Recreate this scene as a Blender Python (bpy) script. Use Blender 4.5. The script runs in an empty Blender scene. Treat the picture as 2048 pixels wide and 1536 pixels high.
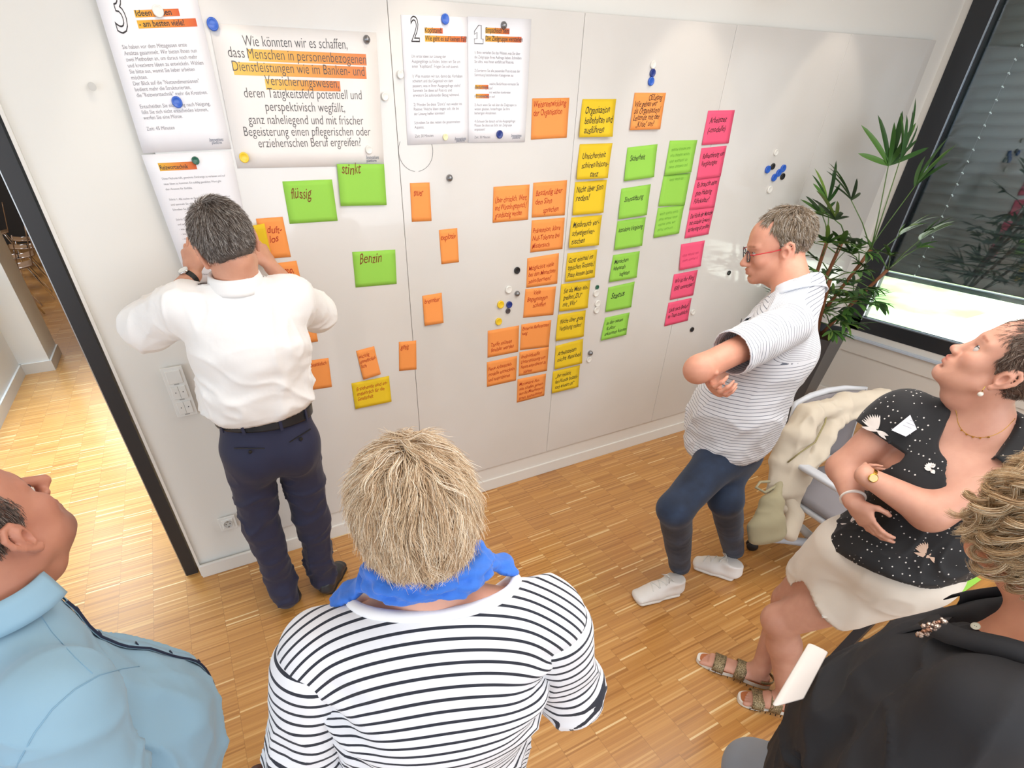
import bpy, bmesh, math, random
import numpy as np
from mathutils import Vector, Matrix
R = math.radians
C = bpy.context.scene.collection
random.seed(4); rng = np.random.default_rng(7)
scene = bpy.context.scene
# ---------------------------------------------------------------- camera
cd = bpy.data.cameras.new('camera'); cam = bpy.data.objects.new('camera', cd); C.objects.link(cam)
cd.sensor_width = 36; cd.lens = 1041.37/2048*36
cd.shift_x = (1024-946.31)/2048; cd.shift_y = (985.31-768)/2048
cd.clip_start = .05
cx_ = (0.890587, -0.271613, 0.364802); cn_ = (-0.454760, -0.519713, 0.723250); cdn = (0.006852, 0.810015, 0.586369)
# rows: world axes expressed in camera (right, down, forward); camera basis in world
right = Vector((cx_[0], cn_[0], -cdn[0])); down = Vector((cx_[1], cn_[1], -cdn[1])); fwd = Vector((cx_[2], cn_[2], -cdn[2]))
m = Matrix.Identity(4)
for i in range(3):
    m[i][0] = right[i]; m[i][1] = -down[i]; m[i][2] = -fwd[i]
m.translation = Vector((0, -2.5, 2.0328))
cam.matrix_world = m
scene.camera = cam
# ---------------------------------------------------------------- look
scene.view_settings.view_transform = 'Standard'; scene.view_settings.look = 'None'
scene.view_settings.gamma = 1; scene.view_settings.use_curve_mapping = False
scene.view_settings.exposure = 0.04
# ---------------------------------------------------------------- world and lights
w = bpy.data.worlds.new('sky'); scene.world = w; w.use_nodes = True
bgn = w.node_tree.nodes['Background']; bgn.inputs[0].default_value = (.86, .93, 1, 1); bgn.inputs[1].default_value = 1.2
def area(name, loc, size, energy, color, target=None, spread=180):
    l = bpy.data.lights.new(name, 'AREA'); l.shape = 'RECTANGLE'; l.size, l.size_y = size
    l.energy = energy; l.color = color; l.spread = R(spread)
    o = bpy.data.objects.new(name, l); C.objects.link(o); o.location = loc
    d = (Vector(target)-Vector(loc)) if target is not None else Vector((0, 0, -1))
    o.rotation_euler = d.to_track_quat('-Z', 'Y').to_euler()
    return o
def spot(name, loc, energy, color, target, angle=60, blend=.6, r=.03):
    l = bpy.data.lights.new(name, 'SPOT'); l.energy = energy; l.color = color
    l.spot_size = R(angle); l.spot_blend = blend; l.shadow_soft_size = r
    o = bpy.data.objects.new(name, l); C.objects.link(o); o.location = loc
    o.rotation_euler = (Vector(target)-Vector(loc)).to_track_quat('-Z', 'Y').to_euler()
    return o
area('window_light_left', (-3.3, -3.2, 1.75), (3.6, 2.3), 46, (.68, .84, 1), (1, -1.4, 1.0))
area('window_light_back', (1.0, -5.8, 1.8), (5.0, 2.2), 86, (.84, .92, 1), (1, 0, 1.0))
area('ceiling_fill', (1.9, -2.0, 2.86), (3.2, 2.0), 66, (1, .975, .95))  # added fill from above, no panel is modelled
area('hall_daylight', (-1.1, 1.75, 2.8), (1.5, 3.0), 62, (.66, .84, 1), None, 60)
area('hall_window_light', (-1.70, 2.6, 1.75), (2.0, 1.3), 34, (.70, .86, 1), (0, 2.4, .6))
area('hall_far_fill', (-2.0, 8.0, 2.8), (2.5, 4.0), 90, (.95, .97, 1))  # added fill to brighten the far hall, no fixture there
for x in (.15, 1.06, 2.45, 3.55):
    spot('wall_washer', (x, -.42, 2.84), 7, (1, .86, .70), (x+.02, -.02, 1.2), 62, .35, .02)
# ---------------------------------------------------------------- helpers
def rgb(h):
    h = h.lstrip('#'); c = [int(h[i:i+2], 16)/255 for i in (0, 2, 4)]
    return tuple((x/12.92 if x <= .04045 else ((x+.055)/1.055)**2.4) for x in c)+(1,)
class NT:
    def __init__(s, mat): s.t = mat.node_tree; s.n = s.t.nodes; s.l = s.t.links
    def new(s, typ, **kw):
        n = s.n.new('ShaderNode'+typ)
        for k, v in kw.items():
            if k in ('_in',): continue
            setattr(n, k, v)
        return n
    def math(s, op, a, b=None, c=None):
        n = s.n.new('ShaderNodeMath'); n.operation = op
        for i, x in enumerate((a, b, c)):
            if x is None: continue
            if isinstance(x, (int, float)): n.inputs[i].default_value = x
            else: s.l.new(x, n.inputs[i])
        return n.outputs[0]
    def ramp(s, fac, stops, interp='LINEAR'):
        n = s.n.new('ShaderNodeValToRGB'); n.color_ramp.interpolation = interp
        e = n.color_ramp.elements
        while len(e) < len(stops): e.new(.5)
        for i, (p, c) in enumerate(stops): e[i].position = p; e[i].color = rgb(c) if isinstance(c, str) else c
        s.l.new(fac, n.inputs[0]); return n.outputs[0]
    def mix(s, fac, a, b, blend='MIX'):
        n = s.n.new('ShaderNodeMix'); n.data_type = 'RGBA'; n.blend_type = blend
        for sock, x in ((n.inputs[0], fac), (n.inputs[6], a), (n.inputs[7], b)):
            if isinstance(x, (int, float)): sock.default_value = x
            elif isinstance(x, str): sock.default_value = rgb(x)
            elif isinstance(x, tuple): sock.default_value = x
            else: s.l.new(x, sock)
        return n.outputs[2]
    def noise(s, scale, detail=3, vec=None, rough=.5, dim='3D'):
        n = s.n.new('ShaderNodeTexNoise'); n.noise_dimensions = dim
        n.inputs['Scale'].default_value = scale; n.inputs['Detail'].default_value = detail; n.inputs['Roughness'].default_value = rough
        if vec is not None: s.l.new(vec, n.inputs['Vector'])
        return n.outputs['Fac']
    def obj(s): return s.new('TexCoord').outputs['Object']
    def attr(s, name):
        n = s.new('Attribute'); n.attribute_name = name; return n
    def bump(s, h, strength=.2, dist=.01):
        n = s.new('Bump'); n.inputs['Strength'].default_value = strength; n.inputs['Distance'].default_value = dist
        s.l.new(h, n.inputs['Height']); s.l.new(n.outputs[0], s.p.inputs['Normal']); return n
def mat(name, col='#808080', rough=.5, metal=0, coat=0, sss=0, emit=None, estr=1, spec=None, sheen=0):
    m_ = bpy.data.materials.new(name); m_.use_nodes = True
    k = NT(m_); k.p = p = m_.node_tree.nodes['Principled BSDF']
    p.inputs['Base Color'].default_value = rgb(col); p.inputs['Roughness'].default_value = rough
    p.inputs['Metallic'].default_value = metal; p.inputs['Coat Weight'].default_value = coat
    if sss: p.inputs['Subsurface Weight'].default_value = sss; p.inputs['Subsurface Radius'].default_value = (.012, .005, .003); p.inputs['Subsurface Scale'].default_value = 1
    if emit: p.inputs['Emission Color'].default_value = rgb(emit); p.inputs['Emission Strength'].default_value = estr
    if spec is not None: p.inputs['Specular IOR Level'].default_value = spec
    if sheen: p.inputs['Sheen Weight'].default_value = sheen; p.inputs['Sheen Roughness'].default_value = .5
    m_['k'] = 1; KK[m_.name] = k
    return m_
KK = {}
def kit(m_): return KK[m_.name]
def plaster(name, col, rough=.7, b=.05):
    m_ = mat(name, col, rough); k = kit(m_)
    k.bump(k.noise(60, 4, k.obj()), b, .002); return m_
def link(name, me, m_=None, parent=None, loc=None):
    o = bpy.data.objects.new(name, me); C.objects.link(o)
    if m_ is not None:
        for x in (m_ if isinstance(m_, (list, tuple)) else [m_]): me.materials.append(x)
    if parent is not None: o.parent = parent
    if loc is not None: o.location = loc
    return o
def tag(o, label=None, cat=None, group=None, kind=None):
    if label: o['label'] = label
    if cat: o['category'] = cat
    if group: o['group'] = group
    if kind: o['kind'] = kind
    return o
def empty(name, loc, label=None, cat=None, group=None):
    o = bpy.data.objects.new(name, None); C.objects.link(o); o.location = loc; o.empty_display_size = .1
    return tag(o, label, cat, group)
class MB:
    """collects boxes, tubes, lathes, sheets into one bmesh"""
    def __init__(s): s.b = bmesh.new()
    def box(s, c, d, rot=None, bevel=0):
        r = bmesh.ops.create_cube(s.b, size=1); vs = r['verts']
        M = Matrix.Translation(c) @ (rot.to_4x4() if rot is not None else Matrix.Identity(4)) @ Matrix.Diagonal((*d, 1))
        bmesh.ops.transform(s.b, matrix=M, verts=vs)
        if bevel:
            es = list({e for v in vs for e in v.link_edges})
            bmesh.ops.bevel(s.b, geom=es, offset=bevel, segments=2, affect='EDGES', profile=.5)
        return s
    def tube(s, pts, rad, seg=8, cap=True):
        pts = [Vector(p) for p in pts]; n = len(pts)
        rad = rad if isinstance(rad, (list, tuple)) else [rad]*n
        rings = []; up = None
        for i, p in enumerate(pts):
            t = (pts[min(i+1, n-1)]-pts[max(i-1, 0)]).normalized()
            if up is None:
                up = t.orthogonal().normalized()
            else:
                up = (up-t*up.dot(t)).normalized()
            sd = t.cross(up)
            rings.append([s.b.verts.new(p+(up*math.cos(a)+sd*math.sin(a))*rad[i]) for a in [2*math.pi*k/seg for k in range(seg)]])
        for a, b in zip(rings, rings[1:]):
            for k in range(seg): s.b.faces.new((a[k], a[(k+1) % seg], b[(k+1) % seg], b[k]))
        if cap: s.b.faces.new(rings[0][::-1]); s.b.faces.new(rings[-1])
        return s
    def lathe(s, prof, M=None, seg=20):
        M = M or Matrix.Identity(4); rings = []
        for r, z in prof:
            rings.append([s.b.verts.new(M @ Vector((r*math.cos(2*math.pi*k/seg), r*math.sin(2*math.pi*k/seg), z))) for k in range(seg)])
        for a, b in zip(rings, rings[1:]):
            for k in range(seg): s.b.faces.new((a[k], a[(k+1) % seg], b[(k+1) % seg], b[k]))
        s.b.faces.new(rings[0][::-1]); s.b.faces.new(rings[-1]); return s
    def prism(s, poly, n):
        a = [s.b.verts.new(Vector(p)) for p in poly]; b = [s.b.verts.new(Vector(p)+Vector(n)) for p in poly]
        s.b.faces.new(a); s.b.faces.new(b[::-1])
        for i in range(len(a)): s.b.faces.new((a[i], b[i], b[(i+1) % len(a)], a[(i+1) % len(a)]))
        return s
    def sheet(s, fn, nu, nv):
        g = [[s.b.verts.new(fn(i/nu, j/nv)) for i in range(nu+1)] for j in range(nv+1)]
        for j in range(nv):
            for i in range(nu): s.b.faces.new((g[j][i], g[j][i+1], g[j+1][i+1], g[j+1][i]))
        return s
    def build(s, name, m_=None, parent=None, loc=None, smooth=False, origin=None):
        bmesh.ops.recalc_face_normals(s.b, faces=s.b.faces)
        if origin is not None: bmesh.ops.translate(s.b, vec=-Vector(origin), verts=s.b.verts); loc = origin
        me = bpy.data.meshes.new(name); s.b.to_mesh(me); s.b.free()
        if smooth: me.polygons.foreach_set('use_smooth', [True]*len(me.polygons))
        return link(name, me, m_, parent, loc)
def struct(name, mb, m_, parent=None, **k):
    o = mb.build(name, m_, parent, **k)
    if parent is None: o['kind'] = 'structure'
    return o
def child(o, parent):
    o.parent = parent; o.matrix_parent_inverse = parent.matrix_world.inverted() if parent.type != 'EMPTY' else Matrix.Translation(-parent.location)
    return o
# ---------------------------------------------------------------- setting materials
M = {}
M['wall'] = plaster('wall_paint', '#E9E7E1', .75)
M['wall2'] = plaster('warm_wall_paint', '#D9D4CC', .75)
M['hallwall'] = plaster('hall_wall_paint', '#F1F1EF', .7)
mb_ = mat('whiteboard_steel', '#DBD8D3', .35, coat=.8); mb_.node_tree.nodes['Principled BSDF'].inputs['Coat Roughness'].default_value = .05; M['board'] = mb_
k = kit(mb_); nz = k.noise(1.6, 3, k.obj()); k.l.new(k.ramp(nz, [(.3, '#D7D3CD'), (.7, '#DEDBD7')]), k.p.inputs['Base Color']); k.bump(k.noise(2.5, 2, k.obj()), .03, .01)
M['seam'] = mat('seam_grey', '#77706A', .6)
M['skirt'] = mat('white_lacquer', '#E6E2DB', .45)
M['black'] = mat('black_frame', '#2B2A2C', .45)
M['anthr'] = mat('anthracite_frame', '#26282C', .4)
M['alu'] = mat('aluminium', '#B9BBBD', .3, metal=.9)
M['silv'] = mat('satin_silver', '#8F9092', .3, metal=.85)
M['chrome'] = mat('chrome', '#D8D8DA', .12, metal=1)
M['rub'] = mat('black_plastic', '#151515', .5)
M['white_pl'] = mat('white_plastic', '#EAEAE6', .35)
def glass(name, tint=(.9, .97, .96, 1), r=0.0, refl=.09):
    m_ = bpy.data.materials.new(name); m_.use_nodes = True; t = m_.node_tree
    t.nodes.remove(t.nodes['Principled BSDF']); out = t.nodes['Material Output']
    tr = t.nodes.new('ShaderNodeBsdfTransparent'); tr.inputs[0].default_value = tint
    gl = t.nodes.new('ShaderNodeBsdfGlossy'); gl.inputs['Roughness'].default_value = r
    mx = t.nodes.new('ShaderNodeMixShader'); fr = t.nodes.new('ShaderNodeFresnel'); fr.inputs[0].default_value = 1.5
    mt = t.nodes.new('ShaderNodeMath'); mt.operation = 'MULTIPLY_ADD'; mt.inputs[1].default_value = 1; mt.inputs[2].default_value = refl-.04
    t.links.new(fr.outputs[0], mt.inputs[0]); t.links.new(mt.outputs[0], mx.inputs[0]); t.links.new(tr.outputs[0], mx.inputs[1]); t.links.new(gl.outputs[0], mx.inputs[2]); t.links.new(mx.outputs[0], out.inputs[0])
    return m_
M['glass'] = glass('window_glass')
# parquet of narrow upright strips: columns 16 cm long, strips 8 mm wide, per strip tone
pm = mat('strip_parquet', '#B5762F', .34, coat=.6); k = kit(pm); M['parquet'] = pm; k.p.inputs['Coat Roughness'].default_value = .22
sep = k.new('SeparateXYZ'); k.l.new(k.obj(), sep.inputs[0]); X_, Y_ = sep.outputs[0], sep.outputs[1]
grp = k.math('FLOOR', k.math('DIVIDE', Y_, .128)); wg = k.new('TexWhiteNoise', noise_dimensions='1D'); k.l.new(grp, wg.inputs['W'])
shf = k.math('MULTIPLY', k.math('GREATER_THAN', X_, .31), k.math('MULTIPLY', k.math('ROUND', wg.outputs[0]), .0796))
xc = k.math('DIVIDE', k.math('ADD', k.math('ADD', X_, .965+15.93), shf), .1593); colf = k.math('FLOOR', xc); fx = k.math('FRACT', xc)
wn0 = k.new('TexWhiteNoise', noise_dimensions='1D'); k.l.new(colf, wn0.inputs['W'])
yc = k.math('ADD', k.math('DIVIDE', Y_, .008), k.math('MULTIPLY', wn0.outputs[0], 7.3)); rowf = k.math('FLOOR', yc); fy = k.math('FRACT', yc)
cv = k.new('CombineXYZ'); k.l.new(colf, cv.inputs[0]); k.l.new(rowf, cv.inputs[1])
wn = k.new('TexWhiteNoise', noise_dimensions='2D'); k.l.new(cv.outputs[0], wn.inputs['Vector'])
tone = k.ramp(wn.outputs[0], [(0, '#A8733A'), (.12, '#B88144'), (.4, '#C08948'), (.65, '#C58E4C'), (.88, '#CB9653'), (.965, '#D6A666'), (.99, '#EACB94')])
cv2 = k.new('CombineXYZ'); k.l.new(colf, cv2.inputs[0]); k.l.new(k.math('FLOOR', k.math('DIVIDE', k.math('ADD', yc, 4), 20)), cv2.inputs[1])
wn2 = k.new('TexWhiteNoise', noise_dimensions='2D'); k.l.new(cv2.outputs[0], wn2.inputs['Vector'])
blk = k.ramp(wn2.outputs[0], [(0, (.95, .94, .93, 1)), (.6, (1, 1, 1, 1)), (1, (1.04, 1.04, 1.03, 1))])
c1 = k.mix(.8, tone, blk, 'MULTIPLY')
st = k.new('Mapping'); st.inputs['Scale'].default_value = (6, 220, 1); k.l.new(k.obj(), st.inputs[0])
gr = k.ramp(k.noise(1, 4, st.outputs[0]), [(.25, (.9, .88, .86, 1)), (.7, (1.06, 1.05, 1.04, 1))])
c2 = k.mix(.7, c1, gr, 'MULTIPLY')
jx = k.math('LESS_THAN', k.math('MINIMUM', fx, k.math('SUBTRACT', 1, fx)), .007); jy = k.math('LESS_THAN', fy, .07)
j = k.math('MAXIMUM', k.math('MULTIPLY', jx, .38), k.math('MULTIPLY', jy, .16))
c3 = k.mix(j, c2, '#7A5128'); k.l.new(c3, k.p.inputs['Base Color'])
k.bump(k.math('SUBTRACT', wn.outputs[0], k.math('MULTIPLY', j, 2)), .06, .0008)
k.l.new(k.math('MULTIPLY_ADD', wn.outputs[0], .1, .30), k.p.inputs['Roughness'])
# ---------------------------------------------------------------- shell
XW = 4.693; CEIL = 2.9
struct('floor', MB().box((.4, 3.0, -.05), (10.4, 18, .1)), M['parquet'])
struct('ceiling', MB().box((.7, -2.95, CEIL+.05), (8.2, 6.3, .1)), M['wall'])
# back wall with the whiteboard: right of the doorway, over the doorway, and left of it
struct('wall_back', MB().box((2.147, .075, 1.45), (5.094, .118, 2.9)), M['wall'])
struct('wall_back_lintel', MB().box((-1.1, .075, 2.67), (1.4, .118, .46)), M['wall'])
struct('wall_back_left', MB().box((-2.6, .075, 1.45), (1.7, .118, 2.9)), M['wall'])
struct('wall_back_edge', MB().box((-.402, .067, 1.195), (.012, .13, 2.39)), M['skirt'])
struct('door_jamb', MB().box((-.452, .075, 1.2), (.058, .07, 2.4)).box((-1.1, .075, 2.42), (1.35, .07, .06)), M['black'])
struct('door_jamb_strip', MB().box((-.4835, .075, 1.2), (.004, .06, 2.4)), M['alu'])
# right wall: parapet, reveal, lintel, pillar; window stands in it
W0, W1, ZF = -.03, -3.4, .595     # frame outer left y, right y, frame bottom z
struct('wall_right', MB().box((XW+.16, -2.8, .27), (.32, 6.2, .54)).box((XW+.16, -2.8, 2.82), (.32, 6.2, .24)).box((XW+.16, .12, 1.45), (.32, .3, 2.9)).box((XW+.16, -4.75, 1.6), (.32, 2.7, 2.2)), M['wall2'])
struct('wall_right_panel', MB().box((XW-.006, -2.8, .48), (.012, 5.9, .115)), M['wall2'])
struct('baseboard_right', MB().box((XW-.008, -2.8, .04), (.016, 5.9, .08), bevel=.003), M['skirt'])
struct('windowsill_1', MB().box((XW+.0, -1.75, .545), (.075, 3.6, .018), bevel=.003), mat('grey_blue_sill', '#BFC9D6', .25, coat=.5))
struct('trim_1', MB().box((XW+.02, -1.75, .575), (.05, 3.6, .045)), M['wall2'])
struct('wall_left', MB().box((-3.45, -3.0, .25), (.1, 6, .5)).box((-3.45, -3.0, 2.8), (.1, 6, .25)).box((-3.45, -.3, 1.5), (.1, .6, 2.9)).box((-3.45, -5.7, 1.5), (.1, .6, 2.9)), M['wall'])
struct('wall_front', MB().box((.6, -6.05, .25), (8.2, .1, .5)).box((.6, -6.05, 2.8), (8.2, .1, .3)).box((-3.0, -6.05, 1.5), (.9, .1, 2.9)).box((4.3, -6.05, 1.5), (.9, .1, 2.9)), M['wall'])
# baseboards along the whiteboard wall
for nm, x0, x1 in (('baseboard_back', -.402, 4.69), ('baseboard_left', -3.4, -1.75)):
    struct(nm, MB().box(((x0+x1)/2, -.009, .04), (x1-x0, .018, .08), bevel=.003), M['skirt'])
# window 1
wf = MB()
fw = .135
wf.box((XW+.03, (W0+W1)/2, ZF+.05), (.07, W0-W1, .105)); wf.box((XW+.03, W0-fw/2, 1.68), (.07, fw, 2.17)); wf.box((XW+.03, W1+fw/2, 1.68), (.07, fw, 2.17)); wf.box((XW+.03, (W0+W1)/2, 2.72), (.07, W0-W1, .12))
wf.box((XW+.03, -1.9, 1.68), (.07, .1, 2.1))
win = struct('window_1', wf, M['anthr'])
g = MB().box((XW+.045, (W0+W1)/2, 1.68), (.006, W0-W1-.2, 2.05)).build('window_pane', M['glass'], win)
MB().box((XW-.002, (W0+W1)/2, ZF+.108), (.01, W0-W1-.25, .008)).box((XW-.002, W0-fw-.003, 1.68), (.012, .006, 2.0)).build('glazing_bead', mat('cool_aluminium', '#AEB9C6', .25, metal=.7), win)
# external venetian blind, slats tilted almost shut, down to z = 1.01
bl = empty('venetian_blind', (XW+.12, -1.7, 1.0), 'dark grey slatted blind lowered over most of the window by the plant', 'blind')
sm = mat('slat_grey', '#62676C', .35, metal=.4)
sl = MB(); n = 12
prof = [(-.006, -.036), (-.001, -.034), (.006, -.012), (.006, .012), (-.001, .034), (-.006, .036)]
for a, b in zip(prof, prof[1:]):
    sl.b.faces.new([sl.b.verts.new(Vector(v)) for v in ((a[0], -1.66, a[1]), (b[0], -1.66, b[1]), (b[0], 1.66, b[1]), (a[0], 1.66, a[1]))])
bmesh.ops.remove_doubles(sl.b, verts=sl.b.verts, dist=1e-5)
sme = bpy.data.meshes.new('slat'); sl.b.to_mesh(sme); sl.b.free(); sme.materials.append(sm); sme.polygons.foreach_set('use_smooth', [True]*len(sme.polygons))
zs = np.arange(.075, 1.78, .0655)
for z in zs:
    o = link('slat', sme, None, bl, (0, 0, z)); o.rotation_euler = (0, R(-8+random.uniform(-1.5, 1.5)), 0)
MB().box((0, 0, .015), (.05, 3.3, .03), bevel=.004).build('bottom_rail', mat('rail_grey', '#7C8288', .3, metal=.6), bl)
cords = MB()
for y in (1.36, 0.0, -1.36): cords.tube([(-.012, y, 0), (-.012, y, 1.76)], .0012, 5)
cords.build('ladder_cord', mat('cord_grey', '#9A9DA0', .6), bl)
# cord clips with a glow put in for daylight through the slat holes
cl = MB()
for i, z in enumerate(zs): cl.box((-.011, 1.36, z-.03), (.003, .008, .006), Matrix.Rotation(.6*(i % 2), 3, 'X')).box((-.011, 1.352, z-.036), (.003, .004, .006))
o = cl.build('glowing_clip', mat('clip_glow', '#F4F4F4', .3, emit='#FFFFFF', estr=.6), bl); o['kind'] = 'stuff'
# outside: sunlit lawn, gravel and building beyond
gm_ = mat('lawn', '#86A862', .9); k = kit(gm_); k.l.new(k.ramp(k.noise(1.2, 5, k.obj()), [(.35, '#6E9A55'), (.6, '#A5BE88')]), k.p.inputs['Base Color'])
struct('ground_lawn', MB().box((16, -2, -.32), (18, 24, .1)), gm_)
struct('ground_path', MB().box((8.4, -4.2, -.26), (4.6, 10, .02)), mat('pale_paving', '#F0EEE6', .8))
area('sun_on_garden', (9.5, -2, 6), (9, 9), 2600, (1, .98, .93), (9.5, -2, 0), 90)
# ---------------------------------------------------------------- hall beyond the doorway
struct('wall_hall_left', MB().box((-1.81, 2.0, 1.45), (.12, 3.65, 2.9)), M['hallwall'])
struct('wall_hall_pillar', MB().box((-1.65, 4.07, 1.45), (.3, .5, 2.9)), M['hallwall'])
struct('baseboard_hall', MB().box((-1.742, 2.0, .05), (.016, 3.65, .1)).box((-1.62, 3.812, .05), (.25, .016, .1)).box((-1.492, 4.06, .05), (.016, .52, .1)), M['skirt'])
struct('windowsill_2', MB().box((-1.72, 2.75, .98), (.1, 1.9, .05), bevel=.004), M['white_pl'])
struct('wall_hall_far', MB().box((-1.5, 12.0, 1.6), (9, .2, 3.2)).box((-4.4, 7.6, 1.6), (.2, 8, 3.2)).box((2.4, 6, 1.6), (.2, 11.8, 3.2)), mat('dark_cladding', '#33302E', .6))
struct('ceiling_hall', MB().box((-.9, 6.2, CEIL+.05), (7, 12.0, .1)), M['wall'])
# ---------------------------------------------------------------- whiteboard
M['ink'] = mat('dark_marker_line', '#4A4846', .7)
board = empty('whiteboard', (0, 0, .18), 'long white magnetic wall board covered with paper notes and magnets', 'whiteboard')
xs = [-.005, .912, 1.812, 2.742, 3.65, 4.49]
for a, b in zip(xs, xs[1:]):
    o = MB().box(((a+b)/2, -.010, 1.105), (b-a-.0022, .020, 2.43-.22), bevel=.0012).build('board_panel', M['board'], board); 
o = MB().box((2.24, -.003, 1.105), (4.47, .006, 2.2)).build('backing', M['seam'], board)
o = MB().box((2.24, -.004, -.05), (4.48, .008, .1)).build('plinth', M['skirt'], board)
# stacking chairs far down the hall
wood = mat('beech_shell', '#8A6A4C', .45); 
def hall_chair(loc, rz, lab):
    t = empty('stacking_chair', loc, lab, 'chair', 'chairs in the hall'); t.rotation_euler = (0, 0, rz)
    s = MB()
    def shell(u, v):
        x = (u-.5)*.42
        if v < .5: return Vector((x, -.2+.44*v*2*.95, .45-.03*math.sin(v*2*math.pi)*1+.01*abs(x)))
        w_ = (v-.5)*2; return Vector((x*(1-.12*w_), .215+.10*w_, .45+.42*w_+.0))
    s.sheet(shell, 6, 14); o = s.build('seat_shell', wood, t, smooth=True); sd = o.modifiers.new('s', 'SOLIDIFY'); sd.thickness = .012
    for sx in (-1, 1):
        f = MB().tube([(sx*.24, -.22, .012), (sx*.19, -.16, .43), (sx*.17, 0, .435)], .011, 8).build('leg', M['chrome'], t, smooth=True)
        f = MB().tube([(sx*.24, .28, .012), (sx*.18, .14, .43), (sx*.17, 0, .435)], .011, 8).build('leg', M['chrome'], t, smooth=True)
    MB().tube([(-.17, .02, .43), (.17, .02, .43)], .01, 8).build('crossbar', M['chrome'], t)
for i, (x, y) in enumerate(((-2.15, 6.2), (-2.12, 6.95), (-2.2, 7.7), (-2.2, 8.5), (-2.3, 9.3), (-2.9, 10.2))):
    hall_chair((x, y, 0), R(-80), 'brown shell chair on chrome legs, %s in the row seen far down the hall' % ('nearest', 'second', 'third', 'fourth', 'fifth', 'farthest')[i])
# ---------------------------------------------------------------- planter
pc = (3.778, -.318); pa = R(15.6)
pl = empty('planter', (pc[0], pc[1], 0), 'tall tapered anthracite planter in the corner by the window', 'planter'); pl.rotation_euler = (0, 0, pa)
pmat = mat('anthracite_metal', '#4A4C50', .38, metal=.35)
hb, ht, hz = .125, .195, .8
p = MB(); b = p.b
o_ = [[b.verts.new((sx*h, sy*h, z)) for sx, sy in ((-1, -1), (1, -1), (1, 1), (-1, 1))] for h, z in ((hb, 0), (ht, hz), (ht-.012, hz), (ht-.03, hz-.07))]
b.faces.new(o_[0][::-1])
for A, B in zip(o_, o_[1:]):
    for i in range(4): b.faces.new((A[i], A[(i+1) % 4], B[(i+1) % 4], B[i]))
b.faces.new(o_[3])
bmesh.ops.bevel(b, geom=[e for e in b.edges if abs(e.verts[0].co.z-e.verts[1].co.z) > .3], offset=.003, segments=2, affect='EDGES')
p.build('pot', pmat, pl)
so = mat('soil', '#4A2F1E', .95); k = kit(so); k.bump(k.noise(60, 5, k.obj()), .9, .02)
MB().sheet(lambda u, v: Vector(((u-.5)*.34, (v-.5)*.34, hz-.045+.015*math.sin(9*u)*math.cos(7*v))), 10, 10).build('soil', so, pl, smooth=True)
# ---------------------------------------------------------------- lady palm
leafm = mat('palm_leaf', '#2F5222', .42); k = kit(leafm)
gi = k.new('ObjectInfo'); k.l.new(k.ramp(gi.outputs['Random'], [(0, '#1F3B18'), (.5, '#2E5422'), (.85, '#4C7430'), (1, '#6E8A3A')]), k.p.inputs['Base Color'])
stemm = mat('cane_brown', '#7A4A2C', .7); k = kit(stemm); k.bump(k.noise(80, 3, k.obj()), .5, .004)
petm = mat('petiole_green', '#4D6B32', .5)
plant = empty('lady_palm', (pc[0], pc[1], hz-.05), 'bushy green lady palm with fanned finger leaves growing in the planter', 'plant')
prnd = random.Random(11)
def blade_mesh(L, wd, droop, fold=.25):
    s = MB()
    def f(u, v):
        wv = wd*math.sin(math.pi*min(1, v*.93+.07))**.55*(1 if v < .9 else 1-(v-.9)*6)
        x = (u-.5)*2*wv
        return Vector((x, L*v*(1-.12*droop*v), -droop*L*.45*v*v+abs(u-.5)*2*wv*fold))
    s.sheet(f, 2, 7); me = bpy.data.meshes.new('leaflet'); s.b.to_mesh(me); s.b.free()
    me.polygons.foreach_set('use_smooth', [True]*len(me.polygons)); me.materials.append(leafm); return me
BL = [blade_mesh(.24, .017, .2), blade_mesh(.20, .015, .5), blade_mesh(.17, .02, .9), blade_mesh(.27, .013, .35), blade_mesh(.13, .017, .6)]
def fan(origin, axis, n, size, spreadang, kinds, par):
    ax = Vector(axis).normalized(); side = ax.cross(Vector((0, 0, 1))).normalized() if abs(ax.z) < .97 else Vector((1, 0, 0)); up = side.cross(ax).normalized()
    for i in range(n):
        a = spreadang*((i+.5)/n*2-1)+prnd.uniform(-.08, .08)
        d = (ax*math.cos(a)+side*math.sin(a)+up*prnd.uniform(-.05, .22)).normalized()
        me = BL[prnd.choice(kinds)]
        o = link('leaflet', me, None, par, origin)
        y = d; x = y.cross(up).normalized(); z = x.cross(y)
        mt = Matrix((x, y, z)).transposed(); o.rotation_euler = mt.to_euler()
        s = size*prnd.uniform(.8, 1.15)*(1-.25*abs(a)/max(spreadang, .1)); o.scale = (s, s, s)
base = Vector((pc[0], pc[1], hz-.05))
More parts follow.
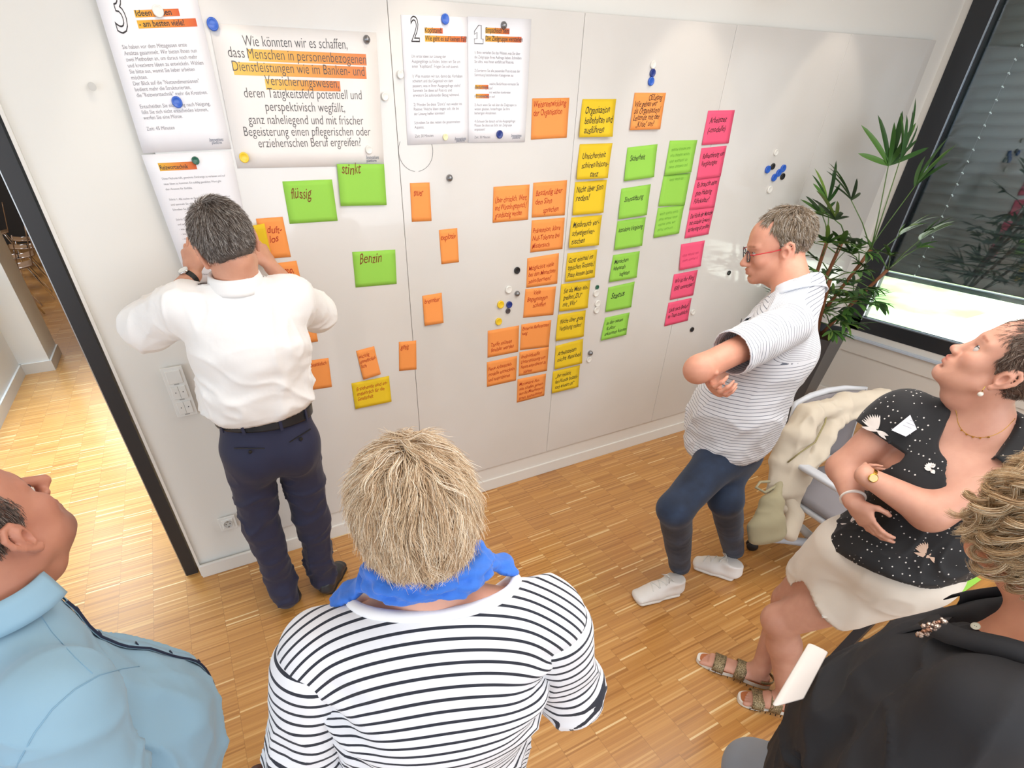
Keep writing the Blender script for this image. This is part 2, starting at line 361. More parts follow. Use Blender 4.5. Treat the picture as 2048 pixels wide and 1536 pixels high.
# canes: (foot offset, top point world)
canes = [((.02, .02), (3.809,-0.4916,1.337)), ((-.06, .04), (3.633,-0.4019,1.423)), ((.08, -.04), (3.926,-0.5741,1.223)), ((-.02, -.08), (3.367,-0.5661,1.226)), ((-.1, .0), (3.529,-0.369,1.399))]
stems = []
for (ox, oy), top in canes:
    a = base+Vector((ox, oy, 0)); t = Vector(top)
    mid = (a+t)/2+Vector((prnd.uniform(-.03, .03), prnd.uniform(-.03, .03), 0))
    pts = [(a*(1-s)**2+mid*2*s*(1-s)+t*s*s)-base for s in [i/6 for i in range(7)]]
    o = MB().tube(pts, .011, 8).build('cane', stemm, plant, smooth=True); stems.append([base+p_ for p_ in pts])
def leaf_at(P0, hub, n, size, spreadang, kinds):
    P0 = Vector(P0); hub = Vector(hub); d = (hub-P0)
    fr = MB().tube([P0-base, (P0+hub)/2-base+Vector((0, 0, .015)), hub-base], [.004, .003, .0025], 6).build('frond', petm, plant, smooth=True)
    fan(hub-base, (d.normalized()+Vector((0, 0, .0))), n, size, spreadang, kinds, fr)
# big named fans seen in the photograph
top = stems[0][-1]
leaf_at(top, (3.863,-0.3686,1.778), 8, 1.15, 1.35, [0, 0, 3])
leaf_at(top, (3.869,-0.4184,1.806), 5, 1.1, .6, [3, 0])
leaf_at(top, (3.608,-0.3754,1.611), 6, 1.05, 1.3, [0, 3])
leaf_at(stems[0][4], (3.97,-0.5054,1.676), 6, 1.0, .7, [3, 1])
leaf_at(stems[0][4], (3.811,-0.6164,1.44), 7, 1.1, .9, [1, 2])
leaf_at(stems[2][-1], (3.909,-0.686,1.415), 8, 1.15, .9, [1, 2])
leaf_at(stems[1][-1], (3.49,-0.394,1.515), 7, 1.0, 1.2, [0, 3, 1])
leaf_at(stems[4][-1], (3.535,-0.2843,1.593), 6, .9, 1.0, [3, 0])
for i in range(64):
    st = prnd.choice(stems); q = st[prnd.randint(1, 6)]
    a = prnd.uniform(0, 2*math.pi); r = prnd.uniform(.10, .24)
    hub = q+Vector((math.cos(a)*r, math.sin(a)*r, prnd.uniform(-.05, .12)))
    if hub.y > -.16: hub.y = -.16-prnd.uniform(0, .1)
    if hub.x > 4.42: hub.x = 4.42
    leaf_at(q, hub, prnd.randint(6, 8), prnd.uniform(.6, .9), prnd.uniform(.8, 1.3), [0, 1, 2, 4])
# ---------------------------------------------------------------- papers, notes and magnets on the board
paper_w = mat('white_paper', '#F0EFF3', .8); paper_warm = mat('white_poster_paper', '#EFEAE6', .75)
for pm_ in (paper_w, paper_warm):
    k = kit(pm_); k.bump(k.noise(9, 2, k.obj()), .08, .01)
ink_b = mat('black_print', '#3B3A3C', .8); ink_g = mat('grey_print', '#8E8C92', .8); ink_navy = mat('navy_print', '#44506A', .8)
pen_b = mat('black_pen', '#1E1B1A', .7); pen_r = mat('red_pen', '#B0280C', .7); pen_br = mat('brown_pen', '#7C3A12', .7); pen_faint_g = mat('faint_pen', '#6FA83A', .8); pen_faint_p = mat('faint_pink_pen', '#C73F63', .8)
hl = mat('orange_gradient_print', '#EFA64A', .8); k = kit(hl); at_ = k.attr('u')
k.l.new(k.ramp(at_.outputs['Fac'], [(0, '#F0C463'), (.5, '#EDA858'), (1, '#E08452')]), k.p.inputs['Base Color'])
hld = mat('dark_orange_gradient_print', '#E0902A', .8); k = kit(hld); at_ = k.attr('u')
k.l.new(k.ramp(at_.outputs['Fac'], [(0, '#E2AF3C'), (.5, '#E08A3C'), (1, '#D2603A')]), k.p.inputs['Base Color'])
NM = {c: mat(n_, h, .75) for c, n_, h in (('o', 'orange_note', '#F59A4E'), ('y', 'yellow_note', '#E6C21C'), ('g', 'green_note', '#94CF4C'), ('p', 'pink_note', '#F0577C'))}
for m_ in NM.values():
    k = kit(m_); k.bump(k.noise(14, 2, k.obj()), .1, .006)
TCACHE = {}
def text_mesh(txt, size=1.0, shear=0., outline=0., weight=0., res=3):
    key = (txt, shear, outline, weight)
    if key in TCACHE: return TCACHE[key]
    cu = bpy.data.curves.new('t', 'FONT'); cu.body = txt; cu.size = 1; cu.shear = shear; cu.resolution_u = res
    if outline: cu.fill_mode = 'NONE'; cu.bevel_depth = outline; cu.bevel_resolution = 0
    if weight: cu.offset = weight
    o = bpy.data.objects.new('t', cu); C.objects.link(o)
    dg = bpy.context.evaluated_depsgraph_get(); me = o.evaluated_get(dg).to_mesh()
    vs = np.array([v.co[:] for v in me.vertices], dtype=float).reshape(-1, 3); fs = [tuple(p_.vertices) for p_ in me.polygons]
    o.evaluated_get(dg).to_mesh_clear(); bpy.data.objects.remove(o); bpy.data.curves.remove(cu)
    TCACHE[key] = (vs, fs); return vs, fs
class Sheet:
    """sheet of paper spanned by four world corners (top left, top right, bottom right, bottom left), bulging off the board"""
    def __init__(s, tl, tr, br, bl, bulge=0.0, curl=0.0):
        s.c = [Vector(p_) for p_ in (tl, tr, br, bl)]; s.bulge = bulge; s.curl = curl
        s.w = (s.c[1]-s.c[0]).length*.5+(s.c[2]-s.c[3]).length*.5; s.h = (s.c[3]-s.c[0]).length*.5+(s.c[2]-s.c[1]).length*.5
        s.n = (s.c[3]-s.c[0]).cross(s.c[1]-s.c[0]).normalized()
        if s.n.y > 0: s.n = -s.n
    def at(s, u, v, off=0):
        tl, tr, br, bl = s.c
        p_ = (tl*(1-u)+tr*u)*(1-v)+(bl*(1-u)+br*u)*v
        d = s.bulge*math.sin(math.pi*v)*.5 - s.curl*(v*(1-v)) + off
        return p_+s.n*d
    def build(s, name, m_, nu=6, nv=8, parent=None):
        og = s.at(.5, 0)
        o = MB().sheet(lambda u, v: s.at(u, v), nu, nv).build(name, m_, parent, smooth=True, origin=og if parent is None else None)
        sd = o.modifiers.new('thickness', 'SOLIDIFY'); sd.thickness = .0004; sd.offset = -1
        s.o = o; return o
    def put(s, items, name, m_, rng_=None, jit=0.):
        """items: (text, u, v, height in metres, width in metres or None, align, shear, weight, outline)"""
        V_, F_, n0 = [], [], 0
        for it in items:
            txt, u, v, hgt = it[:4]; wd = it[4] if len(it) > 4 else None; al = it[5] if len(it) > 5 else 'L'
            sh = it[6] if len(it) > 6 else 0; wt = it[7] if len(it) > 7 else 0; ol = it[8] if len(it) > 8 else 0; sl_ = it[9] if len(it) > 9 else 0
            vs, fs = text_mesh(txt, 1, sh, ol, wt)
            if not len(vs): continue
            x0, x1 = vs[:, 0].min(), vs[:, 0].max()
            sy = hgt; sx = hgt if wd is None else wd/max(x1-x0, 1e-4)
            off = {'L': -x0, 'C': -(x0+x1)/2, 'R': -x1}[al]
            for a in vs:
                X = (a[0]+off)*sx; Y = a[1]*sy
                if jit: Y += jit*sy*(math.sin(a[0]*3.1+u*40+v*17)+.6*math.sin(a[0]*7.7+v*31)); X += jit*sy*.5*math.sin(a[0]*5+u*9)
                Y += sl_*X
                V_.append(s.at(u+X/s.w, v-Y/s.h, .0007+a[2]*sy)-(s.o.location))
            F_ += [tuple(i+n0 for i in f) for f in fs]; n0 = len(V_)
        me = bpy.data.meshes.new(name); me.from_pydata(V_, [], F_); me.update()
        o = link(name, me, m_, s.o); o['kind'] = 'stuff'; return o
    def bar(s, u0, v0, u1, v1, m_, name='highlight_bar', slope=0):
        b = MB().sheet(lambda u, v: s.at(u0+(u1-u0)*u, v0+(v1-v0)*v, .00045)-s.o.location, 8, 2)
        o = b.build(name, m_, s.o); me = o.data
        a = me.attributes.new('u', 'FLOAT', 'POINT'); a.data.foreach_set('value', [(i % 9)/8 for i in range(27)]); return o
    def lines(s, rows, u0, v0, dv, hgt, m_, name='printed_text', wt=0.):
        return s.put([(r_[0], u0+(r_[2] if len(r_) > 2 else 0), v0+i*dv, hgt, r_[1]*s.w if r_[1] else None, 'L', 0, wt) for i, r_ in enumerate(rows) if r_[0]], name, m_)
B_ = -.0215
# --- sheet 3
s3 = Sheet((-0.0375,-0.023,2.366), (0.2562,-0.023,2.392), (0.2531,-0.023,1.939), (-0.0417,-0.023,1.934), .004)
o = s3.build('paper_sheet', paper_w); tag(o, 'white instruction sheet headed with a big outlined number 3', 'paper', 'instruction sheets on the board')
s3.put([('3', .115, .262, .17, .037, 'L', 0, 0, .012)], 'outlined_number', ink_b)
s3.bar(.33, .145, .78, .185, hld); s3.bar(.33, .20, .935, .245, hld)
s3.put([('Ideen finden', .34, .177, .021, .106, 'L', 0, .012), ('- am besten viele!', .345, .236, .021, .135, 'L', 0, .012)], 'printed_heading', ink_b)
rows = [('Sie haben vor dem Mittagessen erste', .66), ('Ansätze gesammelt. Wir bieten Ihnen nun', .75), ('zwei Methoden an, um daraus noch mehr', .74), ('und kreativere Ideen zu entwickeln. Wählen', .79), ('Sie bitte aus, womit Sie lieber arbeiten', .68), ('möchten.', .165), ('Der Blick auf die "Nutzendimensionen"', .7), ('bedient mehr die Strukturierten,', .59), ('die "Reizworttechnik" mehr die Kreativen.', .76), ('', 0), ('Entscheiden Sie sich ruhig nach Neigung,', .76), ('falls Sie sich nicht entscheiden können,', .72), ('werfen Sie eine Münze.', .42), ('', 0), ('Zeit: 45 Minuten', .3)]
s3.lines(rows, .115, .355, .0355, .0152, ink_g)
s3.put([('Innovations', .93, .945, .016, .048, 'R', .3), ('plattform', .905, .962, .011, .034, 'R')], 'printed_logo', ink_navy)
# --- Reizworttechnik sheet
rz = Sheet((-0.0488,-0.022,1.929), (0.2499,-0.022,1.933), (0.2356,-0.022,1.476), (-0.0271,-0.022,1.487), .004)
o = rz.build('paper_sheet', paper_w); tag(o, 'white sheet titled Reizworttechnik, partly behind the head of the man in white', 'paper', 'instruction sheets on the board')
rz.bar(.14, .06, .56, .115, hld); rz.put([('Reizworttechnik', .15, .105, .019, .088, 'L', 0, .012)], 'printed_heading', ink_b)
fill = ['Diese Methode hilft, gewohnte Denkwege zu verlassen und auf', 'neue Ideen zu kommen. Ein zufällig gewähltes Wort gibt', 'den Anstoss für Einfälle.', '', 'Schritt 1: Alle suchen ein Reizwort. Nehmen Sie das erste Wort', 'und sammeln Sie alles, was Ihnen zu diesem Begriff einfällt.', 'Schreiben Sie die Merkmale auf.', '', 'Schritt 2: Übertragen Sie die Merkmale auf Ihre Frage', 'und suchen Sie nach Lösungen, die sich daraus ergeben', '- was passt dazu', '- was ist ähnlich', '- was überrascht', '', 'Schritt 3: Bewerten Sie die Ideen gemeinsam und wählen Sie', 'die drei besten aus. Notieren Sie diese auf Karten', '- kurz und lesbar', '- eine Idee je Karte', '- mit grossem Stift', '', 'Zeit: 45 Minuten']
rz.lines([(t, min(.74, .0125*len(t))) for t in fill], .13, .175, .0375, .0095, ink_g)
# --- the big landscape poster
bp = Sheet((0.2749,-0.024,2.29), (0.857,-0.024,2.288), (0.8416,-0.022,1.865), (0.2588,-0.022,1.877), .006)
o = bp.build('poster', paper_warm); tag(o, 'large landscape poster asking how to win people for caring professions, highlighted in orange', 'poster')
L_ = [('Wie könnten wir es schaffen,', 487, 94, 697, 102), ('dass ', 457, 115, 491, 117), ('Menschen in personenbezogenen', 496, 118, 732, 130), ('Dienstleistungen wie im Banken- und', 466, 144, 730, 155), ('Versicherungswesen,', 531, 172, 679, 180), ('deren Tätigkeitsfeld potentiell und', 489, 197, 724, 203), ('perspektivisch wegfällt,', 532, 226, 691, 229), ('ganz naheliegend und mit frischer', 498, 250, 727, 252), ('Begeisterung einen pflegerischen oder', 489, 273, 742, 273), ('erzieherischen Beruf ergreifen?', 518, 297, 722, 294)]
PW = {0:(0.168,0.133,0.634,0.013),1:(0.072,0.208,0.093,-0.018),2:(0.182,0.213,0.737,-0.006),3:(0.083,0.299,0.819,-0.005),4:(0.259,0.388,0.463,-0.013),5:(0.122,0.477,0.748,0.001),6:(0.237,0.571,0.511,-0.002),7:(0.120,0.666,0.749,-0.001),8:(0.080,0.754,0.834,0.001),9:(0.156,0.841,0.683,0.005),'b1':(0.185,0.151,0.921,0.230),'b2':(0.086,0.240,0.914,0.326),'b3':(0.259,0.347,0.731,0.421)}
bars = [PW['b1'], PW['b2'], PW['b3']]
for b in bars: bp.bar(*b, hl)
bp.put([(t.strip(), PW[i][0], PW[i][1], .042, PW[i][2]*bp.w, 'L', 0, -.008, 0, PW[i][3]) for i, (t, *_r) in enumerate(L_)], 'printed_text', mat('soft_black_print', '#5A585A', .8))
bp.put([('Innovations', .965, .945, .020, .055, 'R', .3), ('plattform', .945, .968, .015, .042, 'R')], 'printed_logo', ink_navy)
# --- sheets 2 and 1
s2 = Sheet((0.9618,-0.022,2.343), (1.248,-0.022,2.349), (1.244,-0.022,1.937), (0.954,-0.022,1.934), .003)
o = s2.build('paper_sheet', paper_w); tag(o, 'white instruction sheet headed with number 2 and Kopfstand', 'paper', 'instruction sheets on the board')
s2.put([('2', .13, .185, .105, .036, 'L', 0, 0, .018)], 'outlined_number', ink_b)
s2.bar(.33, .085, .60, .125, hld); s2.bar(.33, .14, .955, .185, hld)
s2.put([('Kopfstand:', .335, .119, .022, .072, 'L', 0, .012), ('Wie geht es auf keinen Fall?', .335, .178, .022, .182, 'L', 0, .012)], 'printed_heading', ink_b)
s2.lines([('Um erste Ideen zur Lösung der', .52), ('Ausgangsfrage zu finden, bitten wir Sie um', .74), ('einen "Kopfstand". Fragen Sie sich zuerst:', .71), ('', 0), ('1) Was müssten wir tun, damit das Vorhaben', .77), ('scheitert und das Gegenteil von dem', .62), ('passiert, was in Ihrer Ausgangsfrage steht?', .74), ('Sammeln Sie diese auf Post-its und', .60), ('erweitern Sie aufeinander Bezug nehmend.', .72), ('', 0), ('2) Wenden Sie diese "Dont\'s" nun wieder ins', .76), ('Positive: Welche Ideen zeigen sich, die bei', .71), ('der Lösung helfen könnten?', .48), ('', 0), ('Schreiben Sie dies neben die gesammelten', .73), ('Aspekte.', .15), ('', 0), ('Zeit: 30 Minuten', .29)], .12, .305, .0372, .0145, ink_g)
s2.put([('Innovations', .95, .975, .017, .055, 'R', .3), ('plattform', .925, .99, .012, .04, 'R')], 'printed_logo', ink_navy)
s1 = Sheet((1.242,-0.0235,2.351), (1.539,-0.0235,2.356), (1.532,-0.0235,1.933), (1.241,-0.0235,1.936), .003)
o = s1.build('paper_sheet', paper_w); tag(o, 'white instruction sheet headed with number 1 and Die Zielgruppe verstehen', 'paper', 'instruction sheets on the board')
one = [(.10, .105), (.165, .060), (.205, .060), (.205, .160), (.235, .160), (.235, .195), (.10, .195), (.10, .160), (.140, .160), (.140, .112), (.10, .128), (.10, .105)]
MB().tube([s1.at(u, v, .001)-s1.o.location for u, v in one], .0011, 5).build('outlined_number', ink_b, s1.o)
s1.bar(.27, .075, .65, .118, hld); s1.bar(.27, .135, .85, .178, hld); s1.bar(.11, .512, .325, .548, hld); s1.bar(.12, .585, .34, .622, hld)
s1.put([('Empathisch sein:', .275, .11, .022, .11, 'L', 0, .012), ('Die Zielgruppe verstehen', .275, .17, .022, .175, 'L', 0, .012), ('Bedürfnisse', .115, .54, .014, .062), ('Probleme', .125, .614, .014, .06)], 'printed_heading', ink_b)
s1.lines([('1) Bitte vertiefen Sie das Wissen, was Sie über', .74), ('die Zielgruppe Ihres Auftrags haben. Schreiben', .76), ('Sie alles, was Ihnen einfällt auf Post-its.', .64), ('', 0), ('2) Sortieren Sie alle passenden Post-its aus der', .75), ('Sammlung bestehenden Kategorien zu:', .64), ('', 0), ('welche Bedürfnisse vermuten Sie', .50, .24), ('bei der Zielgruppe?', .30), ('mit welchen konkreten', .36, .24), ('Problemen lebt sie?', .34), ('', 0), ('3) Auch wenn Sie viel über die Zielgruppe zu', .71), ('wissen glauben, hinterfragen Sie Ihre', .60), ('bisherigen Annahmen.', .37), ('', 0), ('4) Schauen Sie danach auf die Ausgangsfrage:', .71), ('Müssen Sie diese aus Sicht der Zielgruppe', .65), ('anpassen?', .18), ('', 0), ('Zeit: 30 Minuten', .27)], .10, .272, .0345, .0135, ink_g)
s1.put([('Innovations', .93, .955, .017, .055, 'R', .3), ('plattform', .905, .97, .012, .04, 'R')], 'printed_logo', ink_navy)
# --- sticky notes: colour, corners, lines of handwriting, pen, where the writing starts, label
NOTES = [('g',(0.4142,-0.0218,1.827),(0.613,-0.0218,1.825),(0.6124,-0.0222,1.673),(0.4116,-0.0222,1.676),[('flüssig', 0.42)],pen_br,(0.12, 0.42, 0.2, 0.055),'large green sticky note reading flüssig, above the man in white','green sticky notes on the board',0),
('g',(0.6398,-0.0218,1.878),(0.8399,-0.0218,1.871),(0.8347,-0.0222,1.719),(0.6321,-0.0222,1.728),[('stinkt', 0.42)],pen_br,(0.08, 0.24, 0.2, 0.055),'large green sticky note reading stinkt, under the big poster','green sticky notes on the board',0),
('g',(0.6572,-0.0218,1.545),(0.8589,-0.0218,1.536),(0.8511,-0.0222,1.386),(0.6511,-0.0222,1.394),[('Benzin', 0.52)],pen_br,(0.14, 0.34, 0.2, 0.06),'large green sticky note reading Benzin, alone beside the first seam','green sticky notes on the board',0),
('o',(0.2843,-0.0218,1.704),(0.3889,-0.0218,1.704),(0.3906,-0.0222,1.551),(0.2844,-0.0222,1.554),[('duft-', 0.55), ('los', 0.35)],pen_r,(0.32, 0.38, 0.22, 0.038),'orange sticky note half covered by the yellow note in the hand','orange sticky notes on the board',0),
('o',(0.3143,-0.0218,1.533),(0.4099,-0.0218,1.534),(0.4179,-0.0222,1.365),(0.314,-0.0222,1.37),[('knapp,', 0.62), ('teuer', 0.5, 0.3)],pen_r,(0.15, 0.28, 0.22, 0.038),'orange sticky note reading knapp, above the right arm of the man in white','orange sticky notes on the board',0),
('o',(0.345,-0.0218,1.353),(0.441,-0.0218,1.35),(0.4375,-0.0222,1.176),(0.3399,-0.0222,1.176),[],pen_r,(0.1, 0.3, 0.2, 0.03),'orange sticky note mostly hidden under the right elbow of the man in white','orange sticky notes on the board',0),
('o',(0.3666,-0.0218,1.093),(0.4723,-0.0218,1.089),(0.4646,-0.0222,0.9395),(0.3623,-0.0222,0.9451),[('unnatürlich', 0.8)],pen_r,(0.08, 0.22, 0.2, 0.026),'orange sticky note at hip height right of the man in white','orange sticky notes on the board',0),
('o',(0.6108,-0.0218,1.099),(0.7046,-0.0218,1.107),(0.7173,-0.0392,0.9626),(0.6259,-0.0312,0.9479),[('wichtig', 0.6), ('umweltschäd-', 0.9), ('lich', 0.3)],pen_r,(0.05, 0.28, 0.17, 0.026),'tilted orange sticky note with three short lines, just above a yellow one','orange sticky notes on the board',0.008),
('y',(0.5636,-0.0218,0.9379),(0.7646,-0.0218,0.9378),(0.759,-0.0374,0.7984),(0.5627,-0.0294,0.7968),[('Erziehende sind un-', 0.84), ('entbehrlich für die', 0.74), ('Gesellschaft', 0.42)],pen_r,(0.1, 0.33, 0.19, 0.028),'yellow sticky note with red writing below the tilted orange note','yellow sticky notes on the board',0.0064),
('o',(0.953,-0.0218,1.796),(1.046,-0.0218,1.794),(1.047,-0.0222,1.641),(0.9497,-0.0222,1.644),[('teuer', 0.5)],pen_r,(0.15, 0.33, 0.2, 0.038),'narrow orange sticky note reading teuer, right of the first seam','orange sticky notes on the board',0),
('o',(1.082,-0.0218,1.6),(1.177,-0.0218,1.601),(1.182,-0.0222,1.449),(1.088,-0.0222,1.449),[('explosiv', 0.85)],pen_r,(0.06, 0.3, 0.2, 0.036),'narrow orange sticky note reading explosiv','orange sticky notes on the board',0),
('o',(0.978,-0.0218,1.314),(1.083,-0.0218,1.316),(1.081,-0.0356,1.169),(0.9792,-0.0276,1.167),[('brennbar', 0.8)],pen_r,(0.08, 0.27, 0.2, 0.03),'narrow orange sticky note reading brennbar, low beside the first seam','orange sticky notes on the board',0.0048),
('o',(0.8352,-0.0218,1.106),(0.9292,-0.0218,1.098),(0.9192,-0.0222,0.9432),(0.8223,-0.0222,0.9532),[('giftig', 0.5)],pen_r,(0.08, 0.26, 0.2, 0.034),'narrow orange sticky note reading giftig, stuck across the first seam','orange sticky notes on the board',0),
('o',(1.563,-0.0218,2.094),(1.764,-0.0218,2.097),(1.767,-0.0222,1.945),(1.566,-0.0222,1.941),[('Weiterentwicklung', 0.88), ('der Organisation', 0.78)],pen_r,(0.04, 0.22, 0.2, 0.034),'orange sticky note reading Weiterentwicklung der Organisation, at the top','orange sticky notes on the board',0),
('y',(1.839,-0.0218,2.092),(2.038,-0.0218,2.093),(2.027,-0.0428,1.944),(1.831,-0.0348,1.945),[('Organisation', 0.72), ('beibehalten und', 0.84), ('ausführen', 0.6)],pen_b,(0.12, 0.38, 0.26, 0.04),'topmost yellow sticky note, reading Organisation beibehalten','yellow sticky notes on the board',0.0112),
('o',(2.146,-0.0218,2.118),(2.347,-0.0218,2.119),(2.334,-0.0374,1.97),(2.143,-0.0294,1.969),[('OE/Leitung', 0.42, 0.42), ('Wie gehen wir', 0.72), ('als Organisation/', 0.86), ('Leitende mit der', 0.86), ('„Krise“ um?', 0.6, 0.1)],pen_b,(0.06, 0.2, 0.18, 0.034),'orange sticky note with black writing on five lines under the blue magnets','orange sticky notes on the board',0.0064),
('y',(1.848,-0.0218,1.917),(2.049,-0.0218,1.917),(2.029,-0.0428,1.769),(1.839,-0.0348,1.77),[('Unsicherheit', 0.72), ('schüren/Inkons-', 0.84), ('tanz', 0.26, 0.3)],pen_b,(0.12, 0.42, 0.26, 0.036),'second yellow sticky note from the top, reading Unsicherheit','yellow sticky notes on the board',0.0112),
('o',(1.371,-0.0218,1.761),(1.571,-0.0218,1.761),(1.572,-0.0222,1.608),(1.369,-0.0222,1.609),[('Über christlich. Wert', 0.88), ('und Würzeln gesproch./', 0.9), ('grundsätzlig werden', 0.76)],pen_r,(0.05, 0.45, 0.21, 0.034),'orange sticky note standing left of the orange column, three red lines','orange sticky notes on the board',0),
('o',(1.592,-0.0218,1.767),(1.791,-0.0218,1.769),(1.794,-0.0222,1.613),(1.593,-0.0222,1.616),[('Beständig über', 0.8), ('den Sinn', 0.5), ('sprechen', 0.46, 0.25)],pen_r,(0.08, 0.38, 0.25, 0.036),'orange sticky note reading Beständig über den Sinn sprechen','orange sticky notes on the board',0),
('y',(1.841,-0.0218,1.758),(2.042,-0.0218,1.759),(2.033,-0.0374,1.61),(1.839,-0.0294,1.61),[('Nicht über Sinn', 0.84), ('reden!', 0.44)],pen_b,(0.06, 0.32, 0.26, 0.038),'third yellow sticky note from the top, reading Nicht über Sinn reden','yellow sticky notes on the board',0.0064),
('o',(1.595,-0.0218,1.603),(1.796,-0.0218,1.602),(1.798,-0.0222,1.452),(1.595,-0.0222,1.453),[('Prävention, klare', 0.84), ('Null-Toleranz bei', 0.84), ('Missbrauch', 0.54)],pen_r,(0.04, 0.4, 0.24, 0.034),'orange sticky note reading Prävention, second of the upper orange column','orange sticky notes on the board',0),
('y',(1.839,-0.0218,1.599),(2.039,-0.0218,1.597),(2.025,-0.0428,1.453),(1.831,-0.0348,1.454),[('Missbrauch ver-', 0.86), ('schweigen/ver-', 0.74), ('tuschen', 0.44)],pen_b,(0.07, 0.34, 0.27, 0.038),'fourth yellow sticky note, reading Missbrauch, curling at its lower right','yellow sticky notes on the board',0.0112),
('o',(1.579,-0.0218,1.427),(1.778,-0.0218,1.433),(1.783,-0.0222,1.276),(1.582,-0.0222,1.278),[('Möglichst viele', 0.8), ('bei den Menschen', 0.86), ('sein/lernen!', 0.74)],pen_r,(0.05, 0.42, 0.22, 0.032),'orange sticky note beside the black magnet, reading Möglichst viele','orange sticky notes on the board',0),
('y',(1.834,-0.0218,1.426),(2.035,-0.0218,1.427),(2.027,-0.0392,1.284),(1.83,-0.0312,1.28),[('Gott einmal im', 0.82), ('typischen Gottesb./', 0.9), ('Phase kennen lassen', 0.86)],pen_b,(0.06, 0.34, 0.26, 0.036),'fifth yellow sticky note, reading Gott einmal','yellow sticky notes on the board',0.008),
('o',(1.577,-0.0218,1.272),(1.777,-0.0218,1.262),(1.774,-0.0222,1.106),(1.571,-0.0222,1.119),[('Viele', 0.22, 0.2), ('Begegnungen', 0.66), ('schaffen', 0.42, 0.2)],pen_r,(0.08, 0.22, 0.22, 0.034),'orange sticky note reading Viele Begegnungen schaffen','orange sticky notes on the board',0),
('y',(1.811,-0.0218,1.269),(2.013,-0.0218,1.267),(2.004,-0.0374,1.116),(1.808,-0.0294,1.121),[('Sie als Mein ein-', 0.84), ('greifen/„DU“', 0.66), ('mit „Wir“', 0.5)],pen_b,(0.1, 0.34, 0.25, 0.036),'sixth yellow sticky note, reading Sie als, left of the green magnet','yellow sticky notes on the board',0.0064),
('o',(1.562,-0.0218,1.083),(1.763,-0.0218,1.078),(1.76,-0.0222,0.9204),(1.56,-0.0222,0.9349),[('Externe Referenzen', 0.88), ('weg', 0.18)],pen_r,(0.04, 0.24, 0.18, 0.028),'orange sticky note with writing only along its upper edge','orange sticky notes on the board',0),
('y',(1.806,-0.0218,1.101),(2.005,-0.0218,1.099),(2,-0.0374,0.9473),(1.802,-0.0294,0.9501),[('Nicht über gute', 0.82), ('Vergütung reden!', 0.78)],pen_b,(0.1, 0.36, 0.26, 0.036),'seventh yellow sticky note, reading Nicht über gute Vergütung','yellow sticky notes on the board',0.0064),
('o',(1.348,-0.0218,1.081),(1.547,-0.0218,1.08),(1.549,-0.0222,0.9281),(1.348,-0.0222,0.9289),[('Tarife müssen', 0.68), ('flexibler werden', 0.74)],pen_r,(0.1, 0.62, 0.2, 0.032),'orange sticky note under the yellow magnets, reading Tarife müssen flexibler werden','orange sticky notes on the board',0),
('y',(1.81,-0.0218,0.9166),(2.01,-0.0218,0.9273),(2.013,-0.0374,0.7754),(1.812,-0.0294,0.7705),[('Arbeitszeiten', 0.68), ('nicht flexibel', 0.86)],pen_b,(0.08, 0.44, 0.26, 0.036),'eighth yellow sticky note, second from the bottom of the yellow column','yellow sticky notes on the board',0.0064),
('o',(1.558,-0.0218,0.9229),(1.761,-0.0218,0.9202),(1.761,-0.0222,0.7704),(1.559,-0.0222,0.776),[('Individuelle', 0.64), ('Unterstützung um', 0.84), ('Neues ausprobieren zu', 0.88), ('können', 0.3, 0.1)],pen_r,(0.06, 0.28, 0.21, 0.03),'orange sticky note with four red lines, reading Individuelle','orange sticky notes on the board',0),
('o',(1.344,-0.0218,0.9027),(1.543,-0.0218,0.9046),(1.543,-0.0222,0.7521),(1.346,-0.0222,0.7524),[('Neue Arbeitszeit-', 0.8), ('modelle entwickeln', 0.88), ('und ausprobieren', 0.74)],pen_r,(0.04, 0.36, 0.22, 0.03),'lowest orange sticky note of the left column, reading Neue Arbeitszeit','orange sticky notes on the board',0),
('o',(1.553,-0.0218,0.7572),(1.757,-0.0218,0.7527),(1.756,-0.0222,0.6068),(1.555,-0.0222,0.6035),[('Monetäre An-', 0.72), ('reize schaffen, gemein-', 0.86), ('sam die Mitarbeitend.', 0.88), ('lernen, auszuarbeiten', 0.84)],pen_r,(0.06, 0.3, 0.2, 0.028),'lowest orange sticky note of all, reading Monetäre','orange sticky notes on the board',0),
('y',(1.806,-0.0218,0.7556),(2.01,-0.0218,0.7592),(2.004,-0.0392,0.6186),(1.807,-0.0312,0.6132),[('„Ihr müsst', 0.58), ('den Kunde bezahl-', 0.84), ('noch erinnern an!“', 0.74)],pen_b,(0.1, 0.34, 0.25, 0.034),'lowest yellow sticky note, reading Ihr müsst','yellow sticky notes on the board',0.008),
('g',(2.149,-0.0218,1.896),(2.348,-0.0218,1.906),(2.347,-0.0374,1.759),(2.152,-0.0294,1.748),[('Sicherheit', 0.5)],pen_b,(0.12, 0.42, 0.2, 0.036),'green sticky note reading Sicherheit','green sticky notes on the board',0.0064),
('g',(2.146,-0.0218,1.714),(2.348,-0.0218,1.725),(2.341,-0.0374,1.578),(2.149,-0.0294,1.569),[('Sinnstiftung', 0.66)],pen_b,(0.14, 0.46, 0.2, 0.034),'green sticky note reading Sinnstiftung','green sticky notes on the board',0.0064),
('g',(2.151,-0.0218,1.559),(2.351,-0.0218,1.565),(2.345,-0.0374,1.42),(2.151,-0.0294,1.413),[('Attraktive Vergütung', 0.88)],pen_b,(0.06, 0.4, 0.2, 0.032),'green sticky note reading Attraktive Vergütung','green sticky notes on the board',0.0064),
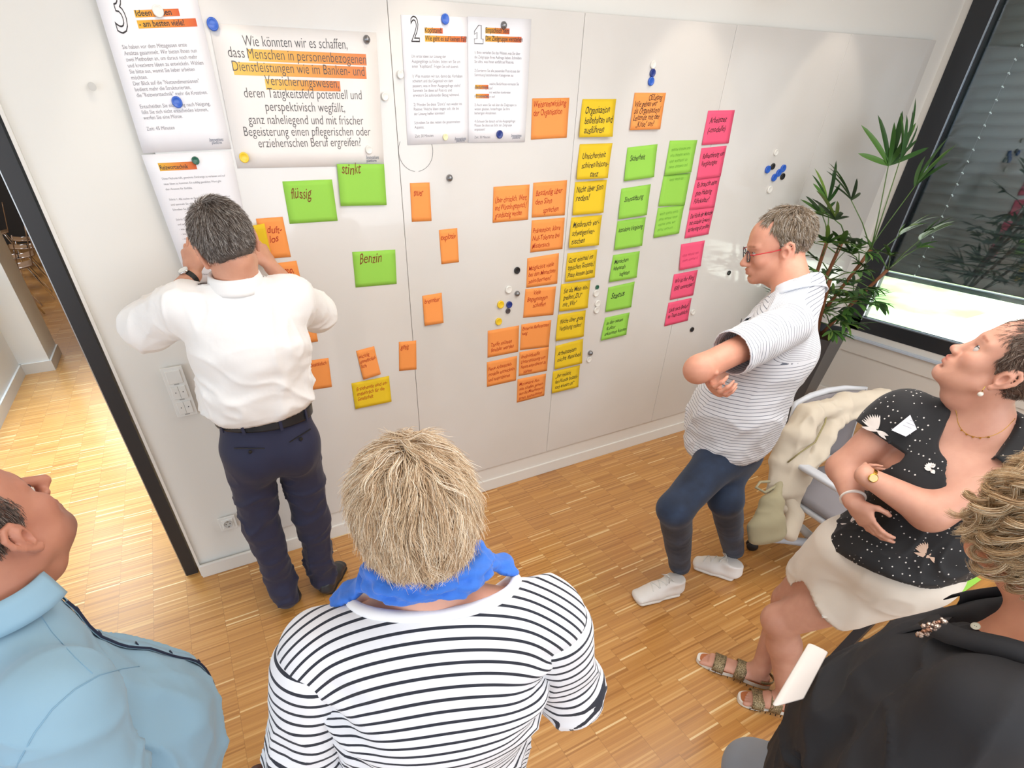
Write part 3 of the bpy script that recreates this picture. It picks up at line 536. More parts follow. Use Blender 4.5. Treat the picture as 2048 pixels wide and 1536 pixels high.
('g',(2.154,-0.0218,1.386),(2.349,-0.0218,1.389),(2.344,-0.0374,1.246),(2.146,-0.0294,1.241),[('Menschen', 0.52), ('lebensnah', 0.44), ('begleiten', 0.36, 0.26)],pen_b,(0.08, 0.34, 0.24, 0.032),'green sticky note reading Menschen lebensnah begleiten','green sticky notes on the board',0.0064),
('g',(2.152,-0.0218,1.21),(2.349,-0.0218,1.22),(2.342,-0.0356,1.073),(2.151,-0.0276,1.069),[('Status', 0.52)],pen_b,(0.14, 0.5, 0.2, 0.046),'green sticky note reading Status','green sticky notes on the board',0.0048),
('g',(2.16,-0.0218,1.032),(2.35,-0.0218,1.037),(2.336,-0.0392,0.9038),(2.144,-0.0312,0.8949),[('in der neuen', 0.66), ('Kultur', 0.36, 0.04), ('ankommen können', 0.86)],pen_b,(0.1, 0.34, 0.24, 0.03),'lowest green sticky note, reading in der neuen Kultur ankommen','green sticky notes on the board',0.008),
('g',(2.43,-0.0218,1.919),(2.628,-0.0218,1.918),(2.617,-0.0356,1.77),(2.43,-0.0276,1.761),[('nmunw unmuw nmu', 0.7), ('wnu munmu wnum', 0.7), ('umn wnmunm un', 0.66), ('nwm unmwu mn', 0.7)],pen_faint_g,(0.1, 0.3, 0.17, 0.024),'topmost of three green sticky notes with faint see-through writing','green sticky notes on the board',0.0048),
('g',(2.429,-0.0218,1.761),(2.628,-0.0218,1.766),(2.628,-0.0258,1.607),(2.427,-0.0258,1.613),[('umn wnm un', 0.5)],pen_faint_g,(0.25, 0.2, 0.17, 0.024),'middle of three green sticky notes with faint see-through writing','green sticky notes on the board',0.0032),
('g',(2.43,-0.0218,1.606),(2.629,-0.0218,1.607),(2.618,-0.0356,1.462),(2.432,-0.0276,1.452),[('wnm unmu nwm', 0.7), ('mnu wmnu unm', 0.7), ('unmw nmu wn', 0.66), ('nmu wnum', 0.6)],pen_faint_g,(0.1, 0.26, 0.18, 0.024),'lowest of three green sticky notes with faint see-through writing','green sticky notes on the board',0.0048),
('p',(2.663,-0.0218,2.046),(2.862,-0.0218,2.048),(2.869,-0.0258,1.898),(2.665,-0.0258,1.894),[('Arbeitszeit', 0.64), ('(-modelle)', 0.66)],pen_b,(0.12, 0.36, 0.28, 0.036),'topmost pink sticky note, reading Arbeitszeit','pink sticky notes on the board',0.0032),
('p',(2.671,-0.0218,1.88),(2.863,-0.0218,1.887),(2.867,-0.0258,1.739),(2.68,-0.0258,1.731),[('Refinanzierung von', 0.84), ('Vergütungen', 0.62)],pen_b,(0.1, 0.34, 0.24, 0.034),'second pink sticky note, reading Refinanzierung','pink sticky notes on the board',0.0032),
('p',(2.677,-0.0218,1.73),(2.868,-0.0218,1.738),(2.877,-0.024,1.581),(2.676,-0.024,1.579),[('Es braucht eine', 0.8), ('gute Haltung', 0.66), ('Führkultur!', 0.62)],pen_b,(0.1, 0.26, 0.27, 0.036),'third pink sticky note, reading Es braucht eine','pink sticky notes on the board',0.0016),
('p',(2.679,-0.0218,1.577),(2.879,-0.0218,1.583),(2.878,-0.0258,1.435),(2.684,-0.0258,1.427),[('Die Hürde der Mensche', 0.88), ('mit sozialen Erwart-', 0.84), ('forderung ist prüfen', 0.86)],pen_b,(0.08, 0.3, 0.24, 0.034),'fourth pink sticky note, reading Die Hürde','pink sticky notes on the board',0.0032),
('p',(2.668,-0.0218,1.396),(2.865,-0.0218,1.401),(2.86,-0.0392,1.255),(2.692,-0.0312,1.247),[('unm wnmu nm', 0.7), ('mwn unmw u', 0.7)],pen_faint_p,(0.1, 0.5, 0.2, 0.026),'pink sticky note with only faint writing, lifting off the board','pink sticky notes on the board',0.008),
('p',(2.661,-0.0218,1.225),(2.862,-0.0218,1.23),(2.869,-0.0258,1.074),(2.668,-0.0258,1.07),[('Wo ist der Kling', 0.8), ('(Elfi) umsetzbar?', 0.84)],pen_b,(0.1, 0.36, 0.28, 0.036),'pink sticky note second from the bottom, reading Wo ist','pink sticky notes on the board',0.0032),
('p',(2.665,-0.0218,1.052),(2.865,-0.0218,1.057),(2.874,-0.0258,0.9086),(2.668,-0.0258,0.9015),[('Läuft nach Bedarf', 0.84), ('im Team zusätzlich?', 0.86)],pen_b,(0.08, 0.42, 0.26, 0.036),'lowest pink sticky note, reading Läuft nach','pink sticky notes on the board',0.0032)]
for col, tl, tr, br, bl, rows, pen, (u0, v0, dv, hgt), lab, grp, curl in NOTES:
    if 'stinkt' in lab: tl, tr, br, bl = [(a[0], a[1]-.008, a[2]) for a in (tl, tr, br, bl)]
    sh = Sheet(tl, tr, br, bl, 0, curl)
    o = sh.build('sticky_note', NM[col]); tag(o, lab, 'sticky note', grp)
    if rows:
        lr = [(t[0], u0+(t[2] if len(t) > 2 else 0), v0+i*dv, hgt, t[1]*sh.w, 'L', .25, .006 if pen in (pen_b,) else (.003 if pen is pen_r else 0.), 0, .03) for i, t in enumerate(rows)]
        sh.put(lr, 'handwriting', pen, jit=.05)
# --- magnets
mm = {n_: mat('magnet_'+n_, h, .3, metal=.8 if n_ == 'silver' else 0, coat=.3 if n_ != 'silver' else 0) for n_, h in (('blue', '#2A5FC4'), ('navy', '#1D3380'), ('white', '#E9E7E0'), ('yellow', '#EFC92A'), ('cream', '#E9E3B4'), ('black', '#1C1B1D'), ('green', '#1F5F4A'), ('silver', '#8A8A8C'), ('grey', '#4A4347'))}
RX = Matrix.Rotation(R(90), 4, 'X')      # lathe axis z -> -y
def magnet(col, pos, r, lab, grp):
    if col == 'silver': prof = [(r*.95, 0), (r, r*.25), (r*.95, r*.7), (r*.75, r*1.1), (r*.4, r*1.35), (.0008, r*1.42)]
    else: prof = [(r*.98, 0), (r, r*.1), (r, r*.42), (r*.93, r*.52), (r*.8, r*.55), (r*.72, r*.5), (.0008, r*.5)]
    o = MB().lathe(prof, RX, 24).build('magnet', mm[col], None, pos, smooth=True)
    return tag(o, lab, 'magnet', grp)
for a in [('blue',(0.2848,-0.025,2.287),0.0180,'large blue magnet between the number 3 sheet and the big poster','round magnets on the board'),
('white',(0.1287,-0.025,2.312),0.0164,'large white magnet on the heading of the number 3 sheet','round magnets on the board'),
('blue',(0.1118,-0.025,2.078),0.0168,'large blue magnet in the text of the number 3 sheet','round magnets on the board'),
('green',(0.1204,-0.025,1.907),0.0129,'dark green magnet on the Reizworttechnik sheet','round magnets on the board'),
('silver',(0.8174,-0.0205,2.267),0.0132,'silver ball magnet at the upper right corner of the big poster','round magnets on the board'),
('blue',(1.142,-0.025,2.338),0.0164,'blue magnet over the heading of the number 2 sheet','round magnets on the board'),
('silver',(1.406,-0.0205,2.331),0.0133,'silver magnet on the heading of the number 1 sheet','round magnets on the board'),
('white',(0.9416,-0.025,2.166),0.0134,'white magnet half under the left edge of the number 2 sheet','round magnets on the board'),
('white',(0.8697,-0.025,2.097),0.0143,'white magnet sitting on the first board seam','round magnets on the board'),
('white',(0.7814,-0.025,1.923),0.0150,'white magnet beside the logo on the big poster','round magnets on the board'),
('yellow',(0.2902,-0.025,1.911),0.0173,'large yellow magnet at the lower left corner of the big poster','round magnets on the board'),
('cream',(1.128,-0.025,1.959),0.0118,'small pale yellow magnet at the foot of the number 2 sheet','round magnets on the board'),
('navy',(1.395,-0.025,1.964),0.0158,'dark blue magnet at the foot of the number 1 sheet','round magnets on the board'),
('silver',(1.143,-0.0205,1.807),0.0142,'silver magnet alone right of the green notes','round magnets on the board'),
('white',(2.233,-0.0205,2.225),0.0160,'white magnet on top of the column of three over the orange note','round magnets on the board'),
('navy',(2.238,-0.0205,2.194),0.0162,'dark navy magnet in the middle of the column of three','round magnets on the board'),
('blue',(2.236,-0.0205,2.162),0.0175,'blue magnet at the bottom of the column of three','round magnets on the board'),
('black',(1.518,-0.0205,1.374),0.0172,'black magnet left of the orange column','round magnets on the board'),
('white',(1.47,-0.0205,1.284),0.0199,'white magnet under the black magnet','round magnets on the board'),
('silver',(1.524,-0.0205,1.256),0.0141,'small silver magnet beside the white magnet','round magnets on the board'),
('yellow',(1.423,-0.0205,1.212),0.0202,'upper yellow magnet left of the blue magnet','round magnets on the board'),
('navy',(1.477,-0.0205,1.204),0.0177,'blue magnet in the cluster left of the orange column','round magnets on the board'),
('grey',(1.471,-0.0205,1.171),0.0141,'small dark grey magnet touching the blue magnet in the cluster','round magnets on the board'),
('yellow',(1.413,-0.0205,1.123),0.0196,'lower yellow magnet just above the orange Tarife note','round magnets on the board'),
('green',(2.067,-0.0205,1.222),0.0121,'small green magnet on top of the row beside the yellow column','round magnets on the board'),
('white',(2.063,-0.0205,1.19),0.0199,'white magnet under the small green magnet','round magnets on the board'),
('white',(2.084,-0.0205,1.127),0.0194,'middle white magnet beside the yellow column','round magnets on the board'),
('white',(2.083,-0.0205,1.09),0.0196,'lower white magnet beside the yellow column','round magnets on the board'),
('silver',(2.076,-0.0205,0.8259),0.0157,'small silver magnet low right of the yellow column','round magnets on the board'),
('white',(2.074,-0.0205,0.7838),0.0179,'white magnet under the small silver one','round magnets on the board'),
('white',(3.289,-0.0205,1.843),0.0166,'white magnet above the blue and black cluster','round magnets on the board'),
('blue',(3.256,-0.0205,1.758),0.0202,'left blue magnet of the cluster above the grey haired man','round magnets on the board'),
('black',(3.295,-0.0205,1.772),0.0169,'upper black magnet of the cluster above the grey haired man','round magnets on the board'),
('blue',(3.335,-0.0205,1.713),0.0205,'lowest blue magnet of the cluster above the grey haired man','round magnets on the board'),
('blue',(3.365,-0.0205,1.736),0.0205,'middle blue magnet of the cluster above the grey haired man','round magnets on the board'),
('blue',(3.394,-0.0205,1.758),0.0205,'right blue magnet of the cluster above the grey haired man','round magnets on the board'),
('black',(3.412,-0.0205,1.715),0.0176,'lower black magnet of the cluster above the grey haired man','round magnets on the board'),
('white',(3.325,-0.0205,1.65),0.0205,'white magnet just above the head of the grey haired man','round magnets on the board'),
('black',(3.158,-0.0205,1.179),0.0142,'small black dot magnet in front of the face of the man with glasses','round magnets on the board'),
('white',(2.906,-0.0205,0.96),0.0178,'small white magnet right of the lowest pink note','round magnets on the board'),
('black',(2.937,-0.0205,0.8374),0.0161,'small black dot magnet below the lowest pink note','round magnets on the board')]: magnet(*a)
# --- traces of marker on the board and the smudge on the wall
ring = empty('marker_drawing', (0.9902,-0.0213,1.907), 'faint black marker circle drawn on the board under the number 2 sheet', 'drawing')
pts = [(0.9185,-0.0213,1.918), (0.921,-0.0213,1.944), (0.9367,-0.0213,1.97), (0.9548,-0.0213,1.973)]
arc1 = [Vector(p_)-ring.location for p_ in pts]
cc = Vector((0.9904,-0.0213,1.911)); rx = (Vector((1.069,-0.0213,1.908))-cc).length; rz_ = (Vector((0.9919,-0.0213,1.838))-cc).length
for a0, a1 in ((150, 262), (275, 372), (-25, 40)):
    MB().tube([cc-ring.location+Vector((rx*math.cos(R(t)), 0, rz_*math.sin(R(t)))) for t in np.linspace(a0, a1, 14)], .0007, 4).build('stroke', M['ink'], ring)
# ---------------------------------------------------------------- figure kit: smooth blended volumes turned into one surface
def wloc(o):
    v = np.zeros(3)
    while o is not None: v += np.array(o.location); o = o.parent
    return v
def U(v): v = np.asarray(v, float); return v/(np.linalg.norm(v)+1e-12)
def A3(*v): return np.array(v, float)
class Pr:
    """elliptic tapered capsule from a to b: half widths (along side) and half depths"""
    def __init__(s, a, b, ra, rb=None, side=None, cap=1.0, tag='', g=0.):
        s.a = np.asarray(a, float); s.b = np.asarray(b, float)
        if rb is None: rb = ra
        s.ra = (ra, ra) if np.isscalar(ra) else tuple(ra); s.rb = (rb, rb) if np.isscalar(rb) else tuple(rb)
        w_ = s.b-s.a; s.L = np.linalg.norm(w_)+1e-9; s.w = w_/s.L
        sd = A3(1, 0, 0) if side is None else np.asarray(side, float)
        sd = sd-s.w*(sd@s.w)
        if np.linalg.norm(sd) < 1e-3: sd = np.cross(s.w, A3(0, 0, 1))
        s.s = U(sd); s.d = np.cross(s.w, s.s); s.cap = cap; s.tag = tag; s.g = g
    def bb(s):
        r = max(*s.ra, *s.rb)*max(1, s.cap)+s.g; return np.minimum(s.a, s.b)-r, np.maximum(s.a, s.b)+r
    def __call__(s, X, Y, Z):
        x = X-s.a[0]; y = Y-s.a[1]; z = Z-s.a[2]
        h0 = x*s.w[0]+y*s.w[1]+z*s.w[2]; t = np.clip(h0/s.L, 0, 1)
        u = x*s.s[0]+y*s.s[1]+z*s.s[2]; v = x*s.d[0]+y*s.d[1]+z*s.d[2]; h = h0-t*s.L
        a = s.ra[0]*(1-t)+s.rb[0]*t; b = s.ra[1]*(1-t)+s.rb[1]*t; c = np.minimum(a, b)*s.cap
        ua = u/a; vb = v/b; hc = h/c
        k0 = np.sqrt(ua*ua+vb*vb+hc*hc); k1 = np.sqrt((ua/a)**2+(vb/b)**2+(hc/c)**2)+1e-9
        return k0*(k0-1)/k1-s.g
class El:
    def __init__(s, c, r, R_=None, tag='', g=0.):
        s.c = np.asarray(c, float); s.r = np.asarray(r, float); s.R = np.eye(3) if R_ is None else np.asarray(R_, float); s.tag = tag; s.g = g
    def bb(s): m_ = s.r.max()+s.g; return s.c-m_, s.c+m_
    def __call__(s, X, Y, Z):
        x = X-s.c[0]; y = Y-s.c[1]; z = Z-s.c[2]; R_ = s.R
        q = [(x*R_[0, i]+y*R_[1, i]+z*R_[2, i])/s.r[i] for i in range(3)]
        k0 = np.sqrt(q[0]**2+q[1]**2+q[2]**2); k1 = np.sqrt((q[0]/s.r[0])**2+(q[1]/s.r[1])**2+(q[2]/s.r[2])**2)+1e-9
        return k0*(k0-1)/k1-s.g
def axis_coords(lo, hi, h, fine):
    out = [lo]; x = lo
    while x < hi:
        st = h
        for a, b, hf in fine:
            if a-2*h < x < b+h: st = min(st, hf if a-hf < x < b else h*.6)
        x += st; out.append(x)
    return np.array(out, np.float32)
class Vol:
    def __init__(s, prims, h=.008, fine=(), pad=.03):
        lo = np.min([p_.bb()[0] for p_, *_ in prims], 0)-pad; hi = np.max([p_.bb()[1] for p_, *_ in prims], 0)+pad
        s.ax = [axis_coords(lo[i], hi[i], h, [(f[0][i], f[1][i], f[2]) for f in fine]) for i in range(3)]
        s.f = np.full([len(a) for a in s.ax], .5, np.float32); s.h = h; s.cuts = []
        for it in prims:
            p_, k_ = it[0], it[1]; op = it[2] if len(it) > 2 else 'u'; s.add(p_, k_, op)
    def win(s, lo, hi, m_):
        sl = []
        for i in range(3):
            a = max(0, np.searchsorted(s.ax[i], lo[i]-m_)-1); b = min(len(s.ax[i]), np.searchsorted(s.ax[i], hi[i]+m_)+1); sl.append(slice(a, b))
        return tuple(sl), s.ax[0][sl[0]][:, None, None], s.ax[1][sl[1]][None, :, None], s.ax[2][sl[2]][None, None, :]
    def add(s, p_, k_=.02, op='u'):
        lo, hi = p_.bb(); sl, X, Y, Z = s.win(lo, hi, k_+2*s.h)
        if min(len(X), Y.shape[1], Z.shape[2]) < 1: return
        d = p_(X, Y, Z).astype(np.float32); a = s.f[sl]
        if op == 'u':
            h = np.maximum(k_-np.abs(a-d), 0)/k_; s.f[sl] = np.minimum(a, d)-h*h*k_*.25
        elif op == 's':
            d = -d; h = np.maximum(k_-np.abs(a-d), 0)/k_; s.f[sl] = np.maximum(a, d)+h*h*k_*.25
    def cut(s, p_, n, rad=9, open_=True):
        p_ = np.asarray(p_, float); n = U(n)
        sl, X, Y, Z = s.win(p_-rad, p_+rad, 0)
        d = (X-p_[0])*n[0]+(Y-p_[1])*n[1]+(Z-p_[2])*n[2]
        r2 = (X-p_[0])**2+(Y-p_[1])**2+(Z-p_[2])**2
        s.f[sl] = np.where(r2 < rad*rad, np.maximum(s.f[sl], d), s.f[sl])
        if open_: s.cuts.append((p_, n, rad))
        return s
    def mesh(s):
        f = s.f; ins = f < 0; nx, ny, nz = f.shape
        c = np.zeros((nx-1, ny-1, nz-1), np.int8)
        for i in (0, 1):
            for j in (0, 1):
                for k_ in (0, 1): c += ins[i:nx-1+i, j:ny-1+j, k_:nz-1+k_]
        act = (c > 0) & (c < 8); I = np.argwhere(act); idx = np.full(act.shape, -1, np.int32); idx[act] = np.arange(len(I))
        P = np.zeros((len(I), 3)); W = np.zeros(len(I)); ax = s.ax
        for d in range(3):
            o1, o2 = [x for x in range(3) if x != d]
            for a in (0, 1):
                for b in (0, 1):
                    A_ = I.copy(); A_[:, o1] += a; A_[:, o2] += b; B_ = A_.copy(); B_[:, d] += 1
                    fa = f[A_[:, 0], A_[:, 1], A_[:, 2]]; fb = f[B_[:, 0], B_[:, 1], B_[:, 2]]
                    m_ = (fa < 0) != (fb < 0); t = np.where(m_, fa/(fa-fb+1e-20), 0)
                    pos = np.zeros((len(I), 3))
                    for q in range(3): pos[:, q] = ax[q][A_[:, q]]
                    pos[:, d] += t*(ax[d][B_[:, d]]-ax[d][A_[:, d]])
                    P[m_] += pos[m_]; W[m_] += 1
        P /= W[:, None]
        Q = []
        for d in range(3):
            o1, o2 = [(1, 2), (2, 0), (0, 1)][d]
            sa = [slice(None)]*3; sb = [slice(None)]*3; sa[d] = slice(0, -1); sb[d] = slice(1, None)
            E_ = ins[tuple(sa)] != ins[tuple(sb)]; G = np.argwhere(E_); fl = ins[tuple(sa)][E_]
            ok = (G[:, o1] > 0) & (G[:, o2] > 0) & (G[:, o1] < f.shape[o1]-1) & (G[:, o2] < f.shape[o2]-1); G = G[ok]; fl = fl[ok]
            cs = []
            for a, b in ((-1, -1), (0, -1), (0, 0), (-1, 0)):
                H = G.copy(); H[:, o1] += a; H[:, o2] += b; cs.append(idx[H[:, 0], H[:, 1], H[:, 2]])
            q = np.stack(cs, 1); q[~fl] = q[~fl][:, ::-1]; Q.append(q)
        Q = np.concatenate(Q); Q = Q[(Q >= 0).all(1)]
        return P, Q
def smooth_mesh(P, Q, it=2, lam=.5, keep=None):
    E_ = np.concatenate([Q[:, [0, 1]], Q[:, [1, 2]], Q[:, [2, 3]], Q[:, [3, 0]]]); deg = np.bincount(E_[:, 0], minlength=len(P))+np.bincount(E_[:, 1], minlength=len(P))
    for _ in range(it):
        S = np.zeros_like(P)
        for d in range(3): S[:, d] = np.bincount(E_[:, 0], P[E_[:, 1], d], len(P))+np.bincount(E_[:, 1], P[E_[:, 0], d], len(P))
        N_ = P+lam*(S/np.maximum(deg, 1)[:, None]-P)
        if keep is not None: N_[keep] = P[keep]
        P = N_
    return P
def normals(P, Q):
    n = np.cross(P[Q[:, 2]]-P[Q[:, 0]], P[Q[:, 3]]-P[Q[:, 1]]); N_ = np.zeros_like(P)
    for j in range(4):
        for d in range(3): N_[:, d] += np.bincount(Q[:, j], n[:, d], len(P))
    return N_/(np.linalg.norm(N_, axis=1)[:, None]+1e-12)
def hash3(i, j, k_, s=0):
    h = (i*374761393+j*668265263+k_*2147483647+s*974634777) & 0xffffffff; h = ((h ^ (h >> 13))*1274126177) & 0xffffffff
    return ((h ^ (h >> 16)) & 0xffff)/65535.
def vnoise(P, s=0):
    P = np.asarray(P, float); i = np.floor(P).astype(np.int64); f = P-i; f = f*f*(3-2*f); r = 0
    for a in (0, 1):
        for b in (0, 1):
            for c in (0, 1):
                wt = (f[:, 0] if a else 1-f[:, 0])*(f[:, 1] if b else 1-f[:, 1])*(f[:, 2] if c else 1-f[:, 2])
                r = r+wt*hash3(i[:, 0]+a, i[:, 1]+b, i[:, 2]+c, s)
    return r*2-1
def folds(P, along, fa, fl, s=0, sharp=1.5):
    """cloth folds: long in direction along, narrow across"""
    a = U(along); Pa = (P@a)[:, None]*a; Q_ = (P-Pa)*fa+Pa*fl
    warp = vnoise(P*7, s+5)[:, None]*.6
    n = vnoise(Q_+warp, s); r = 1-np.abs(n)*2
    return np.sign(r)*np.abs(r)**sharp
def crease(P, along, fa, fl, s=0, p=5):
    a = U(along); Pa = (P@a)[:, None]*a; Q_ = (P-Pa)*fa+Pa*fl+vnoise(P*6, s+5)[:, None]*.7
    return (1-np.abs(vnoise(Q_, s)))**p
from mathutils.bvhtree import BVHTree
class OnMesh:
    """casts rays onto a finished garment, so that seams, buttons and prints lie on its folds"""
    def __init__(s, o):
        me = o.data; w_ = wloc(o); s.t = BVHTree.FromPolygons([Vector(v.co)+Vector(w_) for v in me.vertices], [tuple(p_.vertices) for p_ in me.polygons])
    def __call__(s, p_, d, L=2.):
        h = s.t.ray_cast(Vector(p_), Vector(U(d)), L); return None if h[0] is None else (np.array(h[0]), np.array(h[1]))
    def cam(s, q, off=0.):
        q = np.asarray(q, float); c = A3(0, -2.5, 2.0328); h = s(c, q-c, 6); return None if h is None else h[0]-U(q-c)*off
def surf(name, prims, m_, parent, h=.008, fine=(), cuts=(), it=2, disp=None, attrs=None, origin=None, thick=0, k_s=.5, post=None):
    V = Vol(prims, h, fine)
    for c in cuts: V.cut(*c)
    P, Q = V.mesh()
    if it: P = smooth_mesh(P, Q, it, k_s)
    for p_, n, rad in V.cuts:        # open the garment at its hems
        d = (P-p_)@n; near = (np.abs(d) < h*.9) & (np.linalg.norm(P-p_, axis=1) < rad*.999)
        capf = near[Q].all(1); 
        fn = np.cross(P[Q[:, 2]]-P[Q[:, 0]], P[Q[:, 3]]-P[Q[:, 1]]); fn /= np.linalg.norm(fn, axis=1)[:, None]+1e-12
        Q = Q[~(capf & (fn@n > .6))]
        d2 = d[near]; P[near] -= np.outer(d2*.95, n)
    if disp is not None:
        N_ = normals(P, Q); att = np.ones(len(P))
        for p_, n, rad in V.cuts: att = np.where(np.linalg.norm(P-p_, axis=1) < rad, np.minimum(att, .12+np.clip(np.abs((P-p_)@n)/.035, 0, 1)), att)
        P = P+N_*(disp(P, N_)*np.minimum(att, 1))[:, None]
    if post is not None: P, Q = post(P, Q)
    return mesh_np(name, P, Q, m_, parent, attrs, origin, thick)
def mesh_np(name, P, Q, m_, parent, attrs=None, origin=None, thick=0):
    used = np.zeros(len(P), bool); used[Q.ravel()] = True; re_ = np.cumsum(used)-1; P = P[used]; Q = re_[Q]
    pl_ = wloc(parent) if parent is not None else (np.array(origin, float) if origin is not None else np.zeros(3))
    me = bpy.data.meshes.new(name); nV, nF = len(P), len(Q); kk = Q.shape[1]
    me.vertices.add(nV); me.vertices.foreach_set('co', (P-pl_).astype(np.float32).ravel())
    me.loops.add(nF*kk); me.loops.foreach_set('vertex_index', Q.astype(np.int32).ravel())
    me.polygons.add(nF); me.polygons.foreach_set('loop_start', np.arange(0, nF*kk, kk, dtype=np.int32)); me.polygons.foreach_set('use_smooth', np.ones(nF, bool))
    me.update(calc_edges=True)
    for an, fn in (attrs or {}).items():
        v = fn(P)
        if v.ndim == 1: a = me.attributes.new(an, 'FLOAT', 'POINT'); a.data.foreach_set('value', v.astype(np.float32))
        else: a = me.attributes.new(an, 'FLOAT_COLOR', 'POINT'); a.data.foreach_set('color', np.c_[v, np.ones(len(v))].astype(np.float32).ravel())
    o = link(name, me, m_, parent, None if parent is not None else tuple(pl_))
    if thick:
        sd = o.modifiers.new('thickness', 'SOLIDIFY'); sd.thickness = thick; sd.offset = -1
    return o
# ---------------------------------------------------------------- head
def frame(fwd, up):
    f_ = U(fwd); u = np.asarray(up, float); u = U(u-f_*(u@f_)); r_ = np.cross(f_, u); return np.stack([r_, f_, u], 1)   # columns right, forward, up
class Head:
    def __init__(s, c, fwd, up=(0, 0, 1), k=1.0, female=False):
        s.c = np.asarray(c, float); s.R = frame(fwd, up); s.k = k; s.female = female
    def w(s, p_): return s.c+s.R@(np.asarray(p_, float)*s.k)
    def loc(s, P): return ((P-s.c)@s.R)/s.k
    def E(s, c, r, rot=None):
        R_ = s.R if rot is None else s.R@rot; return El(s.w(c), np.asarray(r)*s.k, R_)
    def Cp(s, a, b, ra, rb=None, side=(1, 0, 0)):
        f_ = lambda q: q*s.k if np.isscalar(q) else tuple(np.array(q)*s.k)
        return Pr(s.w(a), s.w(b), f_(ra), None if rb is None else f_(rb), s.R@np.asarray(side, float))
    def prims(s, neck_to=None, neck_r=.056, nose=1.0, fat=0., ears=True):
        L = []; a = L.append; fm = s.female
        a((s.E((0, -.018, .035), (.075, .093, .083)), .02)); a((s.E((0, .03, .035), (.064, .06, .066)), .03))
        a((s.E((0, .035, -.03), (.060+fat, .050, .075)), .03)); a((s.E((0, .03, -.068), (.052+fat*1.4, .052, .042)), .03))
        for sx in (-1, 1):
            a((s.Cp((sx*.050, -.002, -.055), (sx*.020, .066, -.096), .017+fat*.5, .014), .03))
            a((s.E((sx*.042, .058, -.026), (.024, .026, .024)), .02))
            a((s.Cp((sx*.010, .084, .021), (sx*.046, .070, .022), .0095, .008), .016))
        a((s.E((0, .074, -.098), (.020, .016, .016)), .02))
        a((s.E((0, .082, -.066), (.026, .014, .020)), .016))
        for sx in (-1, 1):
            a((s.E((sx*.032, .090, -.002), (.018, .014, .012)), .012, 's'))
        a((s.Cp((0, .084, .008), (0, .106*(.35+.65*nose)+.0, -.034), .0085, .0105), .012)); a((s.E((0, .108+.006*(nose-1), -.038), (.0105, .010, .0095)), .008))
        for sx in (-1, 1):
            a((s.E((sx*.0115, .098, -.041), (.0085, .011, .0075)), .006))
            a((s.Cp((sx*.019, .0845, .0065), (sx*.044, .0745, .0055), .0048, .0042), .006))      # upper lid
            a((s.Cp((sx*.020, .0825, -.0105), (sx*.043, .0735, -.0095), .0042, .0038), .006))     # lower lid
        a((s.E((0, .094, -.0620), (.022, .0080, .0052)), .006)); a((s.E((0, .092, -.0735), (.019, .0080, .0060)), .006))
        a((s.E((0, .1015, -.0675), (.026, .0048, .0016)), .003, 's'))
        a((s.E((0, .088, -.083), (.02, .006, .004)), .01, 's'))
        if ears:
            for sx in (-1, 1):
                e = lambda u, v: (sx*(.0795+.0115*min(1, max(0, (.014-u)*26))), -.012+u, -.006+v)
                a((s.Cp((sx*.074, -.004, -.004), (sx*.083, -.012, -.004), (.020, .010), (.026, .014), (0, 0, 1)), .006))
                rim = [(.012, .012), (.006, .026), (-.008, .031), (-.020, .022), (-.022, .006), (-.016, -.010), (-.006, -.024), (.002, -.031)]
                pts = [e(u, v) for u, v in rim]
                for p0, p1 in zip(pts, pts[1:]): a((s.Cp(p0, p1, .0052, .0052), .002))
                a((s.E(e(0, -.030), (.0055, .008, .009)), .004))
                a((s.Cp(e(-.010, .014), e(-.011, -.010), .0038), .002))
                a((s.E((sx*.0935, -.008, -.008), (.011, .0085, .014)), .003, 's'))
        if neck_to is not None:
            a((Pr(s.w((0, -.028, -.045)), neck_to, (neck_r*.98, neck_r), (neck_r*1.05, neck_r*1.02), s.R[:, 0]), .035))
            a((s.Cp((0, .02, -.08), (0, -.005, -.11), .035, .04), .03))
        return L
    def fine(s, h=.003, below=.14):
        lo = s.c-.13; hi = s.c+.14; lo[2] = s.c[2]-below; return (lo, hi, h)
    def colour(s, P, col, stubble=0., lips=(.72, .36, .34), brow=None, base=(1, 1, 1)):
        q = s.loc(P)
        def blob(c, r, pw=1.): return np.clip(1.25-np.sqrt((((q-np.array(c))/np.array(r))**2).sum(1)), 0, 1)**pw
        lp = np.clip(np.maximum(blob((0, .094, -.0615), (.021, .02, .0062)), blob((0, .093, -.0745), (.018, .02, .007)))*2.2, 0, 1)
        col = col*(1-lp[:, None]*.75)+lp[:, None]*.75*np.array(lips)
        ch = blob((.045, .07, -.03), (.024, .03, .022), 1)+blob((-.045, .07, -.03), (.024, .03, .022), 1)+blob((0, .11, -.036), (.015, .02, .014))+blob((.08, -.012, -.006), (.02, .03, .036), 1)+blob((-.08, -.012, -.006), (.02, .03, .036), 1)
        col = col*(1-np.clip(ch, 0, 1)[:, None]*np.array([.02, .09, .09]))
        if stubble:
            st = np.clip(np.maximum(blob((0, .06, -.085), (.07, .06, .045)), blob((0, .095, -.05), (.03, .02, .012)))*1.6, 0, 1)*stubble
            col = col*(1-st[:, None]*np.array([.42, .38, .32]))
        if brow is not None:
            for sx in (-1, 1):
                b_ = np.clip(np.maximum(blob((sx*.024, .09, .024), (.012, .02, .0042)), blob((sx*.039, .08, .0245), (.010, .02, .0035)))*1.6, 0, 1)[:, None]
                col = col*(1-b_)+b_*np.array(brow)
        return col
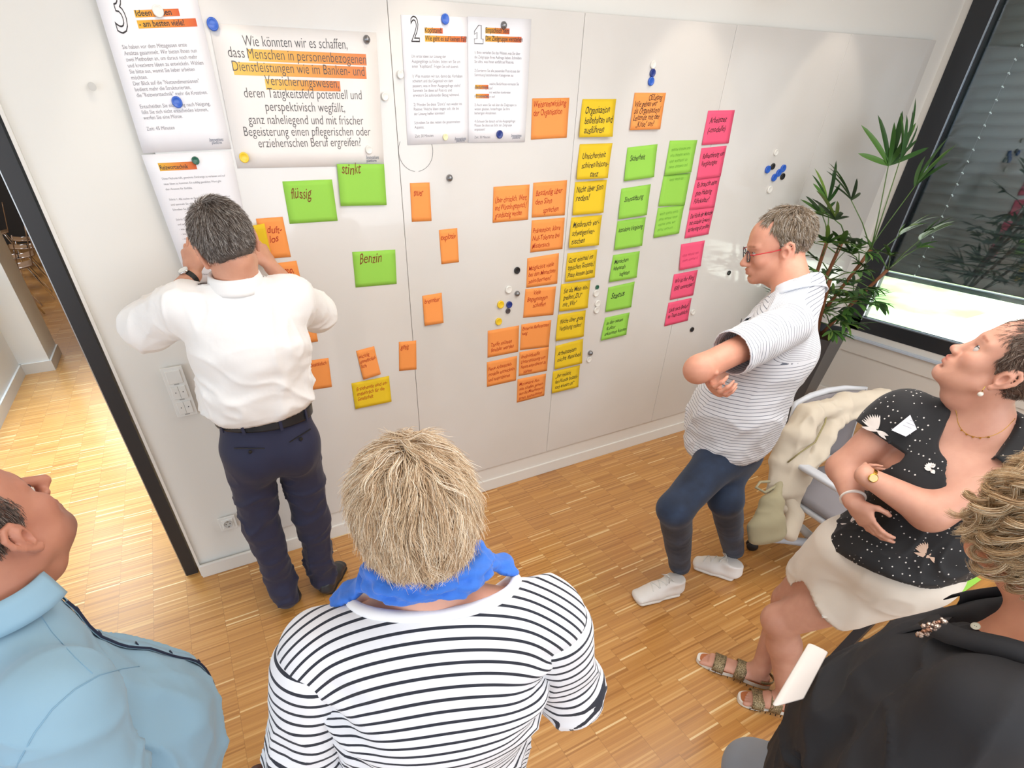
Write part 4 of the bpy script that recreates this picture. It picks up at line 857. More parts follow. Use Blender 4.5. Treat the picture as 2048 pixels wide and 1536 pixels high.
    def eyes(s, parent, iris='#5A6E7A', look=(0, 1, 0), r=.0122):
        for sx in (-1, 1):
            c = s.w((sx*.0315, .0735, -.002)); me_P, me_Q = sphere_np(c, r*s.k, 14)
            o = mesh_np('eye', me_P, me_Q, M['eye'], parent)
            d = U(s.R@np.asarray(look, float)); fr_ = frame(d, s.R[:, 2])
            mt = Matrix(((fr_[0, 0], fr_[0, 2], fr_[0, 1], 0), (fr_[1, 0], fr_[1, 2], fr_[1, 1], 0), (fr_[2, 0], fr_[2, 2], fr_[2, 1], 0), (0, 0, 0, 1)))
            mt.translation = Vector(c-wloc(parent))
            kx = s.k*r/.0122
            MB().tube([Vector(s.w((sx*.0315+r*1.02*math.cos(t)*math.cos(.35), .0735+r*1.03*math.sin(t), -.002+r*.42))-wloc(parent)) for t in np.linspace(.35, 2.8, 10)], .0009, 5).build('lash_line', M['lash'], o)
            MB().lathe([(.0056*kx, .0107*kx), (.0052*kx, .0113*kx), (.0025*kx, .0122*kx), (.0005, .01235*kx)], mt, 16).build('iris', mat('iris', iris, .15), o, smooth=True)
            MB().lathe([(.0026*kx, .0121*kx), (.0022*kx, .0126*kx), (.0003, .01275*kx)], mt, 12).build('pupil', M['rub'], o, smooth=True)
def sphere_np(c, r, n=12):
    P = []; Q = []
    for i in range(n+1):
        for j in range(2*n):
            a = math.pi*i/n; b = math.pi*j/n; P.append((c[0]+r*math.sin(a)*math.cos(b), c[1]+r*math.sin(a)*math.sin(b), c[2]+r*math.cos(a)))
    for i in range(n):
        for j in range(2*n): Q.append((i*2*n+j, (i+1)*2*n+j, (i+1)*2*n+(j+1) % (2*n), i*2*n+(j+1) % (2*n)))
    return np.array(P), np.array(Q)
def hand(W, d, n, thumb, curl=(.3, .35, .4, .45), k=1., thc=.5, spread=.06, curl2=None):
    """W wrist, d direction to the knuckles, n palm side, thumb side lateral"""
    d = U(d); n = np.asarray(n, float); n = U(n-d*(n@d)); s_ = np.asarray(thumb, float); s_ = U(s_-d*(s_@d)-n*(s_@n)); W = np.asarray(W, float); L = []
    L.append((Pr(W, W+d*.035*k, (.028*k, .019*k), (.036*k, .016*k), s_), .015)); L.append((Pr(W+d*.03*k, W+d*.082*k, (.037*k, .0155*k), (.041*k, .0125*k), s_), .012))
    L.append((El(W+d*.045*k+s_*.022*k+n*.008*k, A3(.02, .026, .014)*k, np.stack([s_, d, n], 1)), .012))
    ln = [(.044, .027, .021), (.049, .030, .023), (.045, .028, .022), (.035, .022, .019)]; rr = [.0088, .009, .0086, .0076]
    off = [.029, .0095, -.010, -.0285] if spread > .03 else [.025, .008, -.0085, -.0235]; out = [.086, .090, .086, .078]
    for i in range(4):
        p_ = W+d*(out[i]-.012)*k+s_*off[i]*k; a = curl[i]*.55; dd = U(d+s_*(1.5-i)*spread)
        for j in range(3):
            dr = dd*math.cos(a)+n*math.sin(a); q = p_+dr*ln[i][j]*k*(1.25 if j == 0 else 1)
            L.append((Pr(p_, q, rr[i]*k*(1-.06*j), rr[i]*k*(.95-.08*j)), .004)); p_ = q; a += (curl2 or curl)[i]*(1.15 if j == 0 else .8)
    p_ = W+d*.022*k+s_*.028*k+n*.006*k; dr = U(d*.75+s_*.75+n*.35); q = p_+dr*.042*k; L.append((Pr(p_, q, .0125*k, .0105*k), .01))
    dr = U(d*.95+s_*(.45-thc*.5)+n*(.3+thc*.5)); q2 = q+dr*.032*k; L.append((Pr(q, q2, .0102*k, .0092*k), .005)); dr = U(d*1-s_*thc*.6+n*(.3+thc*.6)); L.append((Pr(q2, q2+dr*.024*k, .009*k, .0078*k), .004))
    return L
# ---------------------------------------------------------------- skin and cloth materials
def skin(name, col, red=.25, rough=.5):
    m_ = mat(name, col, rough, sss=.12); k = kit(m_); at_ = k.attr('skin')
    nz = k.noise(26, 4, k.obj()); var = k.ramp(nz, [(.3, (1.05, 1.03, 1.01, 1)), (.7, (.95, .88, .86, 1))])
    k.l.new(k.mix(1, k.mix(1, col, at_.outputs['Color'], 'MULTIPLY'), var, 'MULTIPLY'), k.p.inputs['Base Color'])
    k.bump(k.noise(420, 3, k.obj()), .12, .001); return m_
M['eye'] = mat('eye_white', '#CFC6C0', .25)
M['lash'] = mat('dark_lash', '#3A2A24', .6)
def cloth(name, col, rough=.85, weave=900, b=.12, sheen=.15, wr=.0, wrs=14):
    m_ = mat(name, col, rough, sheen=sheen); k = kit(m_)
    h = k.noise(weave, 2, k.obj())
    if wr:
        n = k.new('Bump'); n.inputs['Strength'].default_value = wr; n.inputs['Distance'].default_value = .012; k.l.new(k.noise(wrs, 3, k.obj(), .45), n.inputs['Height'])
        b2 = k.bump(h, b, .0012); k.l.new(n.outputs[0], b2.inputs['Normal'])
    else: k.bump(h, b, .0012)
    return m_
ONE = lambda P: np.ones((len(P), 3))
# ---------------------------------------------------------------- hair strands
def hair_mat(name, stops, rough=.45):
    m_ = mat(name, '#806040', rough, spec=.4); k = kit(m_)
    hi = k.new('HairInfo'); geo = k.obj()
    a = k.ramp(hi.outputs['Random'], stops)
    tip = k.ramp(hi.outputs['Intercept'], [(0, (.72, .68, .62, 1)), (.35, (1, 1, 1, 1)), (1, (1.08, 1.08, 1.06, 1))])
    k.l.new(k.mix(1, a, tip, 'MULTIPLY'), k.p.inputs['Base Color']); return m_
def cap_mat(name, c1, c2, scale=(60, 60, 60)):
    m_ = mat(name, c1, .7); k = kit(m_); k.l.new(k.ramp(k.noise(90, 4, k.obj()), [(.3, c1), (.7, c2)]), k.p.inputs['Base Color']); k.bump(k.noise(240, 3, k.obj()), .5, .003); return m_
def make_curves(name, S, rad, m_, parent, label=None):
    """S: (n, steps, 3) world positions"""
    n, st, _ = S.shape; cu = bpy.data.hair_curves.new(name); cu.add_curves([st]*n)
    pl_ = wloc(parent)
    cu.attributes['position'].data.foreach_set('vector', (S-pl_).astype(np.float32).ravel())
    r_ = cu.attributes.get('radius') or cu.attributes.new('radius', 'FLOAT', 'POINT')
    t = np.linspace(0, 1, st); rr = rad*(1-.65*t**2); r_.data.foreach_set('value', np.tile(rr, n).astype(np.float32))
    cu.materials.append(m_); o = bpy.data.objects.new(name, cu); C.objects.link(o); o.parent = parent; o['kind'] = 'stuff'; return o
def grow(head, roots, dirs, length, steps=9, ec=(0, -.018, .035), er=(.078, .096, .086), lift0=.004, lift1=.006, turn=None, grav=.0, noise=.25, nsc=30, seed=1, curl=0, curln=2.):
    """strands walk over an ellipsoid in head space: dirs is a field f(q, s) giving the comb direction"""
    r_ = np.random.default_rng(seed); ec = np.array(ec); er = np.array(er); q = roots.copy(); out = [q.copy()]
    ln = length if isinstance(length, np.ndarray) else np.full(len(q), length); stp = (ln/(steps-1))[:, None]
    ph = r_.uniform(0, 6.28, len(q)); nz0 = r_.normal(0, 1, (len(q), 3))
    for i in range(1, steps):
        s_ = i/(steps-1); d = dirs(q, s_)
        nn = np.stack([vnoise(q*nsc+k_*17.3, seed+k_) for k_ in range(3)], 1)
        d = d+noise*nn+noise*.35*nz0; d[:, 2] -= grav*s_
        nrm = (q-ec)/er**2; nrm /= np.linalg.norm(nrm, axis=1)[:, None]
        d = d-nrm*(d*nrm).sum(1)[:, None]*.85; d /= np.linalg.norm(d, axis=1)[:, None]+1e-9
        q = q+d*stp
        lv = np.sqrt((((q-ec)/er)**2).sum(1))
        want = 1+(lift0+lift1*s_)/.085*(1+.35*nz0[:, 0]*.6)
        push = (want/lv)[:, None]; q2 = ec+(q-ec)*push; q = np.where((lv < want)[:, None], q2, q*.75+q2*.25)
        if curl:
            sd = np.cross(d, nrm); q = q+(sd*np.cos(ph+s_*curln*6.28)[:, None]+nrm*np.sin(ph+s_*curln*6.28)[:, None])*curl*s_
        out.append(q.copy())
    return np.stack(out, 1)
def scalp_roots(n, mask, ec=(0, -.018, .035), er=(.075, .093, .083), seed=3):
    r_ = np.random.default_rng(seed); out = []
    while sum(len(o_) for o_ in out) < n:
        v = r_.normal(0, 1, (n*2, 3)); v /= np.linalg.norm(v, axis=1)[:, None]; q = np.array(ec)+v*np.array(er); out.append(q[mask(q)])
    return np.concatenate(out)[:n]
def waves(head, parent, m_, ng, nc, mask, length, seed, amp, wl, lift0, lift1, cw, rad=.00036, er=(.080, .098, .094), ec=(0, -.02, .026), steps=26, rise=1.0):
    r_ = np.random.default_rng(seed); rt = scalp_roots(ng, mask, ec, er, seed)
    comb = lambda q, s_: (q-np.array((.01, -.05, .12)))*np.array((9., 9., 3.))+np.array((0, -.15, -.75))
    ln = length*r_.uniform(.7, 1.2, ng); G = grow(head, rt, comb, ln, steps, seed=seed, ec=ec, er=er, lift0=lift0, lift1=lift1, noise=.6, nsc=20, grav=.3)
    t = np.linspace(0, 1, steps)[None, :, None]; T = np.gradient(G, axis=1); T /= np.linalg.norm(T, axis=2)[..., None]+1e-9; nr = (G-np.array(ec)); nr /= np.linalg.norm(nr, axis=2)[..., None]; sd = np.cross(T, nr)
    ph = r_.uniform(0, 6.28, ng)[:, None, None]; k_ = 6.283*ln[:, None, None]/(wl*r_.uniform(.75, 1.4, ng)[:, None, None]); A_ = amp*r_.uniform(.6, 1.4, ng)[:, None, None]*np.clip(t*1.8, 0, 1)
    G = G+sd*np.sin(k_*t+ph)*A_+nr*(np.cos(k_*t+ph)+1.0)*A_*.8*rise
    idx = np.repeat(np.arange(ng), nc); off = r_.normal(0, cw, (len(idx), 3)); S = G[idx]+off[:, None]*(1-.35*np.sin(np.pi*t*.9))*(1+.6*t)+np.cumsum(r_.normal(0, .00015, (len(idx), steps, 3)), 1)
    return make_curves('hair_strands', head_world(head, S), rad, m_, parent)
def head_world(head, S): sh = S.shape; return (head.c+(S.reshape(-1, 3)*head.k)@head.R.T).reshape(sh)
def shoe(prefix, heel, toe, z0, parent, upper, sole, L=None, hgt=.085, collar=.075, name='shoe', laces=None, wid=.046):
    heel = np.array([*heel[:2], z0]); toe = np.array([*toe[:2], z0]); d = U(toe-heel); s_ = A3(-d[1], d[0], 0); L = np.linalg.norm(toe-heel); up = A3(0, 0, 1)
    a = heel+d*wid*.80; b = toe-d*wid*.85; mid = heel+d*L*.52
    pr = [(Pr(a+up*.040, mid+up*.040, (wid*.78, .034), (wid*.88, .034), s_), .02), (Pr(mid+up*.040, b+up*.030, (wid*.92, .034), (wid*.88, .024), s_), .02), (Pr(a+up*.04, a+d*.012+up*hgt, (wid*.76, .046), (wid*.80, .050), s_, .5), .02), (Pr(a+d*.03+up*hgt*.95, mid+d*.045+up*.052, (.036, .022), (.034, .020), s_), .03)]
    o = surf(name, pr, upper, parent, .0055, cuts=[(a+up*(hgt+.004), (d*-.12+up), .075, False), (mid+up*.014, -up, .3, False)], it=2)
    so_ = [(Pr(a+up*.012, mid+up*.012, (wid*.84, .018), (wid*.84, .018), s_), .01), (Pr(mid+up*.012, b+up*.013, (wid*.96, .018), (wid*.95, .016), s_), .01)]
    surf('sole', so_, sole, parent, .0055, cuts=[(mid+up*(.001), -up, .4, False), (mid+up*.026, up, .4, False)], it=1)
    if laces is not None:
        top = pr
        for i in range(6):
            base = a+d*(.052+.019*i); row = []
            for j in range(7):
                t = j/6*2-1; row.append(Vector(drop(top, base+s_*t*.026+d*.008*(t if i % 2 else -t)+up*.16, -up, .2)+up*.002-wloc(parent)))
            MB().tube(row, .0026, 6).build('lace', laces, parent, smooth=True)
        c = drop(top, a+d*.05+up*.16, -up, .2)-wloc(parent)
        for sg in (-1, 1): MB().tube([Vector(c), Vector(c+s_*sg*.018+up*.010+d*.012), Vector(c+s_*sg*.034+up*.002+d*.03), Vector(c+s_*sg*.012+up*.004+d*.016)], .0024, 6).build('lace_loop', laces, parent, smooth=True)
    return o
# ================================================================ man in the white shirt, facing the board
def V3(*v): return [np.array(x, float) for x in v]
pA = empty('person', (.08, -.46, 0), 'man in white shirt and navy trousers, from behind, sticking a yellow note up', 'person')
skA = skin('skin_man_in_white', '#D09A80')
hA = Head((0.1199,-0.515,1.699), (-.10, 1, -.28), (-.22, .25, 1), 1.04)
nbA, cheA, waiA, pelA = V3((.120, -.53, 1.575), (.118, -.525, 1.38), (.10, -.50, 1.13), (.095, -.50, .98))
shAl, shAr, elAl, elAr, wrAl, wrAr = V3((-.052, -.50, 1.525), (.287, -.50, 1.505), (-.165, -.33, 1.455), (.39, -.33, 1.40), (.0, -.175, 1.555), (.285, -.17, 1.55))
hipAl, hipAr, knAl, knAr, anAl, anAr = V3((.0, -.50, .96), (.185, -.50, .95), (-.035, -.47, .56), (.185, -.46, .54), (-0.0253,-0.45,0.1807), (0.1744,-0.4,0.0962))
sdA = A3(1, 0, -.06)
body = [(Pr(pelA, waiA, (.155, .11), (.145, .10), sdA), .05), (Pr(waiA, cheA, (.145, .10), (.165, .115), sdA), .05), (Pr(cheA, cheA+A3(0, 0, .10), (.165, .115), (.14, .085), sdA), .05), (Pr(shAl, shAr, .055, .055), .05),
        (Pr(shAl, elAl, .05, .042), .03), (Pr(shAr, elAr, .05, .042), .03), (Pr(elAl, wrAl, .043, .029), .02), (Pr(elAr, wrAr, .043, .029), .02),
        (Pr(hipAl, knAl, .08, .058), .04), (Pr(knAl, anAl, .055, .038), .02), (Pr(hipAr, knAr, .08, .058), .04), (Pr(knAr, anAr, .055, .038), .02)]
body += hA.prims(nbA, .060)
hdAl = hand(wrAl, A3(.10, .30, 1), A3(.55, .45, -.1), A3(.6, -.6, .1), (.7, .6, .7, .8), 1.0, .7)
hdAr = hand(wrAr, A3(-.25, .40, .85), A3(-.5, .5, .0), A3(-.6, -.5, .2), (.5, .6, .7, .8), 1.0, .8)
body += hdAl+hdAr
surf('body', body, skA, pA, .011, fine=[hA.fine(.0045), (np.minimum(wrAl, wrAr)-.03, np.maximum(wrAl, wrAr)+.2, .005)], it=1, attrs={'skin': lambda P: hA.colour(P, ONE(P))})
# shirt
whA = cloth('white_shirt_cotton', '#F2F0EE', .8, 1200, .08, .1, .4, 13)
def dA(P, N_):
    z = P[:, 2]; a = folds(P, (1, .1, -.25), 22, 4, 3, .8)*.008*np.clip((1.50-z)*4, .15, 1)+folds(P, (1, 0, .35), 13, 3, 9, .8)*.010*np.clip((1.42-z)*3.5, 0, 1)
    return a*.6+crease(P, (1, .1, -.35), 15, 3.2, 3)*.014*np.clip((1.46-z)*4, .1, 1)+crease(P, (1, 0, .45), 12, 3, 19)*.010*np.clip((1.50-z)*4, .1, 1)+crease(P, (.2, 0, 1), 14, 4, 29)*.007+vnoise(P*9, 2)*.004-np.clip((z-1.60)*40, 0, 1)*a*.8
body_sh = [(Pr(waiA+A3(0, 0, -.03), waiA+A3(0, 0, .07), (.178, .128), (.183, .130), sdA), .05), (Pr(waiA+A3(0, 0, .06), cheA, (.180, .128), (.186, .130), sdA), .06), (Pr(cheA, cheA+A3(0, 0, .11), (.188, .128), (.165, .098), sdA), .06),
           (Pr(shAl+A3(0, 0, 0), shAr, (.064, .060), (.064, .060), A3(0, 1, 0)), .06), (Pr(nbA+A3(-.0, -.0, .0), nbA-A3(0, 0, .10), (.075, .07), (.17, .09), sdA), .05),
           (Pr(shAl, elAl+A3(-.03, -.02, -.015), (.082, .07), (.082, .075)), .06), (Pr(shAr, elAr+A3(.01, -.0, -.0), (.078, .07), (.074, .07)), .05),
           (Pr(elAl+A3(-.03, -.02, -.015), elAl+(wrAl-elAl)*.42, (.080, .072), (.056, .054)), .04), (Pr(elAr, elAr+(wrAr-elAr)*.38, (.070, .062), (.054, .054)), .04)]
surf('shirt', body_sh, whA, pA, .0075, cuts=[(nbA+A3(0, .004, .022), hA.c-nbA, .12), (elAl+(wrAl-elAl)*.48, wrAl-elAl, .12), (elAr+(wrAr-elAr)*.42, wrAr-elAr, .12), (waiA+A3(0, 0, -.014), A3(.06, 0, -1), .4)], it=2, disp=dA, thick=.002)
# collar
def ring(name, c, n, r0, r1, h, m_, parent, a0=0, a1=2*math.pi, side=(1, 0, 0), flare=.0, thick=.0025, seg=40, lean=(0, 0, 0), fold=None):
    c = np.array(c, float); n = U(n); s_ = U(np.array(side)-n*(np.array(side)@n)); f_ = np.cross(n, s_); ln = np.array(lean)
    P = []; Q = []; nv = 8
    for j in range(nv+1):
        t = j/nv
        for i in range(seg+1):
            a = a0+(a1-a0)*i/seg; x, y = math.cos(a), math.sin(a)
            if fold is None: rr = (r0+flare*t, r1+flare*t); z = h*t
            else:
                rr, z = fold(t, a, r0, r1, h)
            P.append(c+s_*x*rr[0]+f_*y*rr[1]+n*z+ln*t)
    for j in range(nv):
        for i in range(seg): b = j*(seg+1)+i; Q.append((b, b+1, b+seg+2, b+seg+1))
    return mesh_np(name, np.array(P), np.array(Q), m_, parent, thick=thick)
def collar_fold(t, a, r0, r1, h):
    if t < .45: s_ = t/.45; return (r0-.004*s_, r1-.004*s_), h*s_
    s_ = (t-.45)/.55; return (r0+.004+.015*s_, r1+.004+.015*s_), h*(1-s_*1.05)
nA = U(hA.c-nbA+A3(0, -.03, .05))
ring('collar', nbA+A3(0, .004, -.002), nA, .073, .071, .050, whA, pA, R(120), R(420), (1, 0, 0), fold=collar_fold)
# trousers
nvA = cloth('navy_wool', '#20233F', .75, 1400, .08, .1, .12, 10)
def dT(P, N_): return (crease(P, (1, 0, .3), 13, 4, 21)*.009+folds(P, (1, 0, .25), 18, 6, 21)*.003+vnoise(P*8, 4)*.004)*np.clip((.95-P[:, 2])*5, 0, 1)*np.where(P[:, 2] < .25, 1.8, 1)
tr = [(Pr(waiA+A3(0, 0, -.05), pelA+A3(0, 0, .0), (.170, .118), (.178, .135), sdA), .04), (El(pelA+A3(-.075, -.035, -.04), (.09, .105, .115)), .05), (El(pelA+A3(.08, -.035, -.045), (.09, .105, .115)), .05),
      (Pr(hipAl, knAl+A3(-.0, 0, 0), (.098, .104), (.075, .078)), .03), (Pr(knAl, anAl+A3(0, .01, -.02), (.074, .078), (.060, .070), sdA), .03), (Pr(hipAr, knAr, (.098, .104), (.075, .078)), .03), (Pr(knAr, anAr+A3(0, .01, -.01), (.074, .078), (.060, .070), sdA), .03),
      (Pr(anAl+A3(0, .0, -.02), anAl+A3(.0, .02, -.10), (.062, .072), (.058, .085), sdA), .02), (Pr(anAr+A3(0, .0, -.02), anAr+A3(.01, .02, -.07), (.062, .072), (.058, .085), sdA), .02)]
T_ = surf('trousers', tr, nvA, pA, .0085, cuts=[(waiA+A3(0, 0, -.018), A3(.06, 0, 1), .4), (A3(.08, -.45, .055), A3(0, 0, -1), .5)], it=2, disp=dT, thick=.003)
bltA = mat('black_leather', '#20242A', .32)
bp_ = waiA+A3(0, 0, -.045)
ring('belt', bp_, (.06, 0, 1), .182, .131, .042, bltA, pA, side=(1, 0, -.06), thick=.004, seg=64)
for ang in (-120, -78, -40, -150): 
    a = R(ang); c = bp_+A3(.186*math.cos(a), .135*math.sin(a), .020-.011*math.cos(a))-wloc(pA)
    MB().box(c, (.011, .005, .05), Matrix.Rotation(a+math.pi/2, 3, 'Z')).build('belt_loop', nvA, pA)
for ang, dz in ((-118, -.085), (-55, -.085)):
    a = R(ang); c = pelA+A3(.182*math.cos(a), .150*math.sin(a), .055)-wloc(pA)
    MB().box(c, (.115, .003, .004), Matrix.Rotation(a+math.pi/2, 3, 'Z')).build('pocket_welt', bltA, pA)
    MB().lathe([(.007, 0), (.007, .003), (.001, .004)], Matrix.Translation(Vector(c+A3(0, -.001, -.014))) @ Matrix.Rotation(R(90), 4, 'X'), 14).build('pocket_button', M['rub'], pA)
shA = mat('black_shoe_leather', '#2B2D31', .4)
shoe('a', (0.0208,-0.4624), (-0.0843,-0.1654), .0, pA, shA, M['rub'], name='shoe', wid=.047)
shoe('a', (0.1533,-0.4694), (0.3067,-0.2625), .0, pA, shA, M['rub'], name='shoe', wid=.047)
# hair: short dark brown, greying, swirling out of the crown
def hair_cap(head, name, m_, parent, infl=.010, k_=1, cuts=(), extra=(), h=.006, disp=.002, ec=(0, -.018, .035), er=(.075, .093, .083)):
    pr = [(El(head.w(ec), (np.array(er)+infl)*head.k, head.R), .02)]+[(head.E(c, r), .03) for c, r in extra]
    cc = [(head.w(p_), head.R@np.array(n_, float), .3, False) for p_, n_ in cuts]
    return surf(name, pr, m_, parent, h, cuts=cc, it=2, disp=lambda P, N_: vnoise(P*55, 3)*disp)
def short_mask(hl=.075, nape=-.055, ear=.008):
    def f(q):
        front = q[:, 1]; line = np.where(front > .035, (front-.035)*1.9-.0+.012, np.where(front > -.02, ear-.012, nape+(front+.10)*.25))
        return q[:, 2] > line
    return f
capA = hair_cap(hA, 'hair', cap_mat('dark_grey_brown_hair_base', '#3A302B', '#5A5049'), pA, .006, cuts=[((0, 0, -.052), (0, -.1, -1)), ((0, .052, -.0), (0, 1, -.75))], extra=[((0, -.062, -.03), (.052, .040, .04))])
hmA = hair_mat('dark_greying_hair', [(0, '#3A2E28'), (.4, '#5A4C43'), (.65, '#7E736B'), (.85, '#B0A8A2'), (1, '#DAD5D0')])
crA = np.array((-.022, -.052, .108))
def combA(q, s_):
    d = q-crA; d[:, 2] *= .5; sw = np.cross(d, np.array((0, 0, 1.))); d = d+sw*np.clip(.5-np.linalg.norm(d, axis=1)*3, 0, 1)[:, None]*1.1
    return d/(np.linalg.norm(d, axis=1)[:, None]+1e-6)+np.array((0, -.0, -.35))
rt = scalp_roots(26000, short_mask(nape=-.062), ec=(0, -.018, .033), er=(.077, .096, .086))
tape = .4+.6*np.clip((rt[:, 2]+.05)/.11, 0, 1)
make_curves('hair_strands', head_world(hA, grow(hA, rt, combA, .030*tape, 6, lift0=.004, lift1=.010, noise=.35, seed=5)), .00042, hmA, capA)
# wrist watch
def band(c, n, r, wdt, m_, parent, name, seg=28, th=.002):
    c = Vector(c)-Vector(wloc(parent)); q = Vector(n).to_track_quat('Z', 'Y').to_matrix().to_4x4(); q.translation = c
    return MB().lathe([(r, -wdt/2), (r+th, -wdt/2), (r+th, wdt/2), (r, wdt/2)], q, seg).build(name, m_, parent, smooth=False)
wc = wrAl+(elAl-wrAl)*.10; wn_ = U(wrAl-elAl)
band(wc, wn_, .031, .02, M['rub'], pA, 'watch_strap')
face_d = U(A3(-.75, -.62, .25)-wn_*(A3(-.75, -.62, .25)@wn_)); q = Vector(face_d).to_track_quat('Z', 'Y').to_matrix().to_4x4(); q.translation = Vector(wc+face_d*.032-wloc(pA))
wa = MB().lathe([(.018, -.002), (.0205, .001), (.0205, .006), (.018, .008), (.0175, .007)], q, 28).build('watch_case', M['chrome'], pA, smooth=True)
MB().lathe([(.0172, .0065), (.0172, .0072), (.0005, .0073)], q, 28).build('watch_dial', M['white_pl'], wa)
# the yellow note he is pressing on
ynh = Sheet((0.2533,-0.045,1.683), (0.309,-0.05,1.689), (0.3108,-0.04,1.535), (0.2607,-0.045,1.545), .0, .006)
o = ynh.build('sticky_note', NM['y']); tag(o, 'yellow sticky note held in the right hand of the man in white', 'sticky note', 'yellow sticky notes on the board')
# ---------------------------------------------------------------- switches, socket and room panel on the wall
swm = M['white_pl']
tl, tr_, br_, bl_ = [Vector(v) for v in ((-0.2375,0,1.156), (-0.1605,0,1.158), (-0.1549,0,0.9409), (-0.2441,0,0.9332))]
t = empty('light_switch_panel', tuple((tl+br_)/2), 'white three-gang switch panel on the wall left of the man in white', 'switch')
c0 = Vector((0, 0, 0)); W_ = .086; H_ = .232
MB().box((0, -.004, 0), (W_, .008, H_), bevel=.002).build('frame', swm, t)
for i in range(3):
    zc = (1-i)*.0725
    if i == 0: MB().box((0, -.010, zc), (.058, .006, .058), bevel=.002).build('rocker', swm, t)
    else:
        for sx in (-1, 1):
            r_ = MB().box((sx*.0148, -.010, zc), (.0285, .006, .058), bevel=.0015).build('rocker', swm, t)
            MB().lathe([(.0022, 0), (.0022, .0006), (.0003, .0007)], Matrix.Translation((sx*.0148, -.0131, zc+.002)) @ RX, 10).build('indicator', M['rub'], r_)
    MB().box((0, -.0083, zc-.034), (.02, .0006, .0045)).build('label_strip', mat('grey_label', '#A9A9A8', .6), t)
tq = [Vector(v) for v in ((-0.2363,0,0.339), (-0.152,0,0.2572))]
t = empty('wall_socket', tuple((tq[0]+tq[1])/2), 'white wall socket low on the wall beside the navy trousers', 'socket')
MB().box((0, -.004, 0), (.082, .008, .082), bevel=.002).build('frame', swm, t)
MB().box((0, -.010, 0), (.056, .006, .056), bevel=.002).build('cover', swm, t)
s_ = MB().lathe([(.0215, 0), (.0215, .0045), (.0195, .0045), (.0185, .001), (.0005, .0012)], Matrix.Translation((0, -.0125, 0)) @ RX, 28).build('socket_well', mat('socket_grey', '#C9C8C4', .5), t, smooth=False)
for sx in (-1, 1): MB().lathe([(.0028, 0), (.0028, .0012), (.0003, .0013)], Matrix.Translation((sx*.0095, -.0130, 0)) @ RX, 10).build('pin_hole', M['rub'], t)
for sz in (-1, 1): MB().box((0, -.0155, sz*.017), (.006, .003, .006)).build('earth_clip', M['silv'], t)
t = empty('room_control_panel', (-0.2319,0,1.387), 'small dark wall panel in a silver frame, half behind the left elbow of the man in white', 'panel')
MB().box((0.018, -.004, -.012), (.084, .008, .084), bevel=.002).build('frame', M['silv'], t)
MB().box((0.018, -.009, -.012), (.062, .003, .062)).build('display', M['rub'], t)
# ================================================================ woman in the striped top, back to the camera
def ev(prims, P):
    P = np.atleast_2d(P); f = np.full(len(P), 9.)
    for it in prims:
        d = it[0](P[:, 0], P[:, 1], P[:, 2]); k_ = it[1]
        if len(it) > 2 and it[2] == 's': d = -d; h = np.maximum(k_-np.abs(f-d), 0)/k_; f = np.maximum(f, d)+h*h*k_*.25
        else: h = np.maximum(k_-np.abs(f-d), 0)/k_; f = np.minimum(f, d)-h*h*k_*.25
    return f
def drop(prims, p_, d, L=.5, n=160):
    """first surface point met going from p_ along d"""
    p_ = np.asarray(p_, float); d = U(d); T = np.linspace(0, L, n); f = ev(prims, p_+T[:, None]*d); i = np.argmax(f < 0)
    drop.hit = bool((f < 0).any())
    return p_+d*T[i]
pD = empty('person', (.2, -1.98, 0), 'woman with short blond hair, blue scarf and striped top, seen from behind', 'person')
skD = skin('skin_woman_striped', '#DDA58C')
hD = Head((.196, -1.905, 1.545), (.12, 1, -.12), (.02, .12, 1), .95, female=True)
nbD, cheD, waiD, pelD = V3((.195, -1.965, 1.418), (.185, -1.985, 1.24), (.17, -1.97, 1.05), (.17, -1.96, .92))
shDl, shDr, elDl, elDr, wrDl, wrDr = V3((.020, -1.925, 1.352), (.362, -2.035, 1.362), (-.060, -1.935, 1.085), (.432, -2.045, 1.12), (.03, -1.74, 1.02), (.36, -1.80, 1.04))
sdD = U(shDr-shDl); fwD = U(np.cross(A3(0, 0, 1), sdD))
hipDl, hipDr = pelD-sdD*.09, pelD+sdD*.09
ftDl, ftDr = A3(.08, -1.93, .08), A3(.27, -1.98, .08)
knDl, knDr = (hipDl+ftDl)/2+fwD*.02, (hipDr+ftDr)/2+fwD*.02
body = [(Pr(pelD, waiD, (.16, .12), (.15, .11), sdD), .05), (Pr(waiD, cheD, (.15, .11), (.155, .115), sdD), .05), (Pr(cheD, nbD-A3(0, 0, .07), (.155, .115), (.13, .07), sdD), .05), (Pr(shDl, shDr, .048, .048), .06), (Pr(nbD+A3(0, -.01, -.055), nbD+A3(0, 0, -.01), (.115, .055), (.062, .05), sdD), .05),
        (Pr(shDl, elDl, .052, .044), .03), (Pr(shDr, elDr, .052, .044), .03), (Pr(elDl, wrDl, .042, .027), .02), (Pr(elDr, wrDr, .042, .027), .02),
        (Pr(hipDl, knDl, .08, .06), .04), (Pr(knDl, ftDl, .055, .035), .02), (Pr(hipDr, knDr, .08, .06), .04), (Pr(knDr, ftDr, .055, .035), .02)]
body += hD.prims(nbD, .052) + hand(wrDl, U(wrDl-elDl), A3(0, -.3, -1), A3(1, 0, 0)) + hand(wrDr, U(wrDr-elDr), A3(0, -.3, -1), A3(-1, 0, 0))
surf('body', body, skD, pD, .010, fine=[(nbD-A3(.2, .15, .05), nbD+A3(.2, .15, .3), .006)], it=2, attrs={'skin': lambda P: hD.colour(P, ONE(P))})
